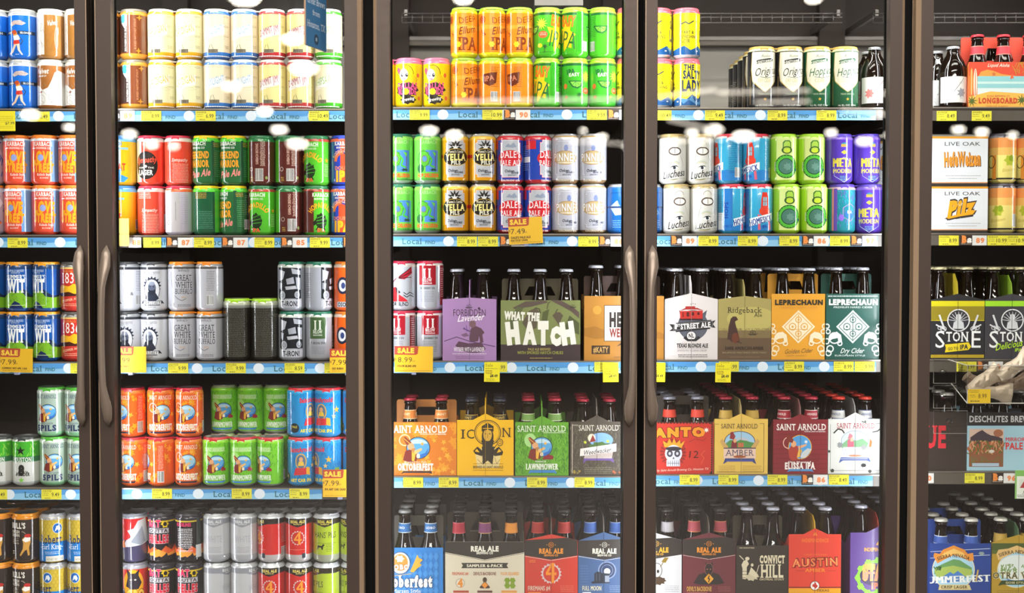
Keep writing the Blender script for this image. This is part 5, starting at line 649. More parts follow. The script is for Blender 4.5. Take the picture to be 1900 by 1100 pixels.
# bottle types ---------------------------------------------------------------
def bottle_prof(h):
    k = h / .228
    return [(.0, .002), (.026, .0), (.030, .004), (.0305, .01), (.0305, .108 * k), (.0288, .122 * k), (.0215, .144 * k), (.0168, .162 * k), (.0146, .184 * k), (.0132, h - .014), (.0148, h - .0135), (.0148, h - .010), (.0132, h - .0095), (.013, h - .003), (.0, h - .003)]
BOT = {}
def rad_at(prof, z):
    for a, b in zip(prof, prof[1:]):
        if a[1] <= z <= b[1] and b[1] > a[1]: return a[0] + (b[0] - a[0]) * (z - a[1]) / (b[1] - a[1])
    return prof[-1][0]
def bottle_meshes(h, prof=None, key=''):
    k = (round(h, 3), key)
    if k not in BOT:
        p = prof or bottle_prof(h)
        g = MB().lathe(p, 28).mesh('glass', M_GLASSB)
        BOT[k] = (g, p)
    return BOT[k]
CAPS = {}
def cap_mesh(h, colr):
    k = (round(h, 3), colr)
    if k not in CAPS:
        m = MB(); seg = 42; n = len(m.v)
        prof = [(.0150, -.0068), (.0158, -.0062), (.0145, -.001), (.0125, .0), (.0, .0002)]
        for r, z in prof:
            for i in range(seg):
                a = 2 * math.pi * i / seg; rr = r * (1 + (.045 if i % 2 else 0)) if z < -.005 else r
                m.v.append((rr * math.sin(a), -rr * math.cos(a), h + z))
        for j in range(len(prof) - 1):
            for i in range(seg):
                i2 = (i + 1) % seg; m.f.append([j * seg + i, j * seg + i2, (j + 1) * seg + i2, (j + 1) * seg + i]); m.sm.append(j > 0)
        CAPS[k] = m.mesh('cap', mat('cap_' + colr, colr, .35, .35))
    return CAPS[k]
NLAB = {}
def neck_label(h, spec):
    """collar of paper that follows the taper of the neck"""
    k = (round(h, 3), spec)
    if k not in NLAB:
        colr, z0, z1, txt_, tc = spec; p = bottle_prof(h); kk = h / .228
        prof = [(rad_at(p, z * kk) + .0004, z * kk) for z in [z0 + (z1 - z0) * i / 6 for i in range(7)]]
        me = band_lathe('neck_label', prof, [(z0 * kk + .0015, tc), (z1 * kk - .0015, colr), (9, tc)], M_PAPER, 36)
        me.polygons[len(me.polygons) - 1].use_smooth = True
        # drop the base disc so the collar stays a sleeve
        import bmesh
        bm = bmesh.new(); bm.from_mesh(me); bm.faces.ensure_lookup_table(); bm.faces.remove(bm.faces[-1]); bm.to_mesh(me); bm.free()
        art = None
        if txt_:
            rm = rad_at(p, (z0 + z1) / 2 * kk) / U; sl = (prof[0][0] - prof[-1][0]) / (prof[-1][1] - prof[0][1]); ym = (z0 + z1) / 2 * kk / U
            A = T(txt_, 0, -1.6, 4, min(rm * 1.7, 5 * len(txt_)), tc, .03) + E(rm * 2.2, 0, 4, 4, tc)
            art = art_mesh('neck_print', A, M_PAPER, 'can', r0=rm, base=18, slope=sl)
            for v in art.vertices: v.co.z += ym * U
        NLAB[k] = (me, art)
    return NLAB[k]
def make_bottle(x, y, z, h, capc, nl, label, group, rz=0.):
    g, p = bottle_meshes(h)
    o = empty('beer_bottle', (x, y, z), rz); tag(o, label, 'bottle', group)
    link('glass', g, o); link('cap', cap_mesh(h, capc), o)
    if nl:
        a, b = neck_label(h, nl); q = link('neck_label', a, o)
        if b: link('neck_print', b, q)
    return o

def make_carton(code, x0, x1, zb, ytop, ypeak, style, yh, Y=FY, label=None, depth=None, n=2, hcol=None):
    d = BOX[code]; a, b = wpt(x0, ytop, Y), wpt(x1, ytop, Y); X0, W = a.x, b.x - a.x; H = a.z - zb
    HP = wpt(x0, ypeak, Y).z - zb; HH = wpt((x0 + x1) / 2, yh, Y + .05).z - zb
    D = depth or (.19 if style in 'gnp' else .127); t = .0012
    o = empty('six_pack_carton' if style in 'gn' or n == 3 else 'four_pack_carton', (X0, Y, zb)); tag(o, label, 'carton', 'bottle cartons on the shelves')
    front = {'g': [(0, 0), (W, 0), (W, H), (W / 2, HP), (0, H)], 'n': [(0, 0), (W, 0), (W, H), (W * .74, H), (W / 2, HP), (W * .28, H), (0, H)], 's': [(0, 0), (W, 0), (W, H), (0, H)]}[style]
    mc = mat('card_' + code, d['col'], .42, 0, .15)
    m = MB(); m.prism(front, 'y', 0, t); m.prism(front, 'y', D - t, D)
    sd = [(t, 0), (D - t, 0), (D - t, H), (D * .72, H * .78), (D * .28, H * .78), (t, H)]
    m.prism(sd, 'x', 0, t); m.prism(sd, 'x', W - t, W); m.box(t, W - t, t, D - t, 0, t)
    m.build('box', mc, o)
    # printed front, the art cut to the outline of the panel
    art = []
    Hpx = max(H, HP) / U
    for k, ps, c in d['art']:
        q = []
        for p in ps:
            p = clip(p, 0, W / U)
            if len(p) > 2:
                p = [(yy, xx) for xx, yy in clip([(yy, xx) for xx, yy in p], 0, (H / U if style == 's' else Hpx))]
                if style != 's':      # keep below the sloping top edge
                    w2 = W / U / 2; hh = H / U; hp = HP / U
                    def top(x):
                        if style == 'g': return hh + (hp - hh) * (1 - abs(x - w2) / w2)
                        e = .46 * w2; return hh + max(0, (hp - hh) * (1 - abs(x - w2) / e))
                    p = [(xx, min(yy, top(xx))) for xx, yy in p]
                if len(p) > 2: q.append(p)
        if q: art.append((k, q, c))
    if style in 'gn': art += L([(W / U / 2, 1), (W / U / 2, HP / U - 1)], .7, '#' + ''.join('%02x' % int(int(d['col'].lstrip('#')[i:i + 2], 16) * .6) for i in (0, 2, 4)))
    me = art_mesh('front_print', art, M_CARD, 'flat'); link('front_print', me, o)
    # handle
    hc = mat('handle_' + (hcol or code), hcol or d['col'], .5)
    m = MB()
    if style in 'gn':
        m.prism([(t, H * .6), (t, HP), (.006, HP + (HH - HP) * .55), (.026, HH), (D - .026, HH), (D - .006, HP + (HH - HP) * .55), (D - t, HP), (D - t, H * .6)], 'x', W / 2 - .0011, W / 2 + .0011)
    else:
        y = D / 2
        pts = [(W * .03, H * .5), (W * .03, HH), (W * .97, HH), (W * .97, H * .5)]
        # panel with a hand hole: four strips
        hz0, hz1 = H + (HH - H) * .18, H + (HH - H) * .62
        for q in ([(t * 2, H * .5), (W - t * 2, H * .5), (W - t * 2, hz0), (t * 2, hz0)], [(t * 2, hz0), (W * .3, hz0), (W * .36, hz1), (t * 2, hz1)],
                  [(W * .7, hz0), (W - t * 2, hz0), (W - t * 2, hz1), (W * .64, hz1)], [(t * 2, hz1), (W - t * 2, hz1), (W - t * 2, HH - .004), (W - .006, HH), (.006, HH), (t * 2, HH - .004)]):
            m.prism(q, 'y', y - .001, y + .001)
    m.build('handle_panel', hc, o)
    return o, X0, W, D

# price tags and cards --------------------------------------------------------
def card(name, x0, x1, y0, y1, bg, art, label, cat, group, Y=-.0022, tilt=0., thick=.0004, name_print='print'):
    """a small printed card; x0..x1, y0..y1 are photo pixels, art from its lower left corner"""
    a, b = wpt(x0, y1, Y), wpt(x1, y0, Y); W, H = b.x - a.x, b.z - a.z
    o = MB().box(0, W, 0, thick, 0, H).build(name, mat('card_' + bg, bg, .5), None, (a.x, Y, a.z)); tag(o, label, cat, group)
    o.rotation_euler = (0, math.radians(tilt), 0)
    if art: link(name_print, art_mesh(name_print, art, M_PAPER, 'flat', step=.00002), o)
    return o
TC = {}
PLACE = ['far left', 'second from left', 'middle', 'second from right', 'far right']
SHELF = ['top', 'second', 'third', 'fourth', 'bottom']
# ------------------------------------------------------------------ the room
def struct(name, mb, m): o = mb.build(name, m); o['kind'] = 'structure'; return o
M_FLOOR = mat('store_floor', '#453d36', .6, noise=.1)
M_WALL = mat('store_wall', '#7d7066', .8)
M_CEIL = mat('store_ceiling', '#857a70', .9)
struct('floor', MB().box(-11, 11, -27, .9, -.05, 0), M_FLOOR)
struct('ceiling', MB().box(-11, 11, -27, .9, 4.6, 4.65), M_CEIL)
struct('wall_front', MB().box(-11, 11, .9, .95, 0, 4.6), M_WALL)
struct('wall_back', MB().box(-11, 11, -27.05, -27, 0, 4.6), M_WALL)
struct('wall_left', MB().box(-11.05, -11, -27, .9, 0, 4.6), M_WALL)
struct('wall_right', MB().box(11, 11.05, -27, .9, 0, 4.6), M_WALL)

# ------------------------------------------------------------------ the cooler: case, mullions, doors
FYY = -.15
MUL = [(p - 950) * 2.85 / F for p in (-330, 173.5, 682.5, 1189, 1687.5, 2190)]
ZB, ZT = .32, 2.3
CL = 'glass-door beer cooler with bronze frames filling the wall'
fr = empty('beer_cooler', (MUL[0], .1, 0)); tag(fr, CL, 'cooler')
def part(name, mb, m, parent=fr):
    x, y, z = fr.location
    mb.v = [(a - x, b - y, c - z) for a, b, c in mb.v]
    return mb.build(name, m, parent)
XA, XB = MUL[0] - .05, MUL[-1] + .05
zband = wpt(950, 88, .62).z
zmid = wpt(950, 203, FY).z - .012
part('back_panel', MB().box(XA, XB, .62, .64, zmid, zband), M_BACK)
part('lower_back_panel', MB().box(XA, XB, .62, .64, ZB, zmid), M_BACK_SHADE)
part('upper_back', MB().box(XA, XB, .60, .64, zband, ZT), M_DARK)
zl = wpt(950, 72, .59).z
part('trim_bar', MB().box(XA, XB, .575, .60, zl - .006, zl + .004), M_WIRE)
part('ledge', MB().box(XA, XB, .58, .60, zband, zl - .006), mat('ledge_grey', '#857c72', .5, .3))
part('base', MB().box(XA, XB, -.10, .64, .02, ZB), M_DARK)
part('kick_plate', MB().box(XA, XB, -.17, -.10, .02, ZB - .01), M_FRAME)
part('canopy', MB().box(XA, XB, -.17, .64, ZT, ZT + .14), M_FRAME)
part('side_wall', MB().box(XA - .02, XA, -.12, .64, .02, ZT), M_DARK)
part('side_wall', MB().box(XB, XB + .02, -.12, .64, .02, ZT), M_DARK)
# glass doors: stile spans in photo pixels (outer, inner) for the left and right stile
DOORS = [(-312, -286, 143, 165.5, 'r', None), (181, 210, 641, 672, 'l', 'r'), (693, 724, 1158, 1182, 'r', 'l'), (1196, 1218.5, 1647, 1677, 'l', 'r'), (1697, 1727, 2150, 2176, 'r', 'l')]
fx = lambda p: (p - 950) * 2.85 / F
def handle_mesh(x, side):
    """long bowed pull with flattened leaf-shaped ends"""
    zt, zb = wpt(950, 455, -.2).z, wpt(950, 795, -.2).z; n = 26; seg = 14
    m = MB(); L_ = zt - zb
    for i in range(n + 1):
        t = i / n; e = abs(2 * t - 1)
        wd = .0078 + .0050 * max(0, 1 - abs(e - .78) / .24) ; dp = .0075
        if e > .9: wd *= math.sqrt(max(.02, 1 - ((e - .9) / .1) ** 2)); dp *= math.sqrt(max(.02, 1 - ((e - .9) / .1) ** 2))
        yy = -.030 + .024 * (e ** 3.5); xx = side * (.006 * (1 - e ** 2) - .004 * max(0, 1 - abs(e - .8) / .25))
        for q in range(seg):
            a = 2 * math.pi * q / seg; m.v.append((x + xx + wd * math.cos(a), FYY + yy + dp * math.sin(a) - .004, zb + L_ * t))
    for i in range(n):
        for q in range(seg):
            q2 = (q + 1) % seg; m.f.append([i * seg + q, i * seg + q2, (i + 1) * seg + q2, (i + 1) * seg + q]); m.sm.append(True)
    m.f.append(list(range(seg))[::-1]); m.f.append([n * seg + q for q in range(seg)]); m.sm += [False, False]
    # two mounting posts
    for z in (zb + .05, zt - .05): m.box(x - .004, x + .004, FYY - .02, FYY, z - .006, z + .006)
    return m
for a0, a1, b0, b1, hs, ts in DOORS:
    X0, X1, X2, X3 = fx(a0), fx(a1), fx(b0), fx(b1)
    d = bpy.data.objects.new('door', None); COL.objects.link(d); d.parent = fr
    y0, y1 = FYY, FYY + .035
    eL, eR = (.009 if ts == 'l' else .0), (.009 if ts == 'r' else .0)
    part('stile', MB().box(X0 + eL, X1, y0, y1, ZB, ZT), M_FRAME, d)
    part('stile', MB().box(X2, X3 - eR, y0, y1, ZB, ZT), M_FRAME, d)
    part('top_rail', MB().box(X1, X2, y0, y1, ZT - .05, ZT), M_FRAME, d)
    part('bottom_rail', MB().box(X1, X2, y0, y1, ZB, ZB + .06), M_FRAME, d)
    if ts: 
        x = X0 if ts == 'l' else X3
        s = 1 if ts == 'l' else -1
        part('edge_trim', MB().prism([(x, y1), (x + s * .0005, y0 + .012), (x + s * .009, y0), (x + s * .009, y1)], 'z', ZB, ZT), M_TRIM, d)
    # thin highlight painted as a pale strip along the handle-side stile edge
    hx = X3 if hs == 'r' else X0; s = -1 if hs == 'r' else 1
    part('edge_highlight', MB().box(min(hx, hx + s * .0015), max(hx, hx + s * .0015), y0 - .0008, y0, ZB, ZT), M_TRIM, d)
    part('gasket', MB().box(X1 - .002, X1 + .004, y1 - .006, y1, ZB + .06, ZT - .05).box(X2 - .004, X2 + .002, y1 - .006, y1, ZB + .06, ZT - .05), M_BLACK, d)
    part('glass_pane', MB().box(X1 - .003, X2 + .003, FYY + .014, FYY + .0142, ZB + .05, ZT - .04), M_PANE, d)
    part('handle', handle_mesh((X2 + .012) if hs == 'r' else (X1 - .012), 1 if hs == 'r' else -1), M_HANDLE, d)
for mx in MUL:
    part('mullion', MB().box(mx - .020, mx + .020, -.108, -.055, ZB, ZT), M_BLACK)
    for s in (-1, 1):
        part('light_strip', MB().box(mx + s * .013 - .004, mx + s * .013 + .004, -.055, -.049, .36, 2.26), M_LED)
# racks of bent wire hanging over the top shelf
for i in range(5):
    m = MB(); xa, xb = MUL[i] + .04, MUL[i + 1] - .04
    za, zb_ = wpt(950, 32, .3).z, wpt(950, 42, .3).z
    for z in (za, zb_, wpt(950, 25, .3).z): m.tube([(xa, .3, z), (xb, .3, z)], .0016, 6)
    k = 0; x = xa
    while x < xb - .01:
        m.tube([(x, .3, za + .006), (x, .298, zb_)], .0013, 5); x += .0265
    for x in (xa + .01, xb - .01): m.box(x - .004, x + .004, .3, .6, za + .004, za + .02)
    part('wire_rack', m, M_WIRE)
part('lamp_box', MB().box(wpt(992, 0, .1).x, wpt(1082, 0, .1).x, .1, .18, wpt(950, 10, .1).z, ZT), mat('lamp_box', '#8d8782', .4))

# vertical LED strips behind the mullions and a canopy strip light the shelves
LC = (.93, .95, 1.0)
for mx in MUL:
    for s in (-1, 1):
        if mx == MUL[0] and s < 0 or mx == MUL[-1] and s > 0: continue
        for zc, k in ((2.05, 1.55), (1.57, 1.3), (1.09, 1.0), (.61, 1.)):
            dx, dy = s * .93, .37
            area('led_strip', (mx + s * .0135, -.047, zc), (math.pi / 2, 0, -math.atan2(dx, dy)), .012, .46, STRIP_W * k, LC, 160)
for i in range(5):
    area('canopy_light', ((MUL[i] + MUL[i + 1]) / 2, -.085, ZT - .02), (math.radians(16), 0, 0), .5, .02, CANOPY_W, (1, .96, .9))

# ------------------------------------------------------------------ shelves with price rails
SHY = [[203, 436, 671, 903, 1137], [203, 437, 670.5, 904, 1137], [200, 434, 669, 882, 1119], [201, 434, 667, 879, 1117], [200, 433, 666, 873, 1122]]
RAIL = [[(207, 225), (441, 459), (674, 693), (908, 927)], [(206, 225), (441, 459), (674, 693), (907, 926)], [(204, 222), (439, 457), (672, 692), (886, 905)], [(205, 223), (438, 457), (671, 690), (881, 902)], [(206, 224), (437, 455), (671, 690), (878, 898)]]
C0 = [[111, 111, 124, 125], [353, 357, 364, 364], [822, 832, 834, 831], [1294, 1300, 1301, 1295]]
ENDS = {(1, 3): 594, (3, 0): 1620, (3, 1): 1626, (3, 2): 1625, (3, 3): 1621}
DN = ['first', 'second', 'third', 'fourth', 'fifth']
ZS = [[wpt(950, y, FY).z for y in r] for r in SHY]
for di in range(5):
    xa, xb = MUL[di] + .003, MUL[di + 1] - .003
    for ri in range(5):
        z = ZS[di][ri]
        o = empty('cooler_shelf', (xa, 0, z - .012)); tag(o, f'{SHELF[ri]} cooler shelf with its price rail behind the {DN[di]} glass door from left', 'shelf', 'cooler shelves')
        W = xb - xa
        MB().box(0, W, .0, .56, .0, .012).build('deck', M_DECK, o)
        MB().box(0, .008, .0, .56, -.03, 0).build('bracket', M_DECK, o)
        MB().box(W - .008, W, 0, .56, -.03, 0).build('bracket', M_DECK, o)
        MB().box(0, W, -.0012, .002, .0095, .0125).build('front_edge', mat('edge_grey', '#a49a90', .3, .7), o)
        if ri == 4: continue
        y0, y1 = RAIL[di][ri]; za, zb_ = wpt(950, y1, 0).z, wpt(950, y0, 0).z
        MB().box(0, W, -.0010, .0, za - (z - .012), zb_ - (z - .012) + .001).build('price_rail', M_RAIL, o)
        if di == 4: continue
        # printed blue strip in the rail
        pa = wpt(0, y1, -.0012); px0 = 950 + (xa) * F / 3.0; px1 = min(950 + xb * F / 3.0, ENDS.get((di, ri), 9999))
        H = y1 - y0; wpx = px1 - px0
        A = R(0, 0, wpx, H, '#8cc3e8') + P([(0, H)] + [(x, H * .55 + 1.6 * math.sin((x + px0 - C0[di][ri]) / 114 * 6.28)) for x in range(0, int(wpx), 6)] + [(wpx, H * .55), (wpx, H)], '#4f97d6')
        c = C0[di][ri] - 114 * 8
        while c < px1 + 20:
            X = c - px0
            if 10 < X < wpx - 10: A += E(X, H * .52, 10, 9.4, '#dfe8f4', 20)
            if -27 < X < wpx - 60: A += T('Local', X + 46, 4.2, 10.5, 37, '#2c6470', .01, True)
            if -71 < X < wpx - 90: A += T('FIND', X + 80, 4.6, 6, 18, '#2c6e80', .02)
            c += 114
        me = art_mesh('rail_strip', A, M_PAPER, 'flat', step=.00003); s = link('rail_strip', me, o); s.location = (0, -.0011, pa.z - (z - .012))
# back uprights that carry the shelves
for mx in MUL:
    part('upright', MB().box(mx - .036, mx + .036, .56, .62, ZB, ZT), M_DARK)

# ------------------------------------------------------------------ cans
LAY = {
 (0, 0, 1): 'pinup -3 0,pinup 49 0,sketch 101 2,sketch 152 -8', (0, 0, 0): 'pinup -3 0,pinup 49 4,foam 101 0,foam 152 3',
 (1, 0, 1): 'stout 203 12,stout 253 3,cardigan 302 -3,cardigan 353 -3,skylight 405 0,skylight 457 0,dammit 508 0,dammit 560 2,whipsaw 612 6',
 (1, 0, 0): 'stout 203 -4,stout 253 6,cardigan 302 0,cardigan 353 -3,skylight 405 2,skylight 457 0,dammit 508 -2,dammit 560 0,whipsaw 612 -8',
 (2, 0, 1): 'ellum 862 4,ellum 913 14,ellum 964 8,splash 1014 3,splash 1065 -34,splash 1116 -76,salty 1167 8',
 (2, 0, 0): 'blonde 709 0,blonde 760 -2,blonde 811 -4,ellum 862 14,ellum 913 -48,ellum 964 -58,splash 1014 -30,limes 1065 0,limes 1116 2,salty 1167 8',
 (3, 0, 1): 'salty 1219 38,salty 1271 45', (3, 0, 0): 'salty 1221 40,salty 1271 5,cidero 1410 2,cidero 1461 2,ciderh 1512 0,ciderh 1563 0',
 (0, 1, 1): 'indigo -15 0,street 35 4,street 83 2,street 132 -6', (0, 1, 0): 'indigo -14 6,street 35 -4,street 83 4,street 132 3',
 (1, 1, 1): 'wheat 230 -4,lager 283 0,redback 334 0,warrior 384 -9,warrior 434 -5,maroon 487 -3,maroon 538 3,dillo 588 -12,rodeo 640 -2',
 (1, 1, 0): 'wheat 230 -12,redback 283 -6,silverback 334 0,warriorb 384 0,warrior 434 -20,dillo 487 -8,maroon 538 5,dillo 588 10,rodeo 640 -6',
 (2, 1, 1): 'hopart 743 0,hopart 794 2,yella 845 2,yella 896 6,dales 945 0,dales 996 24,pinner 1046 -2,pinner 1097 -3',
 (2, 1, 0): 'hopart 743 4,hopart 794 0,yella 845 0,yella 896 3,dales 945 2,dales 996 3,pinner 1046 4,pinner 1097 2,azure 1150 -4',
 (3, 1, 1): 'script 1247 -1,script 1297 -1,phone 1350 -38,phone 1400 -22,gear 1449 0,gear 1500 0,meta 1550 2,meta 1601 3',
 (3, 1, 0): 'azure 1203 8,script 1247 2,script 1297 2,phone 1350 24,phone 1400 1,gear 1449 0,gear 1500 0,teal 1550 -2,meta 1601 -8',
 (4, 1, 1): 'bloom 1856 2,bloom 1906 4', (4, 1, 0): 'bloom 1856 -18,bloom 1906 -20',
 (0, 2, 1): 'wit -14 0,wit 34 2,wit 84 -12,copper 135 -2', (0, 2, 0): 'wit -14 0,wit 34 0,wit 84 -2,copper 137 -2',
 (1, 2, 1): 'daily 236 -26,daily 286 2,buffalo 338 8,buffalo 389 -44,truck 541 0,truck 592 32,mask 645 6',
 (1, 2, 0): 'daily 236 2,daily 286 -4,buffalo 338 4,buffalo 389 -3,night 440 0,night 491 4,truck 541 2,below 592 0,mask 645 4',
 (2, 2, 1): 'plug 747 -4,eleven 797 -4', (2, 2, 0): 'eleven 747 -10,eleven 797 2',
 (0, 3, 1): 'tin 93 -2,tin 143 -6', (0, 3, 0): 'wonder -5 0,wonder 43 -1,tin 93 5,tin 143 -4',
 (1, 3, 1): 'leaf 243 -20,leaf 297 5,leaf 350 -3,car 557 24,car 608 -10,car 660 0',
 (1, 3, 0): 'leaf 246 -12,leaf 297 -38,leaf 348 0,mow 399 2,mow 449 0,mow 500 -16,car 557 4,car 608 -26,car 660 0',
 (0, 4, 1): 'bull -9 0,bull 43 0,honey 94 2,honey 145 4', (0, 4, 0): 'bull -9 0,bull 43 -2,honey 94 -18,honey 145 -18',
 (1, 4, 1): 'torn 245 0,bat 296 0,batb 347 -3,silver 399 0,silver 449 2,fourred 501 -24,fourred 552 2,lime 604 0,lime 655 -14',
 (1, 4, 0): 'wolf 245 0,bat 296 0,bat 347 2,silver 399 30,silver 449 28,fourred 501 0,fourred 552 6,lime 604 -26,lime 655 -22',
}
REAR = {  # (door, row, tier): rows behind the front one, cans at the same spacing further back
 (1, 4, 1): ('torn 245,bat 296,bat 347,silver 399,silver 449,fourred 501,fourred 552,lime 604,lime 655', 2),
 (0, 4, 1): ('bull -9,bull 43,honey 94,honey 145', 2), (1, 4, 0): ('wolf 245,bat 296,bat 347,silver 399,silver 449,fourred 501,fourred 552,lime 604,lime 655', 1),
 (0, 4, 0): ('bull -9,bull 43,honey 94,honey 145', 1),
 (1, 3, 0): ('mow 399,mow 449,mow 500', 1), (1, 3, 1): ('mow 403 0,mow 453 -4,mow 503 2', 1),
 (3, 0, 0): ('cidero 1410,cidero 1461,ciderh 1512,ciderh 1563', 4),
}
ALL = []      # (code, tier, door, row, x, y, z, du, depth index)
def spread(items, y):
    out = []; last = None
    for it in items:
        x = wpt(it[1], 550, y).x if len(it) < 4 else it[3]
        if last is not None and x - last < .0663: x = last + .0663
        out.append((it[0], x, it[2])); last = x
    return out
FRONT = {}
def parse(s):
    r = []
    for t in s.split(','):
        q = t.split(); r.append((q[0], float(q[1]), float(q[2]) if len(q) > 2 else 0.))
    return r
for (di, ri, tr), s in LAY.items():
    it = parse(s)
    FRONT[(di, ri, tr)] = spread(it, .045)
for (di, ri, tr), items in FRONT.items():
    for c, x, du in items: ALL.append([c, tr, di, ri, x, .045, du, 0])
for (di, ri, tr), (s, nrow) in REAR.items():
    fx_ = {round(x, 3): 1 for _, x, _ in FRONT[(di, ri, tr)]}
    base = FRONT[(di, ri, tr)]
    for c, px, du in parse(s):
        x = wpt(px, 550, .045).x
        near = [b for b in base if abs(b[1] - x) < .02]
        if near: x = near[0][1]
        elif (di, ri) != (1, 3): continue
        for k in range(nrow): ALL.append([c, tr, di, ri, x, .045 + .0675 * (k + 1), du + 9 * k, k + 1])
zt = lambda di, ri, tr: ZS[di][ri] + .0002 + tr * .1195
# words that single each can out
from collections import defaultdict
by = defaultdict(list)
for a in ALL: by[a[0]].append(a)
ORD = ['first', 'second', 'third', 'fourth', 'fifth', 'sixth', 'seventh', 'eighth']
NAMEC = {}
for code, lst in by.items():
    rows = defaultdict(list)
    for a in lst: rows[(a[3], a[2], a[1], a[7])].append(a)
    for key, g in rows.items():
        g.sort(key=lambda a: a[4]); ri, di, tr, dep = key
        many_doors = len({(k[0], k[1]) for k in rows}) > 1
        twot = len({k[2] for k in rows if k[0] == ri and k[1] == di}) > 1
        for i, a in enumerate(g):
            w = []
            if twot or tr == 1: w.append('upper' if tr else 'lower')
            s = (' '.join(w) + ' ' if w else '') + CANS[code]['desc']
            if len(g) == 2: s += ', left one' if i == 0 else ', right one'
            elif len(g) > 2: s += f', {ORD[i]} from left'
            if dep: s += f', row {["", "two", "three", "four", "five"][dep]}'
            elif any(k[3] for k in rows if k[:3] == key[:3]): s += ', front row'
            if many_doors: s += f', {DN[di]} door'
            NAMEC[id(a)] = s
for a in ALL:
    c, tr, di, ri, x, y, du, dep = a
    make_can(c, x, y, zt(di, ri, tr), du, NAMEC[id(a)], f'beer cans on the {SHELF[ri]} shelf')
# plastic holders on the can tops
HOLD = {'#': 0}
hn = defaultdict(int)
for (di, ri, tr), items in FRONT.items():
    run = []
    runs = []
    for c, x, du in items + [(None, 0, 0)]:
        rg = CANS[c]['ring'] if c else None
        if run and (rg != CANS[run[-1][0]]['ring'] or x - run[-1][1] > .0695 or CANS[c]['h'] != CANS[run[-1][0]]['h']): runs.append(run); run = []
        if c and rg: run.append((c, x, du))
        elif run: runs.append(run); run = []
    for rn in runs:
        n = len(rn); k = 0
        while k < n:
            s = 3 if n - k in (3, 5) else 2
            ch = rn[k:k + s]; k += s
            d = CANS[ch[0][0]]
            lb = f'{"upper" if tr else "lower"} moulded holder on top of {len(ch)} cans: {" ".join(d["desc"].split()[:5])}'
            hn[lb] += 1
            if hn[lb] > 1: lb += f', {DN[di]} door' + (' again' if hn[lb] > 2 else '')
            carrier([q[1] for q in ch], .045, zt(di, ri, tr), d['h'], d['ring'], lb, 'plastic can holders')
# holders on the receding ciders
for k in range(1, 5):
    it = sorted([a for a in ALL if a[0] in ('cidero', 'ciderh') and a[7] == k], key=lambda a: a[4])
    if it:
        for ch in (it[:2], it[2:]):
            if ch: carrier([a[4] for a in ch], ch[0][5], zt(3, 0, 0), .1475, CANS['cidero']['ring'], f'tan holder on the {"black" if ch[0][0] == "cidero" else "green"} cider cans, row {["", "two", "three", "four", "five"][k]}', 'plastic can holders')

# ------------------------------------------------------------------ cartons and their bottles
NLB = dict(blue=('#2f6fb0', .172, .196, 'LOBO', '#dfe6ee'), red=('#a82438', .170, .197, '', '#d8626c'), pur=('#7a3a68', .170, .197, '', '#c89a5c'), ora=('#dc8c34', .170, .197, '', '#8a5020'), crim=('#a32a28', .170, .197, '', '#d8564c'), slate=('#3f66b4', .170, .197, '', '#a9bce0'), pale=('#bdb9c0', .170, .197, '', '#55505a'), rose=('#a84450', .170, .197, '', '#d88a5c'),
           leaf=('#e88a3c', .165, .192, 'SAINT', '#f4d8b0'), rd=('#d8402c', .165, .190, '', '#8a2018'), yel=('#c3a048', .162, .188, '', '#8a6c30'), win=('#a8283a', .162, .188, 'ARNOLD', '#f0d8d8'), whi=('#dcdcdc', .162, .188, 'ARNOLD', '#5a6a9a'), kona=('#e2404c', .165, .192, '', '#f0a08a'), grn=('#7fa858', .160, .182, '', '#dfe8c8'), icn=('#3a3224', .160, .180, 'SAINT', '#c8a83c'), sn=('#3f5fb0', .160, .182, '', '#dfe4f0'))
S_ = '#c5c8d6'; RD_ = '#a3263a'; DK_ = '#2e2b29'
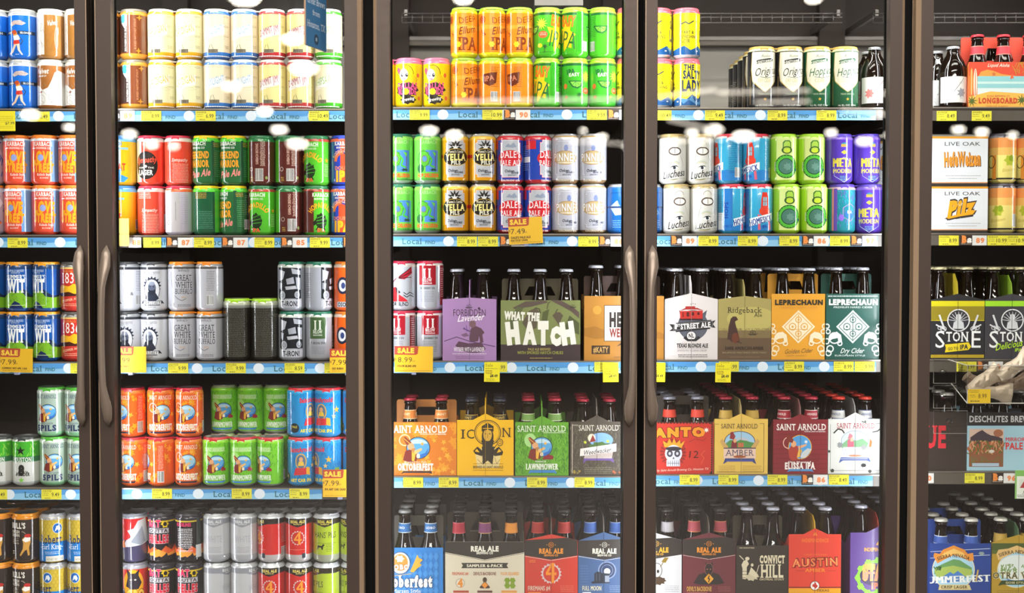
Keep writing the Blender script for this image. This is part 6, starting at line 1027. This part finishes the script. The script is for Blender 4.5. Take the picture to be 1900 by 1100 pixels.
#  code, x0, x1, ytop, ypeak, style, cap y, handle y, n wide, cap colour, neck labels, door, row, handle colour
CART = [
 ('lavender', 821, 921, 555, 552, 'g', 499, 519, 2, S_, None, 2, 2, None), ('hatch', 929, 1077, 557, 557, 's', 499, 517, 3, S_, None, 2, 2, '#544a35'), ('katy', 1084, 1232, 549, 549, 's', 492, 512, 3, S_, None, 2, 2, '#4a3028'),
 ('street', 1234, 1332, 555, 544, 'g', 498, 511, 2, '#cfd0d8', None, 3, 2, None), ('dog', 1333, 1431, 555, 549, 'g', 498, 518, 2, '#cfd0d8', None, 3, 2, None), ('gold', 1432, 1531, 545, 545, 's', 497, 508, 2, '#c3c5d4', None, 3, 2, None), ('green', 1533, 1632, 545, 545, 's', 496, 508, 2, '#c3c5d4', None, 3, 2, None),
 ('stoney', 1728, 1827, 556, 545, 'g', 495, 507, 2, '#cfc49c', None, 4, 2, '#b09a24'), ('stoneg', 1828, 1928, 556, 545, 'g', 495, 510, 2, '#cfc49c', None, 4, 2, '#7fa028'),
 ('okto', 730, 847, 783, 783, 's', 737, 742, 2, RD_, 'leaf leaf', 2, 3, '#c8803c'), ('icon', 848, 953, 779, 767, 'n', 739, 736, 2, '#3a3c4a', 'icn icn', 2, 3, None), ('lawn', 956, 1055, 783, 771, 'n', 738, 742, 2, RD_, 'grn grn', 2, 3, None), ('weed', 1058, 1157, 782, 770, 'n', 739, 738, 2, RD_, None, 2, 3, '#6a625a'),
 ('santo', 1219, 1324, 783, 783, 's', 735, 735, 2, '#8a8a98', 'rd rd', 3, 3, '#3c322c'), ('amber', 1326, 1425, 777, 767, 'n', 735, 738, 2, RD_, 'yel yel', 3, 3, '#a8925c'), ('red', 1435, 1536, 778, 768, 'n', 735, 738, 2, RD_, 'win win', 3, 3, '#8a5a58'), ('white', 1537, 1637, 777, 765, 'n', 735, 737, 2, '#c8382c', 'whi whi', 3, 3, '#8a8684'),
 ('rogue', 1680, 1794, 764, 764, 's', 728, 758, 2, '#b8b4b0', None, 4, 3, None), ('mirror', 1795, 1943, 765, 765, 's', 728, 759, 3, '#b8b4b0', None, 4, 3, '#2c3036'),
 ('fest', 725, 822, 1016, 1016, 's', 945, 958, 2, '#9a9a9c', 'blue blue', 2, 4, '#5a564e'), ('sampler', 826, 973, 1005, 1005, 's', 945, 952, 3, DK_, 'red pur ora', 2, 4, '#3a3229'), ('four', 974, 1072, 1002, 991, 'g', 944, 955, 2, DK_, 'crim crim', 2, 4, '#5a5048'), ('moon', 1073, 1168, 1003, 987, 'g', 944, 954, 2, DK_, 'slate slate', 2, 4, '#6a625a'),
 ('arrow', 1216, 1265, 1002, 990, 'g', 943, 952, 2, DK_, 'pale pale', 3, 4, None), ('devil', 1267, 1365, 1001, 988, 'g', 942, 954, 2, DK_, 'rose rose', 3, 4, '#5a5048'), ('convict', 1366, 1463, 1012, 1012, 's', 940, 958, 2, '#b4b4c4', None, 3, 4, '#4a4438'), ('austin', 1464, 1561, 991, 980, 'n', 940, 952, 2, '#b4b4c4', None, 3, 4, '#c89a28'), ('stash', 1578, 1682, 988, 977, 'n', 936, 947, 2, '#b4b4c4', None, 3, 4, '#a8382c'),
 ('summer', 1726, 1839, 1008, 1008, 's', 961, 965, 2, '#d6d2c8', 'sn sn', 4, 4, None), ('otra', 1841, 1940, 1006, 992, 'g', 960, 965, 2, '#d6d2c8', 'yel yel', 4, 4, '#4c6a4a'),
]
SHORT = dict(lavender='mauve monk carton', hatch='olive chili pod carton', katy='tan brown framed-label carton', street='white carton with red train car', dog='golden brown dog carton', gold='golden yellow diamond carton', green='dark green diamond carton', stoney='black and yellow crest carton', stoneg='charcoal and lime crest carton',
  okto='orange leaf carton', icon='bright yellow bishop carton', lawn='green grass carton', weed='dark brown handwritten carton', santo='red skull carton', amber='pale yellow hill landscape carton', red='dark red wood-grain carton', white='white carton with small animals', rogue='brown carton with large red letters', mirror='light blue forest lake carton',
  fest='blue diamond-checked carton', sampler='cream three-emblem carton', four='red orange gear carton', moon='slate blue moonlit carton', arrow='light grey skull and arrow carton', devil='burgundy horned figure carton', convict='black brown prisoner drawing carton', austin='bright red carton with yellow base', stash='purple leaf wreath carton', summer='blue lake scene carton', otra='olive yellow scroll carton', aloha='orange beach scene carton')
CART = [list(c) for c in CART]
# the kona pack stands on the top shelf
CART.append(['aloha', 1798, 1944, 115, 115, 's', 65, 68, 3, '#e0404c', 'kona kona kona', 4, 0, '#e0503c'])
WIDTH_FIX = {'arrow': (1169.5, 1265), 'katy': (1084, 1232)}
def fill(code, X0, W, D, Y, z, n, deep, hb, cap, nls, where, prefix=''):
    for r in range(deep):
        for i in range(n):
            sp = W / n; x = X0 + sp * (i + .5); y = Y + .0015 + (D - .003) * (r + .5) / deep
            side = ['left', 'right'] if n == 2 else ['left', 'middle', 'right']
            rowp = ['front', 'back'] if deep == 2 else ['front', 'middle', 'back']
            nl = NLB[nls.split()[i]] if nls else None
            make_bottle(x, y, z + .0014, hb, cap, nl if r == 0 else None, f'{prefix}{rowp[r]} {side[i]} brown bottle in the {where}', 'capped bottles standing in cartons', .4 * ((i * 7 + r * 3) % 5 - 2))
for c in CART:
    code, x0, x1, yt, yp, st, yc, yh, n, cap, nls, di, ri, hcol = c
    x0, x1 = WIDTH_FIX.get(code, (x0, x1))
    if code == 'arrow': continue
    z = ZS[di][ri] + .0002
    desc = BOX[code]['desc']
    o, X0, W, D = make_carton(code, x0, x1, z, yt, yp, st, yh, label=desc + f' on the {SHELF[ri]} shelf', n=n, hcol=hcol)
    if code == 'rogue': pass
    hb = wpt(950, yc, FY + .033).z - z - .0014
    deep = 3 if st in 'gn' else 2
    fill(code, X0, W, D, FY, z, n, deep, hb, cap, nls, SHORT[code])
    if (di >= 3 and ri >= 2) or (di == 2 and ri == 4):
        Y2 = FY + D + .008
        o2 = o.copy(); COL.objects.link(o2); o2.location.y = Y2; o2['label'] = 'second carton standing right behind the ' + SHORT[code]
        for ch in list(o.children):
            q = ch.copy(); COL.objects.link(q); q.parent = o2
        fill(code, X0, W, D, Y2, z, n, deep, hb, cap, None, SHORT[code], 'second carton, ')
# the light grey carton cut off by the fourth door's frame, stood with its side wall on the mullion
z = ZS[3][4] + .0002
o, X0, W, D = make_carton('arrow', 1169.5, 1265, z, 1002, 989, 'g', 952, label=None, hcol='#5a5048')
tag(o, BOX['arrow']['desc'] + ' on the bottom shelf', 'carton', 'bottle cartons on the shelves')
fill('arrow', X0, W, D, FY, z, 2, 3, wpt(950, 943, FY + .033).z - z - .0014, DK_, 'pale pale', SHORT['arrow'])

# boxed cans
def canbox(code, x0, y0, y1, z, Y, label):
    a = wpt(x0, y0, Y); W = 104 * U; H = wpt(x0, y0, Y).z - z
    o = empty('can_box', (a.x, Y, z)); tag(o, label, 'box', 'boxes of cans')
    MB().box(0, W, 0, .2, 0, H).build('box', mat('oak_side', '#2b2522', .5), o)
    art = [(k, [[(x, y * (H / U) / 91) for x, y in p] for p in ps], c) for k, ps, c in (R(0, 7, 104, 91, '#e3e6ec') + mv(BOX[code]['art'], 0, 3))]
    link('front_print', art_mesh('front_print', art, M_CARD, 'flat'), o)
zc = ZS[4][1] + .0002
canbox('pilz', 1729, 346, 433, zc, FY, 'lower white box with yellow slanted script word')
canbox('hefe', 1729, 253, 345, zc + (wpt(1729, 346, FY).z - zc) + .0002, FY, 'upper white box with orange gothic word')
zc = ZS[3][1] + .0002
hh = (wpt(1729, 346, FY).z - ZS[4][1] - .0002)
canbox('pilz', 1597, 350, 433, zc, .12, 'lower white box half hidden behind the violet cans')
canbox('hefe', 1597, 262, 345, zc + (wpt(1597, 350, .12).z - zc) + .0002, .12, 'upper white box half hidden behind the violet cans')

# stubby jug bottles with white labels
jp = [(.0, .001), (.027, .0), (.0312, .004), (.032, .01), (.032, .085), (.030, .100), (.024, .116), (.0165, .128), (.014, .136), (.0138, .142), (.0155, .1425), (.0155, .146), (.013, .146), (.0, .146)]
def jug(px, Y, z, tint, label):
    g, p = bottle_meshes(.149, jp, 'jug'); o = empty('jug_bottle', (wpt(px, 550, Y).x, Y, z)); tag(o, label, 'bottle', 'stubby jug bottles')
    link('glass', g, o); link('cap', cap_mesh(.149, '#d8dadf'), o)
    k = ('jug', tint)
    if k not in NLAB:
        A = R(-34, 10, 34, 58, '#e6e4e0') + L([(14, 56), (2, 40), (-6, 30)], 1, '#6a6a70') + BLOB(tint == 'r' and -16 or 8, 28, 10, '#d87a74' if tint == 'r' else '#9a9aa4', 7, .6, 4) + GRASS(-20, 14, 20, 48, 14, '#d89a94' if tint == 'r' else '#b4b4bc', 3, 7, .6)
        NLAB[k] = art_mesh('label_print', A, M_PAPER, 'can', r0=24.95, base=4)
    link('label_print', NLAB[k], o)
jug(1618, .045, ZS[3][0], 'r', 'stubby brown jug bottle with red-marked white label beside the green cider cans')
jug(1606, .113, ZS[3][0], 'r', 'stubby jug bottle right behind the red-marked one')
jug(1763, .043, ZS[4][0], 'g', 'stubby brown jug bottle with grey-marked white label beside the orange beach carton')
jug(1733, .113, ZS[4][0], 'g', 'stubby jug bottle right behind the grey-marked one')

# ------------------------------------------------------------------ price tags, score cards, sale signs
def price(x0, s, y, di, ri, note=''):
    A = T(s, 26, 5.5, 7, 14 if len(s) < 5 else 19, '#3a3820', .01) + MT(1, 16, 20, 2, 2, '#5a5420', int(x0), .9) + MT(1, 11, 14, 2, 3.4, '#6a6430', int(x0) + 1, .8) + MT(6, 1.8, 18, 1, 2, '#4a4420', int(x0) + 2, 1.1) + MT(28, 3, 36, 1, 2, '#8a8440', 5, .6)
    card('price_tag', x0, x0 + 37, y, y + 18.4, '#e6dc3a', A, f'yellow price tag {s} {note}'.strip(), 'price tag', 'yellow price tags in the rails')
def score(x0, n, y, note):
    A = T('B', 6.5, 5.5, 11.5, 10, '#e98a3c', .08, True) + T('a', 16, 5.5, 11, 9, '#f4f0ea', .05, False, .2) + MT(1.5, 2.2, 21, 1, 2, '#c8b8a8', 3, .9)
    card('score_logo', x0, x0 + 21.5, y, y + 18.4, '#35251f', A, f'dark card with orange and white letters {note}', 'card', 'review score cards')
    card('score_card', x0 + 22, x0 + 49, y, y + 18.4, '#e2e0de', T(n, 14.5, 4.8, 8.6, 15.5, '#ef8a4c', .05, True), f'white score card {n} {note}', 'card', 'review score cards')
R1, R2, R3, R4 = 'on the top shelf', 'on the second shelf', 'on the third shelf', 'on the fourth shelf'
for x, s, di, ri, note in [
    (55, '8.49', 0, 0, 'under the blue pin-up cans'), (262, '8.99', 1, 0, 'under the brown and first cream cans'), (363, '6.99', 1, 0, 'between yellow-banded and blue-banded cans'), (573, '10.49', 1, 0, 'under the red-banded cans'),
    (760, '9.99', 2, 0, 'under the yellow portrait cans'), (895, '10.99', 2, 0, 'under the orange lettered cans'), (1089, '9.59', 2, 0, 'under the lime wedge cans'), (1209, '10.49', 3, 0, 'under the yellow and navy cans'), (1308, '9.49', 3, 0, 'under the empty space'), (1424, '8.99', 3, 0, 'under the black cider cans'), (1515, '8.99', 3, 0, 'under the green cider cans'), (1738, '8.49', 4, 0, 'under the jug bottles by the last door frame'), (1803, '9.49', 4, 0, 'under the orange beach carton'),
    (14, '8.99', 0, 1, 'under the coral cans'), (262, '8.99', 1, 1, 'under the red cans'), (360, '8.99', 1, 1, 'under the dark green cans'), (472, '8.99', 1, 1, 'under the maroon cans'), (575, '9.99', 1, 1, 'beside the score card 85'),
    (848, '8.99', 2, 1, 'under the first gold can'), (887, '8.99', 2, 1, 'under the second gold can'), (1073, '8.99', 2, 1, 'under the silver white cans'), (1296, '8.99', 3, 1, 'under the white script cans'), (1369, '8.99', 3, 1, 'under the cyan cans'), (1446, '8.99', 3, 1, 'under the lime porthole cans'), (1540, '8.99', 3, 1, 'beside the score card 86 under violet cans'), (1742, '8.99', 4, 1, 'under the white boxes'), (1832, '10.99', 4, 1, 'beside the score card 89'), (1869, '10.99', 4, 1, 'at the right edge'),
    (131, '8.99', 0, 2, 'beside the first door handle'), (312, '9.99', 1, 2, 'under the silver lettered cans'), (419, '9.99', 1, 2, 'under the tall black cans'), (528, '8.59', 1, 2, 'under the black machine cans'), (602, '7.99', 1, 2, 'behind the sale sign on orange cans'), (904, '8.99', 2, 2, 'behind the small sale tag under mauve carton'), (1103, '8.99', 2, 2, 'under the tan brown carton'), (1334, '8.99', 3, 2, 'behind the small sale tag under golden brown carton'), (1455, '8.99', 3, 2, 'under the golden yellow carton'), (1547, '8.99', 3, 2, 'left one under the dark green carton'), (1586, '9.99', 3, 2, 'right one under the dark green carton'), (1775, '8.99', 4, 2, 'behind the clear bin'),
    (-24, '9.49', 0, 3, 'under the black star cans'), (77, '9.49', 0, 3, 'under the pale silver green cans'), (282, '8.99', 1, 3, 'under the orange leaf cans'), (430, '8.99', 1, 3, 'under the lime grass cans'), (537, '8.99', 1, 3, 'under the bright blue cans'), (748, '8.99', 2, 3, 'left one under the orange leaf carton'), (814, '8.99', 2, 3, 'right one under the orange leaf carton'), (978, '8.99', 2, 3, 'under the green grass carton'), (1066, '8.99', 2, 3, 'under the dark brown handwritten carton'), (1261, '8.99', 3, 3, 'under the red skull carton'), (1333, '8.99', 3, 3, 'under the pale yellow carton'), (1424, '8.99', 3, 3, 'under the dark red carton'), (1538, '8.49', 3, 3, 'under the white carton'), (1790, '8.99', 4, 3, 'under the light blue carton')]:
    price(x, s, RAIL[di][ri][0] - (.2 if di else 0), di, ri, note)
for x, n, di, ri, note in [(201, '89', 1, 0, 'under the dark brown cans'), (935, '90', 2, 0, 'under the orange lettered cans'), (1127, '92', 2, 0, 'beside the third door frame'), (217, '88', 1, 1, 'under the red cans'), (308, '87', 1, 1, 'under the red cans'), (411, '87', 1, 1, 'under the dark green cans'), (521, '85', 1, 1, 'under the maroon cans'), (636, '91', 1, 1, 'at the second door frame'), (927, '88', 2, 1, 'behind the tilted sale sign'), (1111, '86', 2, 1, 'beside the third door frame'), (1244, '89', 3, 1, 'under the white script cans'), (1488, '86', 3, 1, 'under the lime porthole cans'), (1578, '97', 3, 1, 'under the violet cans'), (1782, '89', 4, 1, 'under the white boxes'), (1812, '90', 4, 2, 'behind the clear bin'), (1487, '86', 3, 3, 'under the dark red carton'), (1840, '96', 4, 3, 'under the light blue carton'), (1684, '90', 4, 3, 'at the last door frame')]:
    score(x, n, RAIL[di][ri][0] - .2, note)
def sale(x0, x1, y0, y1, p, l1, l2, label, tilt=0., Y=-.012, bg='#eab723'):
    W, H = x1 - x0, y1 - y0
    A = P([(0, H - 16), (0, H), (W * .62, H), (W * .6, H - 14), (W * .55, H - 16)], '#b2402c') + T('SALE', W * .29, H - 12.5, 8.5, 31, '#f3c83c', .06) + T(p, W * .27, H - 30, 9.5, 26, '#4a3a18', .0, True) + T('$', 2, H - 26, 4, 3, '#4a3a18') + T('EA', W * .5, H - 29, 3, 5, '#6a5420') + T(l1, W * .06 + 2.1 * len(l1) / 2 * 1.15, H - 38.5, 3.6, min(W - 8, 2.4 * len(l1)), '#4a3010', .05)
    if l2: A += T(l2, 3 + 1.2 * len(l2), H - 43.5, 3.2, 2.4 * len(l2), '#4a3010', .05)
    A += MT(4, 2.5, W - 4, 1, 3, '#9a7a20', 3, .9)
    o = card('sale_sign', x0, x1, y0, y1, bg, A, label, 'sign', 'yellow sale signs', Y, tilt)
    MB().box((W * .5 - 4) * U, (W * .5 + 4) * U, .0006, .0105, -.006, .012).build('clip', mat('clip_lilac', '#9aa0c0', .3), o)
sale(0, 60, 646, 690, '7.99', 'SUMMERS WIT 6PK CAN', '', 'yellow sale sign 7.99 in front of the blue hill cans', 1.2)
sale(212, 271, 643, 691, '6.99', 'SAMS DAILY', '', 'yellow sale sign 6.99 in front of the bearded portrait cans')
sale(612, 676, 647, 691, '7.99', 'OSO BUENO', '', 'yellow sale sign 7.99 in front of the orange mask cans')
sale(732, 803, 642, 690, '8.99', 'COLOR BLIND 6PK', '', 'yellow sale sign 8.99 in front of the dark red block cans', .6)
sale(945, 1008, 405, 454, '7.49', "DALE'S PALE ALE", '4/6/12OZ CANS', 'tilted yellow sale sign 7.49 in front of the blue cans', -3.2)
sale(599, 662, 871, 922, '7.99', 'IPA ART CAR CANS', '', 'yellow sale sign 7.99 in front of the bright blue cans')
card('sign', 212, 239, 405, 456, '#e3b93a', T('KOLSCH', 14, 20, 3.6, 24, '#6a5420', .04), 'blank yellow sign clipped below the yellow and pale blue cans', 'sign', 'yellow sale signs', -.012)
card('sign', -22, 28, 206, 243, '#ecdc1c', T('$7.99', 40, 12, 5, 17, '#6a6418', .03) + MT(4, 26, 46, 4, 3.4, '#b8a820', 3, 1) + MT(4, 8, 46, 2, 3, '#b8a820', 3, 1), 'yellow sale card $7.99 under the blue pin-up cans', 'sign', 'yellow sale signs', -.010)
for x0, y0, t, lb in ((898, 672, 1.2, 'under the mauve carton'), (1119, 673, -1.2, 'under the tan brown carton'), (1327, 673, 1., 'under the golden brown carton'), (1205, 672, 1.5, 'beside the fourth door handle')):
    card('sale_tag', x0, x0 + 29, y0, y0 + 36, '#f0e01c', T('Sale', 9, 28, 5.5, 14, '#8a7a18', .0, True) + MT(2, 24, 26, 1, 3, '#6a5f18', 3, .9) + MT(2, 20, 16, 3, 2.6, '#7a3a18', 4, 1.1) + T('$8.49', 18, 9, 4.6, 14, '#3a3418', .05) + MT(3, 5, 20, 2, 2.4, '#8a8018', 5, .8), 'small yellow sale tag $8.49 ' + lb, 'sign', 'small sale tags', -.006, t)
card('shelf_card', 1883, 1925, 872, 925, '#e4e8dc', R(0, 0, 3, 53, '#7fb85a') + R(0, 42, 42, 53, '#7fb85a') + R(8, 20, 34, 36, '#d8dcd0') + P([(9, 20), (16, 32), (22, 20)], '#a83a3c') + T('JW', 20, 10, 5, 12, '#4a4a50', .0, sh=.2) + MT(4, 6, 38, 2, 3, '#4a4a50', 3, 1), 'green and white handwritten card at the right edge', 'sign', None, -.008)

# blade sign hanging from the cooler top
dA, dB = 2.75, 2.85
xa, xb = (570 - 950) * dA / F, (608 - 950) * dB / F
zA = wpt(570, 83, -3 + dA).z
L_ = math.hypot(xb - xa, .1)
o = empty('hanging_sign', (xa, -3 + dA, zA), math.atan2(.1, xb - xa)); tag(o, 'blue sign with white lettering hanging from the cooler top', 'sign')
MB().box(0, L_, 0, .004, 0, ZT - zA).build('board', mat('sign_edge', '#b49478', .5), o)
Hs = (ZT - zA) / U; Ws = L_ / U
art = R(0, 0, Ws, Hs, '#2d6a98') + T('Great Brews', Ws / 2, 73, 11, Ws * .86, '#d3dbe2', .0, True) + T('from', Ws / 2, 55, 9, Ws * .36, '#d3dbe2', .0, True) + T('Houston, TX', Ws / 2, 33, 11, Ws * .86, '#d3dbe2', .0, True) + E(Ws / 2, 15, 9, 9, '#1d3a50') + STAR(Ws / 2, 15, 5, '#8fa8b8', 6, .5)
q = link('sign_print', art_mesh('sign_print', art, M_PAPER, 'flat', step=.00004), o)
MB().box(L_ * .4, L_ * .6, -.002, .006, ZT - zA - .03, ZT - zA + .0).build('bracket', M_FRAME, o)

# clear bin hung inside the last door with crumpled foil bags, and its suction-cup plates
bx0, bx1 = wpt(1795, 700, -.09).x, wpt(1930, 700, -.09).x; bz0, bz1 = wpt(1795, 748, -.09).z, wpt(1795, 678, -.09).z
o = empty('acrylic_bin', (bx0, -.09, bz0)); tag(o, 'clear acrylic bin of crumpled foil bags by the last door frame', 'bin')
W, H, D = bx1 - bx0, bz1 - bz0, .06
MB().box(0, W, 0, .0015, 0, H).box(0, W, D, D + .0015, 0, H * 1.1).box(0, .0015, 0, D, 0, H).box(W, W + .0015, 0, D, 0, H).box(0, W, 0, D, 0, .0015).build('tray', M_CLEAR, o)
lx = wpt(1762, 700, -.05).x - bx0
MB().prism([(lx, H * .5), (0, H), (0, 0), (-.002, 0)], 'y', .03, .032).build('gusset', M_CLEAR, o)
MB().tube([(0, -.0005, 0), (0, -.0005, H), (W, -.0005, H)], .0011, 6).tube([(0, 0, 0), (W, 0, 0)], .0013, 6).tube([(lx, .031, H * .5), (0, .0, 0)], .001, 6).tube([(lx + .003, .06, H * 1.1), (0, 0, H)], .001, 6).build('edge', mat('acrylic_edge', '#cfc9c0', .15, 0, .3), o)
rd = random.Random(4)
FM = mat('foil_tan', '#dcc8b4', .35, .25); FD = mat('foil_dark', '#8a7462', .4, .3)
def bag(cx, cz, l, w_, ang, m, lb, y=.03):
    n = 10; mm = MB(); k = 12
    for i in range(n + 1):
        t = i / n; ww = w_ * (.55 + .45 * t ** 2 + .1 * math.sin(t * 9 + cx * 99)); th = .007 * (1 - .7 * t) + .0035
        for j in range(k):
            a = 2 * math.pi * j / k; c1 = ww / 2 * math.cos(a) * (1 + .12 * rd.random()); c2 = th * math.sin(a) * (1 + .4 * rd.random())
            mm.v.append(((t - .5) * l, c2, c1))
    for i in range(n):
        for j in range(k): mm.f.append([i * k + j, i * k + (j + 1) % k, (i + 1) * k + (j + 1) % k, (i + 1) * k + j]); mm.sm.append(rd.random() < .5)
    mm.f.append(list(range(k))); mm.f.append([n * k + j for j in range(k)]); mm.sm += [False, False]
    b = mm.build('foil_bag', m, None, (bx0 + cx, -.09 + y, bz0 + cz)); b.rotation_euler = (0, -math.radians(ang), 0); tag(b, lb, 'bag', 'foil bags in the clear bin')
bag(.045, .050, .085, .05, 32, FM, 'tan crumpled foil bag across the upper middle of the clear bin', .018)
bag(.115, .082, .09, .05, 34, FM, 'tan foil bag sticking out over the top of the clear bin', .018)
bag(.06, .024, .10, .045, -6, FM, 'tan foil bag lying on the bottom of the clear bin', .018)
bag(.125, .04, .08, .05, 12, FD, 'brown foil bag at the right end of the clear bin', .040)
bag(.035, .04, .06, .05, -40, FD, 'dark foil bag at the left end of the clear bin', .042)
card('price_tag', 1796, 1838, 722, 748, '#efc62c', T('8.99', 26, 9, 8, 15, '#3a3418', .0) + MT(2, 22, 20, 2, 2.6, '#8a7420', 4, .9) + MT(2, 14, 14, 2, 3, '#8a7420', 5, .9) + MT(3, 3, 22, 1, 2, '#4a4018', 6, 1.6), 'yellow price tag 8.99 stuck on the clear bin', 'price tag', 'yellow price tags in the rails', -.0925)
for i, (x0, y0, x1, y1) in enumerate(((1732, 668, 1774, 711), (1732, 715, 1774, 757), (1732, 762, 1795, 804))):
    a, b = wpt(x0, y1, -.10), wpt(x1, y0, -.10)
    o = empty('suction_plate', (a.x, -.10, a.z)); tag(o, f'{["upper", "middle", "lower"][i]} clear plate with suction cup left of the bin', 'plate', 'clear suction plates')
    w_, h_ = b.x - a.x, b.z - a.z
    MB().box(0, w_, 0, .0012, 0, h_).build('plate', M_CLEAR, o)
    MB().tube([(0, 0, 0), (w_, 0, 0), (w_, 0, h_), (0, 0, h_), (0, 0, 0)], .0006, 5).build('rim', mat('acrylic_edge', '#cfc9c0', .15, 0, .3), o)
    MB().lathe([(0, -.02), (.007, -.02), (.0062, -.012), (.003, -.008), (.003, 0)], 20).build('suction_cup', M_CLEAR, o, (w_ * .55, .001, h_ * .5)).rotation_euler = (math.pi / 2, 0, 0)

# ------------------------------------------------------------------ store lamps behind the photographer (the glass mirrors them)
YG = FYY + .014
def lamp_at(px, py, h, wpx, hpx, kind='pendant'):
    """lamp whose mirror image in the door glass shows at this pixel; h = height above the camera"""
    dz = (wpt(px, py, 7).z - CAM[2]) / 10.0; t = h / dz; x = (px - 950) / F * t * 1.0
    Yv = -3 + t; return Vector((x, 2 * YG - Yv, CAM[2] + h)), t
dome = [(.03, .10), (.07, .085), (.13, .04), (.16, 0)]
n = 0
for px, py, s in [(458, -6, 78), (545, 72, 54), (566, 126, 66), (432, 160, 46), (492, 206, 44), (520, 240, 44), (60, 212, 48), (133, 236, 36), (188, 236, 24), (243, 248, 40), (284, 268, 38), (325, 272, 30), (553, 266, 50), (797, 242, 44), (843, 250, 44), (1082, 242, 26), (1116, 254, 34), (1166, 272, 34), (860, -2, 50), (1505, -2, 44), (1283, 246, 36), (1322, 240, 50), (1378, 252, 54), (1540, 246, 34), (1600, 262, 40), (1650, 250, 34), (1775, 240, 36), (1818, 244, 36), (1876, 250, 30)]:
    v, t = lamp_at(px, py, 2.35, s, s)
    r = max(.05, (s - 14) / 2 * t / F)
    o = empty('pendant_lamp', (v.x, v.y, v.z)); tag(o, 'glowing white pendant lamp mirrored as a soft blob in the cooler glass', 'lamp', 'pendant lamps over the store')
    MB().lathe([(0, -r * .45), (r * .6, -r * .38), (r, 0), (r * .6, r * .3), (0, r * .35)], 20).build('globe', M_LAMP, o)
    MB().tube([(0, 0, r * .3), (0, 0, 4.6 - v.z)], .01, 6).build('cord', M_BLACK, o)
for (xa_, ya_), (xb_, yb_) in (((842, 188), (1185, 183)), ((1222, 180), (1325, 166)), ((1330, 172), (1500, 168)), ((1400, 190), (1500, 188)), ((1630, 172), (1672, 176)), ((1060, 262), (1180, 268)), ((1230, 262), (1340, 258)), ((1560, 205), (1690, 215)), ((1240, 222), (1320, 240))):
    a, t = lamp_at(xa_, ya_, 2.2, 1, 1); b, t2 = lamp_at(xb_, yb_, 2.2, 1, 1)
    b.y = a.y if abs(b.y - a.y) < .01 else b.y
    d = b - a; l = d.length
    o = MB().box(0, l, -.025, .025, -.02, .02).build('tube_lamp', M_TUBE, None, a); o.rotation_euler = (0, 0, math.atan2(d.y, d.x)); tag(o, 'long white tube lamp mirrored as a pale streak in the cooler glass', 'lamp', 'tube lamps over the store')
# pale ducts under the ceiling, mirrored as blue-grey bands
for px, py, wz in ((1800, 18, .35), (80, 12, .3)):
    v, t = lamp_at(px, py, 2.6, 1, 1)
    o = MB().tube([(v.x - 3, v.y, v.z + .2), (v.x + 3, v.y - 1.2, v.z + .2)], wz, 20).build('air_duct', mat('duct', '#9fb4c4', .5, .3)); tag(o, 'pale blue-grey air duct under the store ceiling', 'duct', 'air ducts')
